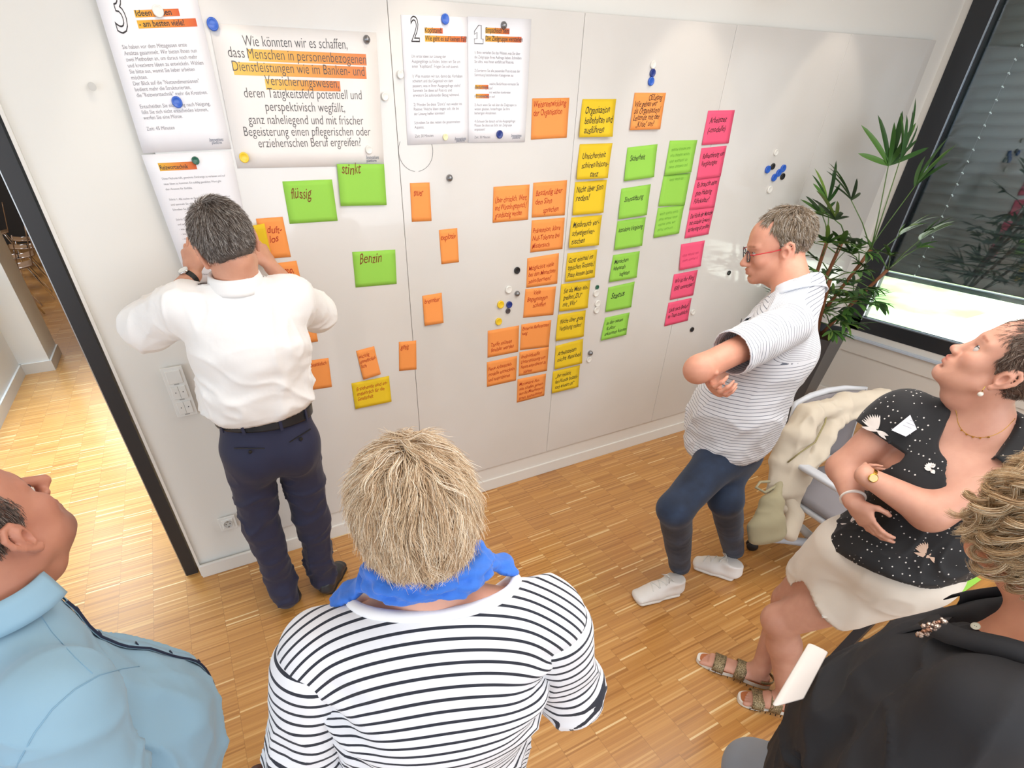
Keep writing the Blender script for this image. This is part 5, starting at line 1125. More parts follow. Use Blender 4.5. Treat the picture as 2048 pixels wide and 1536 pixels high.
# breton top: stripes follow a coordinate carried by the cloth
strp = cloth('striped_jersey', '#EDEDEF', .85, 1500, .06, .1); k = kit(strp); at_ = k.attr('stripe')
fr_ = k.math('FRACT', k.math('DIVIDE', at_.outputs['Fac'], .0170)); on = k.math('LESS_THAN', fr_, .28)
k.l.new(k.mix(on, '#E2E3E8', '#1F2330'), k.p.inputs['Base Color'])
torso = [(Pr(pelD+A3(0, 0, -.02), waiD, (.185, .15), (.172, .135), sdD), .05), (Pr(waiD, cheD, (.172, .135), (.178, .138), sdD), .06), (Pr(cheD, cheD+A3(0, .0, .09), (.180, .136), (.168, .095), sdD), .06),
         (Pr(shDl-sdD*.004, shDr+sdD*.004, (.064, .064), (.064, .064), A3(0, 1, 0)), .05), (Pr(nbD+A3(0, -.01, -.075), nbD+A3(0, -.005, -.03), (.15, .075), (.095, .055), sdD), .05)]
nkc = nbD+A3(.008, 0, -.03)+fwD*.022
neck_cut = Pr(nkc-A3(0, 0, .02), nkc+A3(0, 0, .2), (.126, .066), (.128, .068), sdD, .3)
def lcl(P): q = P-cheD; return q@sdD, q@fwD, q[:, 2]
def dD(P, N_):
    x, y, z = lcl(P); low = np.clip((1.22-P[:, 2])*6, 0, 1); side = np.clip((np.abs(x)-.07)*9, 0, 1)
    v = folds(P, sdD+A3(0, 0, .25), 20, 3.5, 31, 1.4)*.0075*low + folds(P, A3(0, 0, 1)+sdD*.35, 17, 4, 41, 1.2)*.004*side*np.clip((1.36-P[:, 2])*7, 0, 1)
    arm = np.exp(-(((np.abs(x)-.155)/.04)**2+((z-.02)/.10)**2))*.008*np.sin(z*95+x*40)
    return v*.7+arm+vnoise(P*8, 6)*.003+crease(P, sdD+A3(0, 0, .3), 17, 4, 33)*.010*low+crease(P, sdD*.7+A3(0, 0, -.5), 14, 4, 37)*.006*side
def stripe_t(P):
    x, y, z = lcl(P); fade = np.clip((z+.03)/.13, 0, 1); fade = fade*fade*(3-2*fade); tt = np.abs(x)-.155; dropz = .035*(x/.17)**2+.8*.5*(tt+np.sqrt(tt*tt+.0008))
    return (P[:, 2]+fade*dropz)*.93*(1-.35*fade)+.35*fade*.93*1.33+(y+.13)*(.16+.64*fade)+x*.02+vnoise(P*5, 12)*.003+1
shirtD = surf('top', torso+[(neck_cut, .012, 's')], strp, pD, .0065, cuts=[(pelD+A3(0, 0, -.1), A3(0, 0, -1), .5)], it=2, disp=dD, attrs={'stripe': stripe_t}, thick=.0025)
def sleeve(name, sh, el, wr, m_, parent, r0, r1, r2, endt, seed, sgn, period=.80, ov=.02, attr=True, dsp=.006, h=.0065):
    u1 = U(el-sh); a = sh+u1*.04
    pr = [(Pr(a, el, r0, r1), .03), (Pr(el, el+(wr-el)*(endt+.1), r1*.97, r2), .035)]
    L1 = np.linalg.norm(el-sh); u2 = U(wr-el)
    def st_(P):
        t1 = (P-sh)@u1; t2 = (P-el)@u2; w_ = np.clip((t1-L1*.85)/(L1*.3), 0, 1); w_ = w_*w_*(3-2*w_)
        return (t1*(1-w_)+(L1+t2)*w_)*period+vnoise(P*6, seed)*.004+1
    def dd(P, N_):
        t1 = (P-sh)@u1; t2 = np.clip((P-el)@u2, 0, 1)
        d_el = np.exp(-(np.linalg.norm(P-el, axis=1)/.085)**2)
        return folds(P, np.cross(u1, A3(0, 1, .2)), 24, 5, seed, 1.3)*dsp*(.25+d_el+np.clip(t1*4-.3, 0, .6)) + folds(P, np.cross(u1, A3(1, 0, .2)), 20, 6, seed+7, 1.2)*dsp*.6*(.2+d_el)
    return surf(name, pr, m_, parent, h, cuts=[(el+(wr-el)*endt, u2, .12)], it=2, disp=dd, attrs={'stripe': st_} if attr else None, thick=.0025)
s1_ = sleeve('sleeve', shDl-sdD*.008, elDl, wrDl, strp, pD, .069, .062, .055, .45, 51, -1)
s2_ = sleeve('sleeve', shDr+sdD*.008, elDr, wrDr, strp, pD, .069, .060, .052, .40, 53, 1)
# neckline band lying on the shirt
whD = cloth('white_rib', '#EEEDEF', .85, 900, .2)
path = []
for i in range(49):
    a = 2*math.pi*i/48; p0 = nkc+sdD*.133*math.cos(a)+fwD*.078*math.sin(a)+A3(0, 0, .12); path.append(drop(torso, p0, (0, 0, -1), .35))
path = np.array(path); path[:, 2] = path[:, 2]*.6+.4*(np.roll(path[:, 2], 2)+np.roll(path[:, 2], -2))/2
MB().tube([Vector(p_-wloc(pD)+A3(0, 0, .002)) for p_ in path], .0098, 10, cap=False).build('neckline_band', whD, pD, smooth=True)
# scarf: three twisted strands of crumpled cloth round the neck
scm = cloth('blue_scarf_cotton', '#2F6FD0', .75, 700, .15, .2, .3, 40)
pr = []; N_s = 30
for j in range(3):
    prev = None
    for i in range(N_s+1):
        a = 2*math.pi*i/N_s; ph = 2*math.pi*j/3+a*2.3
        rx_, ry_ = .080+.008*math.cos(ph), .048+.008*math.cos(ph)
        fr2 = max(0, math.sin(a)); c = nbD+A3(.0, .006, .074)+sdD*rx_*math.cos(a)*(1+.12*fr2)+fwD*ry_*math.sin(a)*(1+.5*fr2)+A3(0, 0, .013*math.sin(ph)-.02*fr2-.014*abs(math.cos(a)))
        if prev is not None: pr.append((Pr(prev, c, (.010, .012), (.010, .012), A3(0, 0, 1)), .006))
        prev = c
# loose fold lying over the left shoulder and tails in front
pr += [(Pr(nbD-sdD*.07+A3(0, .02, .058), nbD-sdD*.150+fwD*.03+A3(0, 0, -.004), (.024, .008), (.018, .006), fwD), .012), (Pr(nbD+sdD*.07+A3(0, .02, .060), nbD+sdD*.135+fwD*.04+A3(0, 0, .010), (.024, .010), (.020, .008), fwD), .012),
       (Pr(nbD+fwD*.12+A3(0, 0, -.02), nbD+fwD*.145+A3(0, 0, -.25), (.05, .012), (.06, .010), sdD), .02)]
def dS(P, N_): q = P-nbD; a = np.arctan2(q@fwD, q@sdD); rr = np.hypot(q@fwD, q@sdD); return .0030*np.sin(q[:, 2]*330+a*5+rr*120+vnoise(P*22, 8)*3)+vnoise(P*45, 3)*.002+crease(P, A3(1, .3, .4), 45, 14, 4, 4)*.003
surf('scarf', pr, scm, pD, .0042, it=1, disp=dS)
# jeans and shoes
jnD = cloth('light_blue_denim', '#7E9CC0', .85, 800, .2, .1, .1)
surf('jeans', [(Pr(waiD-A3(0, 0, .06), pelD, (.168, .128), (.185, .150), sdD), .04), (Pr(hipDl, knDl, .1, .075), .03), (Pr(knDl, ftDl, .072, .06), .03), (Pr(hipDr, knDr, .1, .075), .03), (Pr(knDr, ftDr, .072, .06), .03)], jnD, pD, .011, cuts=[(A3(.2, -2, .06), A3(0, 0, -1), .6)], it=2, disp=lambda P, N_: vnoise(P*9, 2)*.004)
dn = mat('dark_shoe', '#2A2624', .5)
for f_ in (ftDl, ftDr): shoe('a', f_[:2]-fwD[:2]*.07, f_[:2]+fwD[:2]*.17, 0, pD, dn, M['rub'], wid=.042)
# hair
hairD1 = cap_mat('blond_hair_base', '#C09A7C', '#D2AE92')
capD = hair_cap(hD, 'hair', hairD1, pD, .008, cuts=[((0, .0, -.095), (0, -.15, -1)), ((0, .055, .0), (0, 1, -.7))], extra=[((0, -.054, -.045), (.056, .036, .052)), ((0, -.03, .015), (.074, .093, .088))], disp=.004)
hmD = hair_mat('blond_hair', [(0, '#9C7E5E'), (.3, '#C2A484'), (.6, '#D6BE9E'), (.85, '#E8D8C0'), (1, '#F8F0E2')], .38)
def partdist(q):
    a = np.array((-.012, -.078, .095)); b = np.array((.004, .03, .115)); t = np.clip(((q-a)@(b-a))/((b-a)@(b-a)), 0, 1); return q-(a+t[:, None]*(b-a))
def combD(q, s_):
    d = partdist(q); d[:, 2] *= .6; r_ = np.linalg.norm(d, axis=1)[:, None]
    bk = np.clip((-.02-q[:, 1])*14, 0, 1)[:, None]
    d = d/(r_+1e-6)+np.array((0, .25, -.45))*(1-bk)+np.array((0, -.10, -.75))*bk; sw = np.cross(d, np.array((0, -.3, 1.))); return d+sw*.25*vnoise(q*14, 77)[:, None]*1.6
msk = lambda q: (q[:, 2] > np.where(q[:, 1] > .04, (q[:, 1]-.04)*2+.03, np.where(q[:, 1] > -.02, .0, -.10))) & ((np.linalg.norm(partdist(q), axis=1) > .0015+.002*(q[:, 1] < -.06)))
def clumped(roots, nchild, rad, seed):
    r_ = np.random.default_rng(seed); idx = np.repeat(np.arange(len(roots)), nchild); return idx, r_.normal(0, rad, (len(idx), 3))
def make_hair(head, parent, m_, ng, nc, mask, comb, length, rad, crad, seed, steps=9, tight=.55, ec=(0, -.018, .035), er=(.077, .096, .086), **kw):
    rt = scalp_roots(ng, mask, ec, er, seed); ln = length(rt) if callable(length) else np.full(ng, length)
    r_ = np.random.default_rng(seed+1); ln = ln*r_.uniform(.75, 1.15, ng)
    G = grow(head, rt, comb, ln, steps, seed=seed, **kw)
    idx, off = clumped(rt, nc, crad, seed+2); S = G[idx]
    t = np.linspace(0, 1, steps)[None, :, None]; prof = (1-tight*np.sin(np.pi*.85*t))
    cut = r_.uniform(.72, 1.0, (len(idx), 1, 1)); Ti = np.linspace(0, 1, steps)[None, :, None]*cut*(steps-1); i0 = np.clip(Ti.astype(int), 0, steps-2); fr2 = Ti-i0
    ar = np.arange(len(idx))[:, None]; S = S[ar, i0[:, :, 0]]*(1-fr2)+S[ar, i0[:, :, 0]+1]*fr2
    wob = np.cumsum(r_.normal(0, .0006, S.shape), 1)
    S = S+off[:, None, :]*prof+wob
    return make_curves('hair_strands', head_world(head, S), rad, m_, parent)
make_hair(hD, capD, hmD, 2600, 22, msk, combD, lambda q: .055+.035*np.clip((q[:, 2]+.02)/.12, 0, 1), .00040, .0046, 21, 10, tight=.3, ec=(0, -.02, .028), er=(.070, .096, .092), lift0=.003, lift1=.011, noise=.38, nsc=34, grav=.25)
nape = lambda q: (q[:, 2] < -.045) & (q[:, 1] < -.02) & (q[:, 2] > -.125)
make_hair(hD, capD, hmD, 1500, 22, nape, lambda q, s_: np.tile(np.array((0, -.2, -1.)), (len(q), 1))+np.c_[q[:, 0]*-5, q[:, 0]*0, q[:, 0]*0], .045, .00040, .003, 31, 7, ec=(0, -.030, -.02), er=(.072, .070, .095), lift0=.010, lift1=.012, noise=.5, nsc=40)
# fluffy locks standing off the sides
sidem = lambda q: (np.abs(q[:, 0]) > .05) & (q[:, 2] > -.06) & (q[:, 1] < .05)
waves(hD, capD, hmD, 900, 34, msk, .070, 41, .0035, .055, .008, .010, .0040, er=(.076, .098, .092), ec=(0, -.02, .026), steps=16, rise=.8)
# ================================================================ man in the light blue shirt, lower left
pE = empty('person', (-.42, -1.6, 0), 'man in light blue shirt with stubble and receding dark hair, looking up to the right', 'person')
skE = skin('skin_man_blue', '#B57E68')
fwE = U(A3(.52, .76, .34)); hE_R = frame(fwE, (-.30, -.16, 1)); kE = 1.03
cE = np.array((-.372, -1.577, 1.474))-hE_R@np.array((.080, -.012, -.006))*kE
hE = Head(cE, fwE, (-.30, -.16, 1), kE)
nbE = A3(-.470, -1.570, 1.330); sdE = U(A3(.44, -.90, -.03)); ffE = U(np.cross(A3(0, 0, 1), sdE))
shEr = nbE+sdE*.205+A3(0, 0, -.06)-ffE*.01; shEl = nbE-sdE*.205+A3(0, 0, -.06)
cheE, waiE, pelE = nbE+A3(0, 0, -.20)-ffE*.045, nbE+A3(0, 0, -.42)+ffE*.03, nbE+A3(0, 0, -.54)+ffE*.02
elEr = shEr+A3(.0, -.05, -.29)-ffE*.03; elEl = shEl+A3(-.03, .03, -.29); wrEr = elEr+ffE*.04+A3(0, 0, -.24); wrEl = elEl+ffE*.04+A3(0, 0, -.24)
hipEr, hipEl = pelE+sdE*.1, pelE-sdE*.1; ftEr = A3(-.37, -1.66, .08); ftEl = A3(-.52, -1.42, .08); knEr = (hipEr+ftEr)/2+ffE*.03; knEl = (hipEl+ftEl)/2+ffE*.03
body = [(Pr(pelE, waiE, (.17, .14), (.17, .16), sdE), .05), (Pr(waiE, cheE, (.17, .16), (.17, .13), sdE), .05), (Pr(cheE, nbE-A3(0, 0, .08), (.17, .13), (.13, .08), sdE), .05), (Pr(shEl, shEr, .055), .05), (Pr(shEl, elEl, .055, .046), .03), (Pr(shEr, elEr, .055, .046), .03), (Pr(elEl, wrEl, .045, .03), .02), (Pr(elEr, wrEr, .045, .03), .02),
        (Pr(hipEl, knEl, .085, .065), .04), (Pr(knEl, ftEl, .06, .04), .02), (Pr(hipEr, knEr, .085, .065), .04), (Pr(knEr, ftEr, .06, .04), .02)]
body += hE.prims(nbE, .066, nose=1.25, fat=.006) + [(hE.E((0, .035, -.085), (.044, .04, .03)), .03), (Pr(hE.w((0, -.04, -.02)), nbE-ffE*.02, .055, .075), .04)]
body += hand(wrEr, A3(0, 0, -1), -sdE, ffE)+hand(wrEl, A3(0, 0, -1), sdE, ffE)
def dEb(P, N_):
    q = hE.loc(P); return -.0022*np.exp(-((q[:, 1]+.070)/.02)**2-((q[:, 2]+.075)/.006)**2)-.0022*np.exp(-((q[:, 1]+.070)/.02)**2-((q[:, 2]+.10)/.006)**2)
surf('body', body, skE, pE, .011, fine=[hE.fine(.0029, .13)], it=1, disp=dEb, attrs={'skin': lambda P: hE.colour(P, ONE(P), stubble=.85, brow=(.42, .34, .30))})
hE.eyes(pE, '#6A5A48')
blE = cloth('light_blue_poplin', '#8AADC2', .78, 1300, .07, .12, .16, 9)
shirtE = [(Pr(pelE, waiE, (.20, .175), (.20, .165), sdE), .06), (El(waiE+ffE*.030+A3(0, 0, -.07), (.16, .155, .15), np.stack([sdE, ffE, A3(0, 0, 1)], 1)), .06), (Pr(waiE, cheE, (.20, .165), (.20, .135), sdE), .07), (Pr(cheE, cheE+A3(0, 0, .09), (.20, .13), (.17, .090), sdE), .06), (Pr(shEl, shEr, .066, .066, A3(0, 1, 0)), .05), (Pr(shEr+sdE*.006, elEr, .080, .076), .035), (Pr(elEr, elEr+(wrEr-elEr)*.6, .076, .060), .03), (Pr(shEl, elEl, .078, .074), .035), (Pr(elEl, elEl+(wrEl-elEl)*.6, .074, .06), .03), (Pr(nbE-A3(0, 0, .07), nbE-A3(0, 0, .01), (.15, .085), (.088, .075), sdE), .05)]
def dE1(P, N_):
    q = P-cheE; x = q@sdE; low = np.clip((1.24-P[:, 2])*5, 0, 1)
    return crease(P, sdE*.5+A3(0, 0, -.9)+ffE*.4, 10, 2.4, 61)*.014*low+crease(P, ffE+A3(0, 0, -.8), 11, 3, 66)*.010+folds(P, sdE*.5+A3(0, 0, -.9)+ffE*.3, 12, 3, 61, 1.2)*.003*low+folds(P, ffE+A3(0, 0, -.5), 13, 3, 63)*.004*np.clip(x*6, 0, 1)+vnoise(P*7, 9)*.004
S_ = surf('shirt', shirtE, blE, pE, .0075, cuts=[(elEr+(wrEr-elEr)*.58, wrEr-elEr, .12), (elEl+(wrEl-elEl)*.58, wrEl-elEl, .12), (nbE+A3(0, 0, .016)-ffE*.005, hE.c-nbE+ffE*-.03, .125), (pelE-A3(0, 0, .12), A3(0, 0, -1), .5)], it=2, disp=dE1, thick=.002)
seam = mat('blue_seam', '#7FA6C0', .85)
onE = OnMesh(S_)
def laid(on, pts, off=.0006, n=8):
    out = []
    for a, b in zip(pts, pts[1:]):
        for i in range(n): v = on.cam(np.array(a)*(1-i/n)+np.array(b)*i/n, off); out += [v] if v is not None else []
    return out
pts = laid(onE, [(-0.5773,-1.659,1.006), (-0.5467,-1.646,1.04), (-0.5097,-1.633,1.079), (-0.4675,-1.625,1.115), (-0.4186,-1.625,1.146), (-0.3686,-1.633,1.168), (-0.3267,-1.646,1.177), (-0.2929,-1.66,1.181)])
yk = laid(onE, [(-0.4387,-1.522,1.26), (-0.4276,-1.549,1.234), (-0.4022,-1.593,1.195), (-0.3776,-1.629,1.166)])
MB().tube([Vector(p_-wloc(pE)) for p_ in yk if p_ is not None], .0009, 5).build('yoke_seam', seam, pE)
MB().tube([Vector(p_-wloc(pE)) for p_ in pts], .0011, 6).build('armhole_seam', seam, pE, smooth=True)
nE = U(hE.c-nbE-ffE*.05+A3(0, 0, .03))
ring('collar', nbE+A3(0, 0, .010)+ffE*.012, nE, .086, .084, .052, blE, pE, R(128), R(412), sdE, fold=collar_fold, thick=.003)
# button placket down the front
pts = [(lambda h: h[0] if h else nbE+ffE*.1+A3(0, 0, z))(onE(nbE+ffE*.6+A3(0, 0, z), -ffE)) for z in np.linspace(-.035, -.50, 24)]
P = []; 
for p_ in pts: p_ += ffE*.0005; P += [p_-sdE*.016+ffE*.001, p_-sdE*.014+ffE*.006, p_+sdE*.014+ffE*.006, p_+sdE*.016+ffE*.001]
Q = [(4*i+j, 4*i+j+1, 4*i+j+5, 4*i+j+4) for i in range(len(pts)-1) for j in range(3)]
mesh_np('placket', np.array(P), np.array(Q), blE, pE)
P2 = []
for p_ in pts: P2 += [p_+sdE*.0165+ffE*.003, p_+sdE*.0165+ffE*.0075, p_+sdE*.0125+ffE*.0078]
mesh_np('placket_trim', np.array(P2), np.array([(3*i+j, 3*i+j+1, 3*i+j+4, 3*i+j+3) for i in range(len(pts)-1) for j in range(2)]), mat('navy_trim', '#1D2740', .7), pE)
for i in range(2, 22, 4):
    q = Vector(ffE).to_track_quat('Z', 'Y').to_matrix().to_4x4(); q.translation = Vector(pts[i]+ffE*.0065-wloc(pE)); MB().lathe([(.0055, 0), (.0055, .002), (.004, .0022), (.0004, .0016)], q, 14).build('button', mat('navy_button', '#222C44', .3), pE)
trE = cloth('dark_trousers', '#23242A', .8)
surf('trousers', [(Pr(pelE+A3(0, 0, .02), pelE-A3(0, 0, .06), (.19, .16), (.185, .155), sdE), .04), (Pr(hipEl, knEl, .1, .078), .03), (Pr(knEl, ftEl, .075, .062), .03), (Pr(hipEr, knEr, .1, .078), .03), (Pr(knEr, ftEr, .075, .062), .03)], trE, pE, .012, cuts=[(A3(-.4, -1.5, .05), A3(0, 0, -1), .7)], it=2)
brn = mat('brown_shoe_leather', '#4A2A20', .4)
shoe('a', ftEr[:2]-ffE[:2]*.08, np.array((-0.2718,-1.216)), 0, pE, brn, M['rub'], wid=.047); shoe('a', ftEl[:2]-ffE[:2]*.08, ftEl[:2]+ffE[:2]*.2, 0, pE, brn, M['rub'], wid=.047)
capE = hair_cap(hE, 'hair', cap_mat('dark_hair_base', '#4A3A32', '#6E5C50'), pE, .0035, cuts=[((0, .0, -.050), (0, -.4, -1)), ((0, .012, .05), (0, 1, .0)), ((0, -.005, .03), (0, 1, -.35))], extra=[((0, -.062, -.03), (.050, .038, .036))], disp=.0015)
hmE = hair_mat('dark_short_hair', [(0, '#2C221E'), (.6, '#4C3D35'), (.9, '#7A6A60'), (1, '#A59A90')])
rt = scalp_roots(15000, lambda q: (q[:, 2] > np.where(q[:, 1] > -.022, .0, -.062)) & (q[:, 1] < .030+.3*np.clip(.05-q[:, 2], -.2, .04)), ec=(0, -.018, .033), er=(.076, .095, .085))
make_curves('hair_strands', head_world(hE, grow(hE, rt, lambda q, s_: np.c_[q[:, 0]*3, -.3+q[:, 1]*0, -1+q[:, 2]*0]+0., .014, 5, lift0=.002, lift1=.004, noise=.3, seed=9)), .00040, hmE, capE)
rt = scalp_roots(900, lambda q: (q[:, 2] < .005) & (q[:, 2] > -.04) & (np.abs(q[:, 0]) > .045) & (q[:, 1] > .004) & (q[:, 1] < .03), ec=(0, -.0, -.0), er=(.072, .08, .08))
# ================================================================ woman with curly blond hair and black shirt, lower right
pF = empty('person', (1.07, -2.38, 0), 'woman with curly blond hair in a loose black shirt, lower right corner', 'person')
skF = skin('skin_woman_curly', '#C98C6E')
hF = Head((1.150, -2.360, 1.485), (-.12, 1, .05), (0, -.05, 1), 1.0, female=True)
nbF = A3(1.115, -2.432, 1.322); sdF = U(A3(1, .10, 0)); ffF = U(np.cross(A3(0, 0, 1), sdF))
shFl, shFr = nbF-sdF*.185+A3(0, 0, -.06), nbF+sdF*.185+A3(0, 0, -.06)
cheF, waiF, pelF = nbF+A3(0, 0, -.20)+ffF*.03, nbF+A3(0, 0, -.40)+ffF*.05, nbF+A3(0, 0, -.52)+ffF*.04
elFl, elFr = shFl+A3(-.045, .0, -.27), shFr+A3(.04, 0, -.27); wrFl, wrFr = elFl+A3(.03, .05, -.24), elFr+A3(-.02, .05, -.24)
hipFl, hipFr = pelF-sdF*.1, pelF+sdF*.1; ftFl, ftFr = A3(1.05, -2.26, .08), A3(1.22, -2.36, .08); knFl, knFr = A3(1.05, -2.20, .50), (hipFr+ftFr)/2+A3(0, .02, 0)
body = [(Pr(pelF, waiF, (.18, .14), (.17, .13), sdF), .05), (Pr(waiF, cheF, (.17, .13), (.165, .125), sdF), .05), (Pr(cheF, nbF-A3(0, 0, .08), (.165, .12), (.12, .07), sdF), .05), (Pr(shFl, shFr, .05), .05), (Pr(nbF-A3(0, 0, .06), nbF, (.11, .055), (.062, .052), sdF), .05), (Pr(shFl, elFl, .052, .044), .03), (Pr(shFr, elFr, .052, .044), .03), (Pr(elFl, wrFl, .042, .027), .02), (Pr(elFr, wrFr, .042, .027), .02),
        (Pr(hipFl, knFl, .085, .065), .04), (Pr(knFl, ftFl, .06, .036), .02), (Pr(hipFr, knFr, .085, .065), .04), (Pr(knFr, ftFr, .06, .036), .02)]
body += hF.prims(nbF, .054)+hand(wrFl, A3(0, .1, -1), A3(1, 0, 0), A3(0, 1, 0))+hand(wrFr, A3(0, .1, -1), A3(-1, 0, 0), A3(0, 1, 0))
surf('body', body, skF, pF, .011, fine=[(nbF-.15, nbF+.15, .006)], it=2, attrs={'skin': lambda P: hF.colour(P, ONE(P))})
hF.eyes(pF, '#5F7A86')
bkF = cloth('black_crepe', '#1D1D21', .8, 1500, .08, .0, .28, 7)
shirtF = [(Pr(pelF-A3(0, 0, .10), waiF, (.24, .185), (.23, .17), sdF), .06), (Pr(waiF, cheF, (.23, .17), (.20, .14), sdF), .06), (Pr(cheF, cheF+A3(0, 0, .09), (.19, .125), (.16, .085), sdF), .06), (Pr(shFl, shFr, .062, .062, A3(0, 1, 0)), .05), (Pr(nbF-A3(0, 0, .08), nbF-A3(0, 0, .03), (.15, .08), (.09, .065), sdF), .05),
          (Pr(shFl, elFl, (.075, .08), (.085, .095), A3(0, 1, 0)), .045), (Pr(shFr, elFr, (.075, .08), (.085, .095), A3(0, 1, 0)), .045), (Pr(elFl, elFl+(wrFl-elFl)*.5, (.085, .085), (.075, .08)), .04), (Pr(elFr, elFr+(wrFr-elFr)*.5, (.085, .085), (.075, .08)), .04)]
def dF(P, N_):
    low = np.clip((1.24-P[:, 2])*4, 0, 1)
    return crease(P, A3(.5, .2, 1), 8, 2, 71)*.018*low+crease(P, A3(1, .2, .4), 10, 2.5, 75)*.010+folds(P, A3(.5, .2, 1), 9, 2.2, 71, 1.2)*.004*low+folds(P, A3(1, .2, .3), 14, 3, 73)*.004*low+vnoise(P*6, 9)*.004
vneck = Pr(nbF+ffF*.03-A3(0, 0, .02), nbF+ffF*.04+A3(0, 0, .2), (.075, .075), (.09, .09), sdF, .3)
surf('shirt', shirtF+[(vneck, .01, 's'), (Pr(nbF+ffF*.10-A3(0, 0, .09), nbF+ffF*.14+A3(0, 0, .06), (.012, .05), (.045, .06), sdF, .5), .01, 's')], bkF, pF, .0075, cuts=[(pelF-A3(0, 0, .165), A3(.05, .05, -1), .6), (elFl+(wrFl-elFl)*.5, wrFl-elFl, .13), (elFr+(wrFr-elFr)*.5, wrFr-elFr, .13)], it=2, disp=dF, thick=.0025)
# standing collar bands meeting at the open neck
bm_ = []
for i in range(27):
    a = R(115+310*i/26); c0 = nbF+ffF*.028; p0 = c0+sdF*.098*math.cos(a)+ffF*.098*math.sin(a)+A3(0, 0, .12); bm_.append(drop(shirtF, p0, (0, 0, -1), .35))
P = []
for i, p_ in enumerate(bm_):
    o_ = U(p_-nbF-ffF*.03); o_[2] = 0; P += [p_-A3(0, 0, .006), p_+A3(0, 0, .020)+o_*.004, p_+A3(0, 0, .030)+o_*.012, p_+A3(0, 0, .016)+o_*.026, p_+o_*.034-A3(0, 0, .004)]
mesh_np('collar', np.array(P), np.array([(5*i+j, 5*i+j+1, 5*i+j+6, 5*i+j+5) for i in range(26) for j in range(4)]), bkF, pF, thick=.002)
# front placket and mother of pearl buttons
pear = mat('pearl_button', '#D8D6C4', .25, coat=.5)
pts = [drop(shirtF, nbF-sdF*(.028)+ffF*.5+A3(0, 0, z), -ffF, .6, 300) for z in np.linspace(-.055, -.62, 26)]
P = []
for p_ in pts: P += [p_-sdF*.018+ffF*.002, p_-sdF*.016+ffF*.0055, p_+sdF*.014+ffF*.0055, p_+sdF*.016+ffF*.002]
mesh_np('placket', np.array(P), np.array([(4*i+j, 4*i+j+1, 4*i+j+5, 4*i+j+4) for i in range(25) for j in range(3)]), bkF, pF)
def button(c, n, r, m_, parent, thick=.0025):
    q = Vector(n).to_track_quat('Z', 'Y').to_matrix().to_4x4(); q.translation = Vector(np.asarray(c)-wloc(parent))
    b = MB().lathe([(r*.95, 0), (r, thick*.5), (r*.92, thick), (r*.72, thick*.75), (.0004, thick*.7)], q, 22).build('button', m_, parent)
    for sx in (-1, 1): q2 = q.copy(); q2.translation = q.translation+q.to_3x3() @ Vector((sx*r*.22, 0, thick*.7)); MB().lathe([(r*.1, 0), (r*.1, .0003), (.0001, .0003)], q2, 8).build('thread_hole', M['rub'], b)
for i in (8, 14, 20): button(pts[i]+ffF*.006, ffF+A3(-.35, 0, .3), .0062, pear, pF)
# the upper button sits on the turned-back collar edge nearest the camera
cb = drop(shirtF, A3(*(0.8079,-2.394,1.472)), U(A3(*(1.039,-2.364,1.312))-A3(*(0.8079,-2.394,1.472))), .5, 400)
button(cb-U(cb-A3(0, -2.5, 2.03))*.004, A3(0, -2.5, 2.03)-cb+A3(0, .2, .3), .0068, pear, pF)
# sparkling pendant of glass beads on the chest
bead = mat('crystal_bead', '#B9A79C', .08, metal=.75); bead2 = mat('bronze_bead', '#8E6A58', .15, metal=.9)
bp0 = drop(shirtF, A3(*(0.6342,-2.383,1.548)), U(A3(*(0.9512,-2.325,1.306))-A3(*(0.6342,-2.383,1.548))), .7, 400)
nk = None; j0 = A3(*(0.9041,-2.347,1.386)); j1 = A3(*(0.8851,-2.338,1.351))
for i in range(34):
    t = i/33; c = j0*(1-t)+j1*t+rng.normal(0, .0042, 3); r_ = rng.uniform(.0022, .0048)
    m2 = MB(); bmesh.ops.create_icosphere(m2.b, subdivisions=1, radius=r_); bmesh.ops.translate(m2.b, vec=Vector(c-wloc(pF)), verts=m2.b.verts)
    if nk is None: nk = m2.build('necklace', bead, pF)
    else: m2.build('bead', bead if i % 3 else bead2, nk)
jnF = cloth('grey_denim', '#7F848C', .9, 700, .25, .1)
surf('trousers', [(Pr(waiF-A3(0, 0, .06), pelF-A3(0, 0, .05), (.19, .15), (.20, .165), sdF), .04), (Pr(hipFl-A3(0, 0, .02), knFl, .108, .082), .03), (Pr(knFl, ftFl, .08, .066), .03), (Pr(hipFr, knFr, .105, .08), .03), (Pr(knFr, ftFr, .078, .066), .03)], jnF, pF, .011, cuts=[(A3(1, -2.3, .05), A3(0, 0, -1), .7)], it=2, disp=lambda P, N_: vnoise(P*9, 2)*.004)
for f_ in (ftFl, ftFr): shoe('a', f_[:2]-A3(0, .07, 0)[:2], f_[:2]+A3(0, .17, 0)[:2], 0, pF, M['black'], M['rub'], wid=.042)
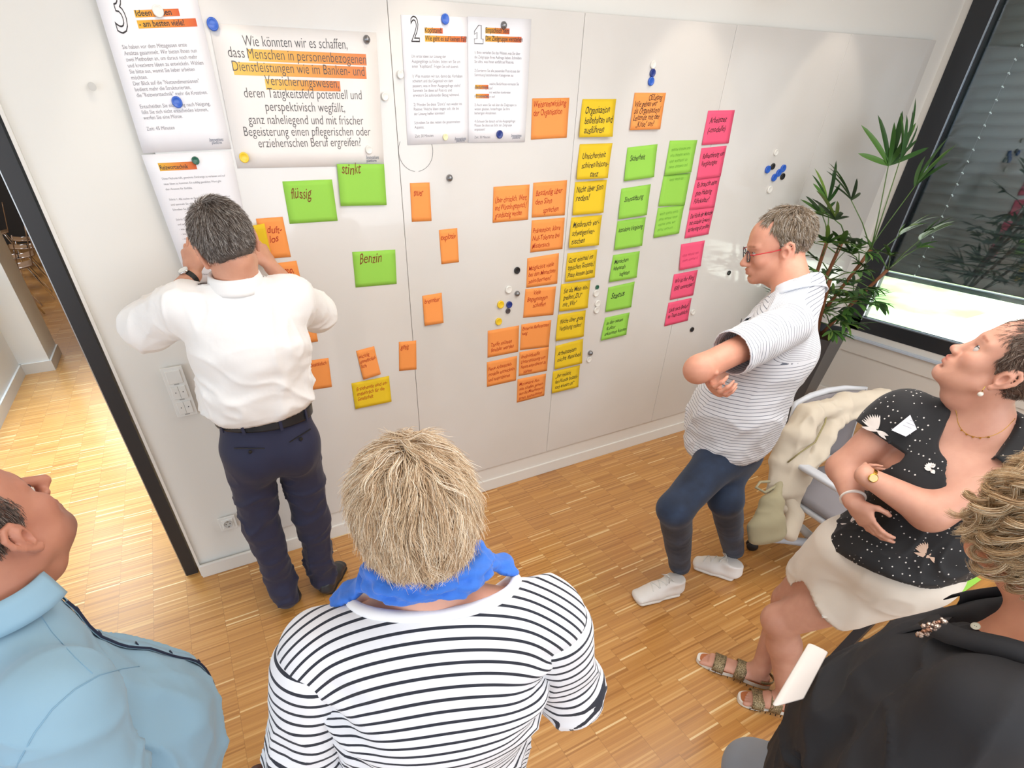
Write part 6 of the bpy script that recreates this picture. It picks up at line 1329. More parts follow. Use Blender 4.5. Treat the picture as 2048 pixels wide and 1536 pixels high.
# curly hair
capF = hair_cap(hF, 'hair', cap_mat('dark_blond_hair_base', '#7E6240', '#A98A5E'), pF, .010, cuts=[((0, 0, -.085), (0, -.1, -1)), ((0, .058, .0), (0, 1, -.7))], extra=[((0, -.06, -.04), (.070, .05, .055)), ((0, -.03, .02), (.085, .093, .090))], disp=.006)
hmF = hair_mat('curly_blond_hair', [(0, '#7A5C3E'), (.3, '#A5835C'), (.6, '#C6A67E'), (.85, '#E0C9A4'), (1, '#F4E8D0')], .35)
mskF = lambda q: (q[:, 2] > np.where(q[:, 1] > .04, np.where(np.abs(q[:, 0]) > .045, -.03, (q[:, 1]-.04)*2+.03), -.085))
def curls(head, parent, m_, ng, nc, mask, L0, seed, cr=.016, turns=1.5, er=(.088, .104, .098), ec=(0, -.022, .02), rad=.00040, cw=.0032):
    r_ = np.random.default_rng(seed); rt = scalp_roots(ng, mask, ec=(0, -.018, .028), er=(.079, .096, .090), seed=seed); st = 22
    nr = (rt-np.array(ec)); nr /= np.linalg.norm(nr, axis=1)[:, None]
    ax = nr*.42+r_.normal(0, .30, rt.shape)+(rt-np.array((0, -.06, .11)))*np.array((5., 5, 3))+np.array((0, -.15, -.75))*np.clip(.9-nr[:, 2:3]*.5, .3, 1.2); ax /= np.linalg.norm(ax, axis=1)[:, None]
    L_ = L0*r_.uniform(.7, 1.25, ng); u = np.cross(ax, r_.normal(0, 1, ax.shape)); u /= np.linalg.norm(u, axis=1)[:, None]; v = np.cross(ax, u)
    t = np.linspace(0, 1, st)[None, :, None]; ph = 0; tn = (turns*r_.uniform(.6, 1.3, ng))[:, None, None]; amp = (cr*r_.uniform(.5, 1.3, ng))[:, None, None]
    drp = np.array((0, 0, -1))*(t**2)*L_[:, None, None]*.45
    hel = (u[:, None]*(np.cos(t*tn*6.283)-1)+v[:, None]*np.sin(t*tn*6.283))*amp*np.minimum(t*2.2, 1)
    G = rt[:, None]+ax[:, None]*t*L_[:, None, None]*.8+hel+drp
    # keep clear of the skull
    e = np.sqrt((((G-np.array(ec))/np.array(er))**2).sum(2))[..., None]; G = np.where(e < 1, np.array(ec)+(G-np.array(ec))/e*1.0, G)
    idx = np.repeat(np.arange(ng), nc); off = r_.normal(0, cw, (len(idx), 3)); S = G[idx]+off[:, None]*(1-.45*np.sin(np.pi*t*.8))*(1+t*.5)+np.cumsum(r_.normal(0, .00018, (len(idx), st, 3)), 1)
    make_curves('hair_strands', head_world(head, S), rad, m_, parent)
waves(hF, capF, hmF, 520, 90, mskF, .12, 81, .009, .060, .006, .016, .0036)
waves(hF, capF, hmF, 150, 60, mskF, .15, 83, .014, .055, .014, .022, .0022)
# slim white folder tucked in front of her
wf_ = empty('folder', (0.9389,-2.227,1), 'white rounded folder showing past the front of the black shirt', 'folder')
a_, b_, c_, d_ = [Vector(v)-wf_.location for v in ((1.053,-2.166,1.03), (1.066,-2.198,1.03), (0.923,-2.246,1.01), (0.8525,-2.23,1.01))]
mbf = MB(); nrm_ = Vector((0, 0, -1))
mbf.prism([a_, b_, c_, d_], Vector((.0, .012, -.006)))
bmesh.ops.bevel(mbf.b, geom=list(mbf.b.edges), offset=.0045, segments=2, affect='EDGES', profile=.5)
mbf.build('cover', mat('white_leatherette', '#E2DAD4', .5), wf_, smooth=True)
# ================================================================ woman with crossed arms in dotted black top, leaning on the table
pC = empty('person', (1.72, -1.95, 0), 'short-haired woman in dotted black top and cream shorts, arms crossed, leaning on table', 'person')
skC = skin('skin_woman_dotted', '#CF9C86')
hC = Head((1.805, -1.975, 1.500), (-.42, .90, .58), (.16, -.34, 1), .97, female=True)
nbC = A3(1.835, -1.990, 1.350); sdC = U(A3(-.35, .93, .0)); ffC = U(np.cross(A3(0, 0, 1), sdC))   # right side, forward
shCr, shCl = A3(1.780, -1.835, 1.300), A3(1.885, -2.130, 1.295)
cheC, waiC, pelC = nbC+A3(0, 0, -.19)+ffC*.03, nbC+A3(-.02, -.03, -.37)+ffC*.02, A3(1.735, -1.998, .86)
elCr, wrCr = A3(*(1.683,-1.797,1.116)), A3(*(1.577,-1.906,1.086))
elCl, wrCl = A3(*(1.672,-2.054,1.117)), A3(*(1.564,-1.901,1.187))
hipCr, hipCl = pelC+sdC*.095, pelC-sdC*.095
anCl, anCr = A3(1.700, -1.975, .085), A3(1.715, -1.835, .085); knCl, knCr = A3(1.640, -1.850, .465), A3(1.755, -1.800, .47)
toeCl, toeCr = A3(1.588, -1.868, .02), A3(1.588, -1.640, .02)
legs = [(Pr(hipCl, knCl, (.092, .092), (.062, .064)), .04), (Pr(hipCr, knCr, (.092, .092), (.060, .062)), .03), (El(knCl+A3(-.01, .005, 0), (.056, .056, .062)), .02)]
def calf(kn, an, bk): mid = kn*.68+an*.32; return [(Pr(kn, mid+bk*.012, .056, (.056, .058)), .025), (Pr(mid+bk*.012, an, (.056, .056), (.031, .034)), .03)]
bk = -ffC
legs += calf(knCl, anCl, bk)+calf(knCr, anCr, bk)
def foot(an, toe, hl=.03):
    d = toe-an; d[2] = 0; L = np.linalg.norm(d); d /= L; s_ = A3(-d[1], d[0], 0); z = A3(0, 0, 1); o_ = [(Pr(an-d*.022-z*.035, an+d*.05-z*.038, (.031, .028), (.036, .024), s_), .02), (Pr(an+d*.05-z*.038, an+d*(L-.045)-z*.052, (.037, .022), (.040, .013), s_), .02), (Pr(an+z*.02, an+d*.05-z*.03, .030, .024), .02)]
    for i in range(5):
        off = (.028, .0115, -.002, -.0145, -.026)[i]; r_ = (.0115, .0082, .0078, .0074, .0072)[i]; ln = (.036, .034, .030, .024, .017)[i]
        o_.append((Pr(an+d*(L-.052)+s_*off-z*.055, an+d*(L-.048+ln)+s_*off*1.05-z*.062, r_, r_*.9), .004))
    return o_
feet = foot(anCl, toeCl)+foot(anCr, toeCr)
body = [(Pr(pelC, waiC, (.165, .13), (.14, .105), sdC), .05), (Pr(waiC, cheC, (.14, .105), (.15, .11), sdC), .05), (Pr(cheC, nbC-A3(0, 0, .06), (.15, .105), (.12, .06), sdC), .05), (Pr(shCl, shCr, .046), .05), (Pr(nbC-A3(0, 0, .05), nbC, (.10, .05), (.056, .05), sdC), .04),
        (Pr(shCl, elCl, (.060, .060), (.052, .050)), .03), (Pr(elCl, wrCl, (.053, .050), (.029, .024)), .025), (Pr(shCr, elCr, (.056, .056), (.048, .048)), .03), (Pr(elCr, wrCr, (.049, .046), (.028, .024)), .025)]+legs+feet
dl = U(wrCl-elCl); dr_ = U(wrCr-elCr)
body += hC.prims(nbC, .052, nose=.9)
body += hand(wrCr, U(A3(*(1.578,-1.998,1.024))-wrCr), A3(.9, .1, .3), A3(-.1, -.1, 1), (.30, .30, .30, .30), .80, 1.0, .0)
body += hand(wrCl, U(wrCl-A3(0, -2.5, 2.03))*.75+U(A3(*(1.707,-1.794,1.186))-wrCl)*.3, A3(.3, -.7, .2), A3(.2, .0, -1), (.7, .7, .7, .7), .76, .9, .02)
surf('body', body, skC, pC, .0095, fine=[hC.fine(.0030, .12), (A3(1.52, -2.0, 1.0), A3(1.66, -1.8, 1.2), .0045), (A3(1.55, -2.02, 0), A3(1.75, -1.6, .12), .005)], it=1, attrs={'skin': lambda P: hC.colour(P, ONE(P), brow=(.62, .50, .45), lips=(.78, .42, .42))})
hC.eyes(pC, '#6C7F8A', look=(.1, 1, .25))
dk = mat('black_dotted_viscose', '#17171A', .75, sheen=.1); k = kit(dk)
vo = k.new('TexVoronoi'); vo.inputs['Scale'].default_value = 70; vo.inputs['Randomness'].default_value = .35; k.l.new(k.obj(), vo.inputs['Vector'])
dot = k.math('LESS_THAN', vo.outputs['Distance'], .15); k.l.new(k.mix(dot, '#17171A', '#D9D3CF'), k.p.inputs['Base Color'])
topC = [(Pr(pelC+A3(-.015, 0, .02), waiC, (.168, .138), (.160, .130), sdC), .05), (Pr(waiC, cheC+ffC*.0, (.165, .135), (.165, .125), sdC), .05), (El(cheC+ffC*.055+sdC*.07-A3(0, 0, .02), (.08, .075, .075)), .05), (El(cheC+ffC*.055-sdC*.07-A3(0, 0, .02), (.08, .075, .075)), .05), (Pr(cheC, cheC+A3(0, 0, .09), (.163, .118), (.145, .078), sdC), .05), (Pr(shCl, shCr, .056), .04), (Pr(shCl, shCl+(elCl-shCl)*.42, .080, .078), .04), (Pr(cheC-sdC*.06, shCl-A3(0, 0, .05), .10, .08), .05), (Pr(shCr, shCr+(elCr-shCr)*.42, .072, .070), .04), (Pr(cheC+sdC*.06, shCr-A3(0, 0, .05), .10, .085), .05), (Pr(nbC-A3(0, 0, .065), nbC-A3(0, 0, .018), (.145, .072), (.105, .062), sdC), .04)]
scoop = Pr(nbC+ffC*.080-A3(0, 0, .048), nbC+ffC*.02+A3(0, 0, .12), (.062, .068), (.085, .072), sdC, 1)
def dC(P, N_): low = np.clip((1.20-P[:, 2])*5, 0, 1); return crease(P, A3(.3, .1, 1), 12, 3, 91)*.010*low+folds(P, A3(.2, .1, 1), 17, 3.5, 91, 1.2)*.003*low+folds(P, sdC, 15, 5, 93)*.004*low+vnoise(P*8, 3)*.003
surf('top', topC+[(scoop, .012, 's')], dk, pC, .0062, cuts=[(pelC+A3(0, 0, .005), A3(-.25, -.1, -1), .4), (shCl+(elCl-shCl)*.38, elCl-shCl, .125), (shCr+(elCr-shCr)*.40, elCr-shCr, .12)], it=2, disp=dC, thick=.0025)
# crane prints on the cloth
crm = mat('crane_print', '#D8B8A2', .8); crw = mat('crane_print_pale', '#E9E0DA', .8)
CAMP = A3(0, -2.5, 2.0328)
def crane(px_pts, fan_, spread, ln, m_, name='printed_crane'):
    """px_pts: world ray target near the cloth; feathers fan out on the cloth surface"""
    p0 = np.array(px_pts); d = U(p0-CAMP); c0 = drop(topC, p0-d*.35, d, .9, 500)
    if not drop.hit: return None
    n = -d; r_ = U(np.cross(n, A3(0, 0, 1))); u_ = np.cross(r_, n); V_ = []; F_ = []
    def stroke(a, r0, r1, w0):
        b = len(V_); dirv = r_*math.cos(a)+u_*math.sin(a); pr_ = r_*-math.sin(a)+u_*math.cos(a)
        pts_ = []; hits = True
        for i in range(6):
            t = i/5; w_ = w0*math.sin(math.pi*(.12+.86*t)); q = c0+dirv*(r0+(r1-r0)*t)
            for s_ in (-1, 1):
                x = q+pr_*w_*s_; pts_.append(drop(topC, x-d*.05, d, .11, 90)-d*.0035); hits &= drop.hit
        if not hits: return
        V_.extend(pts_)
        for i in range(5): F_.append((b+2*i, b+2*i+1, b+2*i+3, b+2*i+2))
    for j in range(fan_): a = spread[0]+(spread[1]-spread[0])*j/(fan_-1); stroke(a, .006, ln*(1-.25*abs(j/(fan_-1)-.4)), .0034)
    if not V_: return None
    stroke(spread[0]-.35, 0, ln*.75, .0055); stroke(spread[1]+2.0, 0, ln*.55, .005); stroke(spread[0]+3.3, 0, ln*.6, .0042)
    return mesh_np(name, np.array(V_), np.array(F_), m_, pC)
for pt, n_, sp, ln, m_ in (((1.578,-1.874,1.314), 9, (.35, 1.3), .055, crw), ((1.442,-1.975,1.105), 8, (-1.6, -.5), .055, crw), ((1.55,-2.034,1.014), 10, (.1, 1.9), .05, crm), ((1.613,-2.124,1.028), 8, (.2, 1.1), .05, crm), ((1.589,-2.1,1.127), 6, (-2.4, -1.6), .04, crm), ((1.566,-2.033,1.281), 6, (.4, 1.6), .022, crw)):
    crane(pt, n_, sp, ln, m_)
crmS = cloth('cream_shorts_cotton', '#E6DDD0', .85, 1100, .1, .1, .12)
sh_ = [(Pr(waiC-A3(0, 0, .07), pelC, (.150, .118), (.165, .130), sdC), .04), (Pr(hipCl, hipCl+(knCl-hipCl)*.62, (.108, .108), (.098, .098)), .035), (Pr(hipCr, hipCr+(knCr-hipCr)*.60, (.106, .106), (.096, .096)), .035)]
surf('shorts', sh_, crmS, pC, .0075, cuts=[(hipCl+(knCl-hipCl)*.60, knCl-hipCl, .125), (hipCr+(knCr-hipCr)*.58, knCr-hipCr, .135)], it=2, disp=lambda P, N_: folds(P, ffC+A3(0, 0, .3), 13, 4, 97)*.004+vnoise(P*8, 5)*.003, thick=.003)
# sandals
gl_ = mat('glitter_strap', '#A08E68', .35, metal=.5); k = kit(gl_); vv = k.new('TexVoronoi'); vv.inputs['Scale'].default_value = 260; k.l.new(k.obj(), vv.inputs['Vector']); k.l.new(k.ramp(vv.outputs['Distance'], [(0, '#D9C9A0'), (.5, '#8C7A58'), (1, '#4F4534')]), k.p.inputs['Base Color']); k.bump(vv.outputs['Distance'], .8, .002)
tan = mat('tan_insole', '#B56A3C', .6); wsole = mat('white_rubber_sole', '#E8E4DA', .5)
for an, toe in ((anCl, toeCl), (anCr, toeCr)):
    d = toe-an; d[2] = 0; L = np.linalg.norm(d); d /= L; s_ = A3(-d[1], d[0], 0); hl_ = an*A3(1, 1, 0)-d*.062; tp = toe*A3(1, 1, 0)+d*.012; Lt = np.linalg.norm(tp-hl_)
    out_ = []
    for i in range(40):
        a = 2*math.pi*i/40; u = .5-.5*math.cos(a); w_ = (.030+.016*u-.012*math.exp(-((u-.45)/.18)**2))*abs(math.sin(a))**.62*math.copysign(1, math.sin(a)); out_.append(Vector(hl_+d*Lt*u+s_*w_-wloc(pC)))
    m2 = MB(); m2.prism([p_+Vector((0, 0, .003)) for p_ in out_], (0, 0, .021)); o = m2.build('sandal', wsole, pC)
    m2 = MB(); m2.prism([Vector(hl_-wloc(pC))*.04+p_*.96+Vector((0, 0, .024)) for p_ in out_], (0, 0, .003)); m2.build('insole', tan, o)
    for i in range(9):
        p_ = hl_+d*Lt*(.12+.085*i)-wloc(pC)
        for sg in (-1, 1): MB().box(p_+s_*sg*.040+A3(0, 0, .009), (.0022, .0035, .010), Matrix.Rotation(math.atan2(d[1], d[0]), 3, 'Z')).build('tread_groove', M['rub'], o)
    for uc, wd_, lift, hw in ((.70, .046, .040, .047), (.42, .044, .066, .043)):
        g_ = MB()
        def f_(u, v, uc=uc, wd_=wd_, lift=lift, hw=hw):
            a = math.pi*u; return Vector(hl_+d*(Lt*uc+(v-.5)*wd_)+s_*hw*math.cos(a)*(1+.02)+A3(0, 0, .022+lift*math.sin(a)**.8)-wloc(pC))
        g_.sheet(f_, 16, 3); q = g_.build('strap', gl_, o, smooth=True); sd_ = q.modifiers.new('t', 'SOLIDIFY'); sd_.thickness = .003
    g_ = MB().sheet(lambda u, v: Vector(hl_+d*(.045-.048*math.sin(math.pi*u))+s_*.038*math.cos(math.pi*u)+A3(0, 0, .050+.014*v-.004*u)-wloc(pC)), 14, 2); q = g_.build('heel_strap', gl_, o, smooth=True); sd_ = q.modifiers.new('t', 'SOLIDIFY'); sd_.thickness = .003
# jewellery, watch, name card
gold = mat('gold', '#C9A24A', .2, metal=1)
wc = wrCl-(wrCl-elCl)*.06; wn_ = U(wrCl-elCl); band(wc, wn_, .026, .010, gold, pC, 'watch_band')
fd = U(CAMP-wc+A3(0, 0, .3)); fd = U(fd-wn_*(fd@wn_)); q = Vector(fd).to_track_quat('Z', 'Y').to_matrix().to_4x4(); q.translation = Vector(wc+fd*.027-wloc(pC))
w_ = MB().lathe([(.011, -.001), (.0125, .001), (.0125, .004), (.0105, .005)], q, 24).build('watch_case', gold, pC, smooth=True); MB().lathe([(.0102, .0045), (.0102, .0053), (.0004, .0054)], q, 20).build('watch_dial', mat('champagne_dial', '#DCC58A', .3), w_)
bc = wrCr-(wrCr-elCr)*.12; band(bc, U(wrCr-elCr), .031, .005, mat('white_bracelet', '#EFEAE2', .4), pC, 'bracelet', th=.003)
e0 = hC.w((-.078, -.006, -.048))
m2 = MB(); bmesh.ops.create_icosphere(m2.b, subdivisions=2, radius=.0065); bmesh.ops.translate(m2.b, vec=Vector(e0+A3(0, 0, -.016)-wloc(pC)), verts=m2.b.verts); er_ = m2.build('earring', mat('pearl', '#E4DCCF', .25, coat=.5), pC, smooth=True)
MB().tube([Vector(e0+A3(.0, 0, .006)-wloc(pC)), Vector(e0+A3(-.002, 0, -.004)-wloc(pC)), Vector(e0+A3(0, 0, -.011)-wloc(pC))], .0009, 6).build('earring_hook', gold, er_)
pts = []
for i in range(25):
    a = R(-20+220*i/24); p0 = nbC+sdC*.068*math.cos(a)+ffC*(.045+.062*math.sin(a))+A3(0, 0, .03-.055*max(0, math.sin(a))); dd_ = U(nbC-A3(0, 0, .05)-p0); pts.append(drop(body[:9]+hC.prims(nbC, .052), p0+(-dd_)*.04, dd_, .16, 120)-dd_*.0012)
nl = MB().tube([Vector(p_-wloc(pC)) for p_ in pts], .0008, 5).build('necklace', gold, pC, smooth=True)
for i in (8, 10, 12, 14, 16):
    m2 = MB(); bmesh.ops.create_icosphere(m2.b, subdivisions=1, radius=.0028); bmesh.ops.translate(m2.b, vec=Vector(pts[i]-U(nbC-pts[i])*.002-wloc(pC)), verts=m2.b.verts); m2.build('bead', gold, nl)
# name card clipped to the neckline, printed with illegible small type
nq = [A3(*v) for v in ((1.591,-1.926,1.394), (1.629,-1.958,1.378), (1.543,-1.954,1.346), (1.514,-1.928,1.36))]
ctr = sum(nq)/4; d_ = U(ctr-CAMP); hit = drop(topC, ctr-d_*.3, d_, .7, 500)-d_*.006; sc_ = np.linalg.norm(hit-CAMP)/np.linalg.norm(ctr-CAMP); nq = [CAMP+(v-CAMP)*sc_ for v in nq]
tagC = Sheet(nq[0], nq[1], nq[2], nq[3]); tagC.n = Vector(-d_); V_ = [Vector(v)-Vector(wloc(pC)) for v in nq]
m2 = MB(); m2.prism(V_, Vector(d_*.0015)); nc = m2.build('name_card', mat('white_card', '#E7E6EE', .5), pC)
for i in range(4):
    t = .22+.14*i; a = (V_[0]*(1-t)+V_[3]*t)*.78+(V_[1]*(1-t)+V_[2]*t)*.22; b = (V_[0]*(1-t)+V_[3]*t)*.25+(V_[1]*(1-t)+V_[2]*t)*.75
    MB().tube([a-Vector(d_*.0012), b-Vector(d_*.0012)], .0005, 4).build('printed_line', ink_g, nc)
# hair
capC = hair_cap(hC, 'hair', cap_mat('brown_hair_base', '#4A362B', '#6E584B'), pC, .007, cuts=[((0, 0, -.045), (0, -.35, -1)), ((0, .074, .03), (0, 1, -.75)), ((0, .030, -.01), (0, 1, -1.1))], extra=[((0, -.06, -.02), (.052, .042, .045))], disp=.002)
hmC = hair_mat('brown_short_hair', [(0, '#3A2A20'), (.5, '#5E473A'), (.8, '#7C6759'), (1, '#B0A296')])
combC = lambda q, s_: np.c_[q[:, 0]*6, .55*np.clip(q[:, 2]*12-.6, 0, 1)-.35*np.clip(.8-q[:, 2]*12, 0, 1), -.35-q[:, 2]*0]
mC = lambda q: (q[:, 2] > np.where(q[:, 1] > .03, (q[:, 1]-.03)*1.3+.030, np.where(q[:, 1] > -.02, .006, -.05)))
make_hair(hC, capC, hmC, 1500, 18, mC, combC, lambda q: .022+.026*np.clip((q[:, 2]-.02)/.08, 0, 1), .00042, .003, 101, 7, ec=(0, -.018, .033), er=(.078, .097, .088), lift0=.003, lift1=.007, noise=.35)
# ================================================================ man with red glasses and striped polo shirt, arms crossed
pB = empty('person', (1.9, -1.25, 0), 'grey-haired man with red glasses, thin-striped white shirt and jeans, arms crossed, in profile', 'person')
skB = skin('skin_man_glasses', '#D49A82')
hB_f = U(A3(-.74, .60, -.24)); ear_ = A3(*(1.98,-1.167,1.617)); RB = frame(hB_f, (-.08, .06, 1)); cB = ear_-RB@np.array((-.080, -.012, -.004))*1.05
hB = Head(cB, hB_f, (-.08, .06, 1), 1.05)
nbB = A3(*(1.992,-1.247,1.475)); ffB = U(A3(-.60, .80, 0)); sdB = U(np.cross(ffB, A3(0, 0, 1)))
shBl, shBr = nbB-sdB*.185+A3(0, 0, -.055), nbB+sdB*.185+A3(0, 0, -.055)
cheB, waiB, pelB = A3(*(1.95,-1.261,1.278)), A3(*(1.865,-1.255,1.028)), A3(*(1.851,-1.26,0.8762))
elBl = A3(*(1.419,-1.37,1.342)); wrBl = A3(*(1.647,-1.274,1.278)); elBr = A3(*(1.806,-1.227,1.282)); wrBr = A3(*(1.527,-1.349,1.282))
hipBl, hipBr = pelB-sdB*.09, pelB+sdB*.09
anBl = A3(*(1.873,-1.208), .09); anBr = A3(*(2.22,-1.257), .09)
knBl = A3(*(1.487,-1.375,0.7301)); knBr = A3(*(1.785,-1.386,0.6802))
body = [(Pr(pelB, waiB, (.155, .12), (.15, .115), sdB), .05), (Pr(waiB, cheB, (.15, .115), (.16, .12), sdB), .05), (Pr(cheB, nbB-A3(0, 0, .08), (.16, .12), (.12, .07), sdB), .05), (Pr(shBl, shBr, .052), .05), (Pr(nbB-A3(0, 0, .06), nbB, (.11, .06), (.064, .06), sdB), .05),
        (Pr(shBl, elBl, .052, .044), .03), (Pr(elBl, wrBl, (.046, .044), (.029, .024)), .025), (Pr(shBr, elBr, .05, .043), .03), (Pr(elBr, wrBr, (.044, .044), (.028, .024)), .025),
        (Pr(hipBl, knBl, .082, .058), .04), (Pr(knBl, anBl, .055, .036), .02), (Pr(hipBr, knBr, .082, .058), .04), (Pr(knBr, anBr, .055, .036), .02)]
body += hB.prims(nbB, .064, nose=1.05)
body += hand(wrBr, U(wrBr-elBr)+A3(.2, -.4, -.15), A3(.6, .3, .4), A3(0, -.2, 1), (.8, .8, .9, .9), 1.0, .6)+hand(wrBl, U(wrBl-elBl), A3(.8, -.1, -.2), A3(0, 0, 1), (.5, .5, .6, .6), 1, .5)
surf('body', body, skB, pB, .010, fine=[hB.fine(.0038, .14), (np.minimum(wrBr, wrBl)-.1, np.maximum(wrBr, wrBl)+.08, .006)], it=1, attrs={'skin': lambda P: hB.colour(P, ONE(P), stubble=.12, brow=(.62, .55, .50), lips=(.75, .45, .42))})
hB.eyes(pB, '#55646E', look=(0, 1, -.5), r=.0118)
stB = cloth('thin_striped_shirt', '#EDEEF2', .85, 1300, .06, .1, .16, 14); k = kit(stB); at_ = k.attr('stripe')
fr_ = k.math('FRACT', k.math('DIVIDE', at_.outputs['Fac'], .0125)); k.l.new(k.mix(k.math('LESS_THAN', fr_, .16), '#DFE1E7', '#6E7482'), k.p.inputs['Base Color'])
torsoB = [(Pr(pelB+A3(0, 0, -.06), waiB, (.195, .165), (.185, .16), sdB), .05), (El(waiB+ffB*.03, (.13, .13, .14)), .06), (Pr(waiB, cheB, (.185, .155), (.182, .145), sdB), .06), (Pr(cheB, cheB+A3(0, 0, .10), (.182, .14), (.16, .095), sdB), .06), (Pr(shBl, shBr, .062, .062, A3(0, 0, 1)), .05), (Pr(nbB-A3(0, 0, .08), nbB-A3(0, 0, .02), (.14, .08), (.085, .078), sdB), .05), (Pr(nbB-A3(0, 0, .03)-ffB*.01, nbB+A3(0, 0, .04)-ffB*.01, (.080, .080), (.072, .074), sdB), .03)]
collB = cloth('pale_striped_collar', '#DFE4EC', .85, 900, .15)
def dB(P, N_): low = np.clip((1.30-P[:, 2])*4, 0, 1); return crease(P, sdB*.4+ffB+A3(0, 0, -.8), 12, 3, 111)*.010*low+crease(P, ffB-A3(0, 0, .5), 10, 3, 119)*.006+folds(P, sdB*.4+ffB+A3(0, 0, -.8), 12, 3, 111, 1.2)*.003*low+folds(P, ffB+A3(0, 0, .3), 17, 4, 113)*.004*low+vnoise(P*8, 3)*.003
def stB_(P):
    q = P-cheB; x = q@sdB; y = q@ffB; top = np.clip((q[:, 2]-.02)/.12, 0, 1)*np.clip(.6-y*9, 0, 1); return P[:, 2]*(1-.25*top)+y*.10+top*y*.25+vnoise(P*5, 8)*.004+2
surf('shirt', torsoB, stB, pB, .0075, cuts=[(pelB+A3(0, 0, -.005), A3(.10, -.12, -1), .5), (nbB+A3(0, 0, .040), hB.c-nbB, .12)], it=2, disp=dB, attrs={'stripe': stB_}, thick=.003)
def slv(sh, el, r0, r1, seed):
    u1 = U(el-sh); st_ = lambda P: (P-sh)@u1+2+vnoise(P*6, seed)*.003
    surf('sleeve', [(Pr(sh+u1*.0, sh+(el-sh)*.72, r0, r1), .03)], stB, pB, .007, cuts=[(sh+(el-sh)*.66, u1, .13)], it=2, disp=lambda P, N_: folds(P, np.cross(u1, A3(0, .3, 1)), 18, 4, seed)*.005, attrs={'stripe': st_}, thick=.003)
slv(shBl-sdB*.004, elBl, .074, .080, 115); slv(shBr+sdB*.004, elBr, .070, .076, 117)
ring('collar', nbB+A3(0, 0, .002)-ffB*.012, U(hB.c-nbB-ffB*.03+A3(0, 0, .04)), .076, .074, .042, collB, pB, R(125), R(415), sdB, fold=collar_fold, thick=.003)
jnB = cloth('dark_blue_denim', '#2F4260', .85, 700, .25, .1, .15, 16)
jm = kit(jnB); nn = jm.noise(9, 4, jm.obj()); jm.l.new(jm.ramp(nn, [(.3, '#1B2537'), (.55, '#26354E'), (.8, '#384C6A')]), jm.p.inputs['Base Color'])
def dJ(P, N_): return folds(P, ffB+sdB*.5, 26, 9, 121, 1.0)*.0015*np.exp(-((P[:, 2]-.47)/.12)**2)+folds(P, ffB+sdB*.5, 24, 9, 123, 1.0)*.0015*np.exp(-((P[:, 2]-.12)/.08)**2)+vnoise(P*9, 3)*.003
surf('jeans', [(Pr(waiB-A3(0, 0, .08), pelB, (.165, .13), (.165, .135), sdB), .04), (El(pelB-ffB*.05-A3(0, 0, .05), (.12, .10, .10)), .05), (Pr(hipBl, knBl, (.095, .095), (.066, .068)), .06), (Pr(knBl, anBl, (.066, .070), (.050, .054)), .03), (Pr(hipBr, knBr, (.095, .095), (.066, .066)), .05), (Pr(knBr, anBr, (.066, .068), (.050, .052)), .03)], jnB, pB, .008, cuts=[(anBl+A3(0, 0, .005), A3(0, 0, -1), .13), (anBr+A3(0, 0, .012), A3(0, 0, -1), .13)], it=2, disp=dJ, thick=.003)
wsh = mat('white_sneaker', '#EDEAE6', .5); k = kit(wsh); k.bump(k.noise(25, 3, k.obj()), .2, .004)
wso = mat('white_sneaker_sole', '#E4DFD8', .5)
shoe('a', (1.838,-1.28), (1.537,-1.222), 0, pB, wsh, wso, laces=M['white_pl'], hgt=.10, wid=.054, name='sneaker')
shoe('a', (2.168,-1.369), (2.024,-1.146), 0, pB, wsh, wso, laces=M['white_pl'], hgt=.10, wid=.052, name='sneaker')
sock = mat('navy_sock', '#2A3145', .9)
for an in (anBl, anBr): MB().tube([Vector(an+A3(0, 0, -.01)-wloc(pB)), Vector(an+A3(0, 0, .05)-wloc(pB))], .040, 18).build('sock', sock, pB, smooth=True)
# glasses: dark front rims, red temples
gf = mat('dark_glasses_frame', '#2B2A35', .25); gr = mat('red_temple', '#C2242C', .3); gL = mat('lens', '#FFFFFF', .02); gL.node_tree.nodes['Principled BSDF'].inputs['Transmission Weight'].default_value = 1; gL.node_tree.nodes['Principled BSDF'].inputs['Alpha'].default_value = .35
gs = MB(); 
def rim(sx): return [Vector(hB.w((sx*.034+.0235*math.cos(t), .1025-.004*abs(math.cos(t)), -.006+.0195*math.sin(t)*(1 if math.sin(t) > 0 else .95)))-wloc(pB)) for t in np.linspace(0, 2*math.pi, 25)]
g1 = MB().tube(rim(-1), .0018, 8, cap=False).build('glasses', gf, pB, smooth=True); MB().tube(rim(1), .0018, 8, cap=False).build('rim', gf, g1, smooth=True)
MB().tube([Vector(hB.w(p_)-wloc(pB)) for p_ in ((-.011, .104, -.001), (0, .107, .003), (.011, .104, -.001))], .0016, 6).build('bridge', gf, g1)
for sx in (-1, 1):
    MB().tube([Vector(hB.w(p_)-wloc(pB)) for p_ in ((sx*.058, .099, .003), (sx*.070, .088, .003), (sx*.078, .03, .004), (sx*.080, .0, .006))], .0021, 6).build('temple', gr, g1, smooth=True)
    MB().tube([Vector(hB.w(p_)-wloc(pB)) for p_ in ((sx*.080, .0, .006), (sx*.082, -.018, .004), (sx*.080, -.034, -.014))], .0019, 6).build('temple_tip', gf, g1, smooth=True)
for sx in (-1, 1):
    r_ = rim(sx); c_ = sum(r_, Vector())/len(r_); m2 = MB(); vs_ = [m2.b.verts.new(v) for v in r_[:-1]]; m2.b.faces.new(vs_); m2.build('lens', M['glass'], g1)
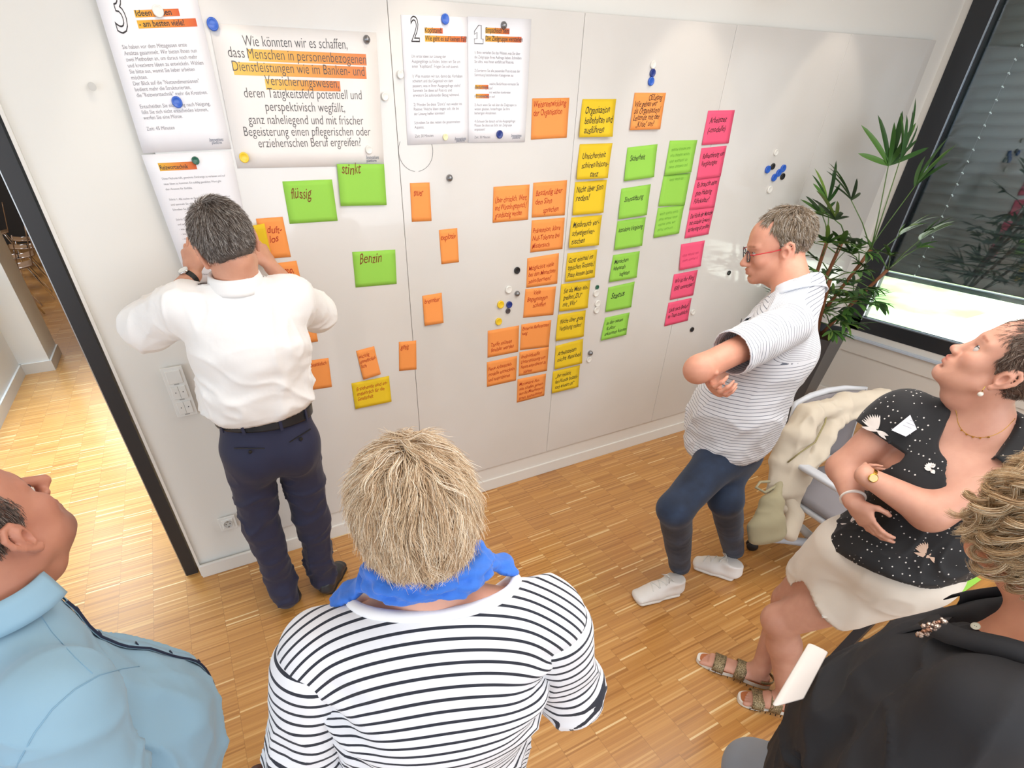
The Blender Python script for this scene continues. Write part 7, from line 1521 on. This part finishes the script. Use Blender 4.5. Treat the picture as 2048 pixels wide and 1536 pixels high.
# second pair of specs hooked into the shirt front
q0 = drop(torsoB, nbB+ffB*.4+A3(0, 0, -.13), -ffB, .4, 200)+ffB*.008
sg = MB().tube([Vector(q0+sdB*.018*math.cos(t)+A3(0, 0, .024*math.sin(t))-wloc(pB)) for t in np.linspace(0, 6.283, 17)], .0015, 6, cap=False).build('hooked_glasses', gf, pB)
MB().tube([Vector(q0+A3(0, 0, .02)-wloc(pB)), Vector(q0-sdB*.03+A3(0, 0, -.05)-wloc(pB))], .0014, 6).build('temple', gf, sg)
# hair: short grey brown, thin on top in front
capB = hair_cap(hB, 'hair', cap_mat('grey_brown_hair_base', '#6A5746', '#8E7E70'), pB, .005, cuts=[((0, 0, -.050), (0, -.25, -1)), ((0, .022, .05), (0, 1, -.35)), ((0, .004, .0), (0, 1, -.6))], extra=[((0, -.062, -.03), (.050, .040, .040))], disp=.002)
hmB = hair_mat('grey_brown_hair', [(0, '#57432F'), (.5, '#857159'), (.8, '#A4998C'), (1, '#CFC8BF')])
mB = lambda q: (q[:, 2] > np.where(q[:, 1] > .005, (q[:, 1]-.005)*2.6+.030, np.where(q[:, 1] > -.018, .008, -.058)))
combB = lambda q, s_: np.c_[q[:, 0]*5, .5*np.clip(q[:, 2]*14-.9, 0, 1)-.3*np.clip(1-q[:, 2]*12, 0, 1), -.5-q[:, 2]*0]
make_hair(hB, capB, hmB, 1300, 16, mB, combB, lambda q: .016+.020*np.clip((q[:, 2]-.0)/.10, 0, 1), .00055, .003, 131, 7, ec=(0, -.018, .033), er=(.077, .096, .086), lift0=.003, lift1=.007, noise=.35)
# ================================================================ table with notes, swivel chair, jacket
oak = mat('oak_veneer', '#B07C3A', .4); k = kit(oak); mp = k.new('Mapping'); mp.inputs['Scale'].default_value = (3, 60, 3); mp.inputs['Rotation'].default_value = (0, 0, R(4)); k.l.new(k.obj(), mp.inputs[0]); k.l.new(k.ramp(k.noise(1, 5, mp.outputs[0]), [(.3, '#9A6A30'), (.55, '#B5803E'), (.75, '#C6934F')]), k.p.inputs['Base Color'])
steel = mat('blue_grey_steel', '#4A5058', .4, metal=.5)
tb = empty('table', (2.56, -2.33, 0), 'oak veneer table with grey edge strip, behind the woman in the dotted top', 'table')
MB().box((.04, 0, .735), (1.50, .76, .02), bevel=.002).build('tabletop', oak, tb)
MB().box((-.748, 0, .735), (.082, .76, .024), bevel=.003).build('edge_strip', steel, tb)
for y in (-.29, .29):
    MB().tube([(-.66, y, .70), (-.80, y+.055*(1 if y > 0 else -1), .02)], .022, 4).build('leg', steel, tb); MB().tube([(.66, y, .70), (.76, y, .02)], .022, 4).build('leg', steel, tb)
    MB().box((0, y, .705), (1.32, .04, .035)).build('rail', steel, tb)
MB().box((-.66, 0, .705), (.05, .58, .035)).build('crossbar', steel, tb)
MB().box((-.79, 0, .03), (.05, .70, .04)).build('foot_beam', steel, tb)
def flatnote(nm, q, m_, lab, z, cat='note paper', grp=None):
    c = sum((Vector((*a, 0)) for a in q), Vector())/4; pts_ = [Vector((a[0]-c.x, a[1]-c.y, 0)) for a in q]
    o = MB().prism(pts_, (0, 0, .0016)).build(nm, m_, None, (c.x, c.y, z)); return tag(o, lab, cat, grp)
gq = [(2.098, -2.034), (2.094, -2.158), (1.964, -2.162), (1.975, -2.069)]
flatnote('note_pad', [(2.095, -2.030), (2.098, -2.160), (1.90, -2.166), (1.897, -2.036)], NM['g'], 'bright green note lying on the oak table', .7462)
flatnote('note_pad', [(2.34, -1.99), (2.345, -2.14), (2.145, -2.165), (2.14, -2.01)], NM['p'], 'lower pink note lying on the oak table by the curly hair', .7462)
flatnote('note_pad', [(2.30, -1.96), (2.31, -2.05), (2.17, -2.06), (2.16, -1.965)], mat('pink_note_dark', '#E85C84', .75), 'upper pink note overlapping another on the oak table', .7480)
rg = MB().tube([(.012*math.cos(t)*2.2, .05*math.sin(t), 0) for t in np.linspace(0, 6.283, 30)], .0016, 6, cap=False).build('cable_ring', M['white_pl'], None, (2.24, -2.16, .7515)); tag(rg, 'thin white cable loop lying over the pink note', 'cable')
# ---- swivel conference chair facing the table
chw = mat('light_grey_plastic', '#C9CCD2', .4); chf = mat('grey_upholstery', '#8E8A8E', .85); k = kit(chf); k.bump(k.noise(300, 2, k.obj()), .2, .002)
ch = empty('swivel_chair', (2.64, -1.44, 0), 'grey swivel chair with light frame and castors, a jacket over its back', 'chair'); ch.rotation_euler = (0, 0, R(-6))
s_ = MB(); s_.box((0, 0, .455), (.46, .44, .05), bevel=.022); s_.build('seat', chf, ch, smooth=True)
MB().box((0, 0, .418), (.47, .45, .028), bevel=.01).build('seat_shell', chw, ch, smooth=True)
def bk_(u, v): x = (u-.5)*.46; z = .53+.36*v; return Vector((x, .235+.05*v-.5*x*x, z))
b_ = MB().sheet(bk_, 8, 8).build('backrest', chf, ch, smooth=True); sd = b_.modifiers.new('t', 'SOLIDIFY'); sd.thickness = .03; sd.offset = 0
fr = [bk_(u, v) for u, v in [(0, 0), (0, .5), (0, 1), (.25, 1.03), (.5, 1.04), (.75, 1.03), (1, 1), (1, .5), (1, 0), (.5, -.02), (0, 0)]]
MB().tube(fr, .016, 8, cap=False).build('back_frame', chw, ch, smooth=True)
for sx in (-1, 1):
    MB().tube([(sx*.20, .20, .42), (sx*.22, .245, .50), (sx*.225, .25, .60)], .015, 8).build('back_bracket', chw, ch, smooth=True)
    MB().tube([(sx*.25, .12, .43), (sx*.285, .10, .50), (sx*.285, .06, .64)], .014, 8).build('armrest_post', chw, ch, smooth=True)
    MB().box((sx*.285, -.02, .655), (.055, .24, .025), bevel=.01).build('armrest', chw, ch, smooth=True)
MB().tube([(0, 0, .12), (0, 0, .41)], .025, 16).build('column', M['silv'], ch, smooth=True)
for i in range(5):
    a = R(72*i+140); d = Vector((math.cos(a), math.sin(a), 0))
    MB().tube([d*.02+Vector((0, 0, .12)), d*.16+Vector((0, 0, .105)), d*.28+Vector((0, 0, .075))], [.026, .021, .016], 8).build('base_arm', chw, ch, smooth=True)
    for sg in (-1, 1):
        sd_ = Vector((-d.y, d.x, 0)); q = sd_.to_track_quat('Z', 'Y').to_matrix().to_4x4(); q.translation = d*.30+Vector((0, 0, .030))+sd_*(sg*.014-.008)
        MB().lathe([(.024, 0), (.030, .003), (.030, .013), (.024, .016)], q, 18).build('castor', M['rub'], ch, smooth=True)
# ---- jacket over the chair back
jk = cloth('beige_jacket_cotton', '#C9BDAA', .85, 900, .15, .1, .3, 11); jkd = cloth('olive_lining', '#A39A7C', .85, 900, .15, .1, .2, 12)
ja = empty('jacket', (2.6, -1.2, .6), 'beige hooded jacket draped over the back of the swivel chair', 'jacket')
def chain(pts, r0, k_=.03, side=(0, 0, 1)): return [(Pr(np.array(a), np.array(b), r, r, side), k_) for (a, r), (b, _) in zip(zip(pts, r0), zip(pts[1:], r0[1:]))]
J_ = chain([(2.92,-1.294,0.8681), (2.691,-1.248,0.8677), (2.456,-1.229,0.8655), (2.368,-1.253,0.7804), (2.33,-1.283,0.652), (2.3,-1.327,0.5101)], [(.045, .052), (.042, .055), (.042, .06), (.035, .075), (.03, .07), (.026, .055)])
J_ += chain([(2.789,-1.317,0.8262), (2.609,-1.286,0.8222), (2.51,-1.309,0.7655), (2.442,-1.335,0.6914), (2.38,-1.324,0.6318), (2.354,-1.347,0.5197)], [(.014, .03), (.014, .035), (.014, .04), (.014, .055), (.014, .05), (.014, .035)], .04)
J_ += chain([(2.543,-1.251,0.7894), (2.466,-1.293,0.6902), (2.385,-1.314,0.5799), (2.351,-1.367,0.4251), (2.347,-1.422,0.3203)], [(.018, .06), (.016, .065), (.014, .05), (.012, .03), (.01, .02)], .04)
J_ += chain([(2.968,-1.285,0.842), (2.994,-1.325,0.7401), (2.979,-1.381,0.5932)], [(.02, .05), (.02, .06), (.02, .06)], .03)
surf('body_panel', J_, jk, ja, .008, it=3, disp=lambda P, N_: folds(P, A3(.1, .2, 1), 22, 5, 141, 1.1)*.006+vnoise(P*10, 3)*.004)
Jh = chain([(2.293,-1.305,0.5677), (2.217,-1.346,0.5043), (2.159,-1.388,0.4157), (2.165,-1.417,0.3491)], [(.022, .022), (.055, .030), (.092, .036), (.080, .022)], .03, A3(.9, -.3, .3))
surf('hood', Jh, jkd, ja, .008, it=2, disp=lambda P, N_: folds(P, A3(-.3, .1, 1), 14, 4, 151, 1.1)*.007+vnoise(P*9, 3)*.004)
surf('hood', chain([(2.338,-1.312,0.5184), (2.368,-1.4,0.3943), (2.296,-1.447,0.3261)], [(.035, .03), (.05, .03), (.045, .02)], .03, A3(1, 0, 0)), jk, ja, .008, it=2, disp=lambda P, N_: vnoise(P*14, 3)*.005)
MB().tube([Vector(v)-ja.location for v in ((2.26,-1.313,0.5537), (2.186,-1.315,0.5401), (2.154,-1.282,0.5601), (2.204,-1.263,0.5644), (2.291,-1.294,0.5621))], .007, 8).build('collar_loop', jkd, ja, smooth=True)
zp = MB().tube([Vector(v)-ja.location for v in ((2.547,-1.246,0.8999), (2.478,-1.3,0.8426), (2.4,-1.332,0.7712), (2.334,-1.32,0.7281), (2.296,-1.303,0.6738))], .004, 6).build('zip', mat('zip_olive', '#8E8458', .6), ja, smooth=True)
# ---- linear lamp just under the upper edge of the picture
lp = empty('linear_lamp', (2.858,-0.35,2.456), 'thin white linear lamp at the top edge of the picture', 'lamp')
MB().box((0, 0, .03), (.24, .05, .05), bevel=.004).build('housing', M['white_pl'], lp)
MB().box((0, 0, .002), (.23, .035, .006)).build('diffuser', mat('lamp_diffuser', '#FFFFFF', .4, emit='#FFF8EC', estr=6), lp)
MB().tube([(0, 0, .05), (0, 0, CEIL-lp.location.z)], .004, 8).build('suspension_rod', M['silv'], lp)
# ---- smudge on the wall
sm_ = MB().lathe([(.012, 0), (.0002, .0002)], Matrix.Translation((0, -.0006, 0)) @ RX, 16).build('wall_smudge', mat('grey_smudge', '#C9C8C4', .8), None, (-0.1287,0,2.119)); tag(sm_, 'faint grey smudge on the bare wall left of the number 3 sheet', 'smudge')

mg = MB().lathe([(.0175, 0), (.018, .004), (.0165, .007), (.011, .0075), (.010, .0068), (.0005, .0068)], Matrix.Rotation(R(15.6-90), 4, 'Z') @ RX, 24).build('magnet', mm['white'], None, (3.627, -.4865, .738), smooth=True); tag(mg, 'white magnet sticking to the anthracite planter', 'magnet', 'round magnets off the board')
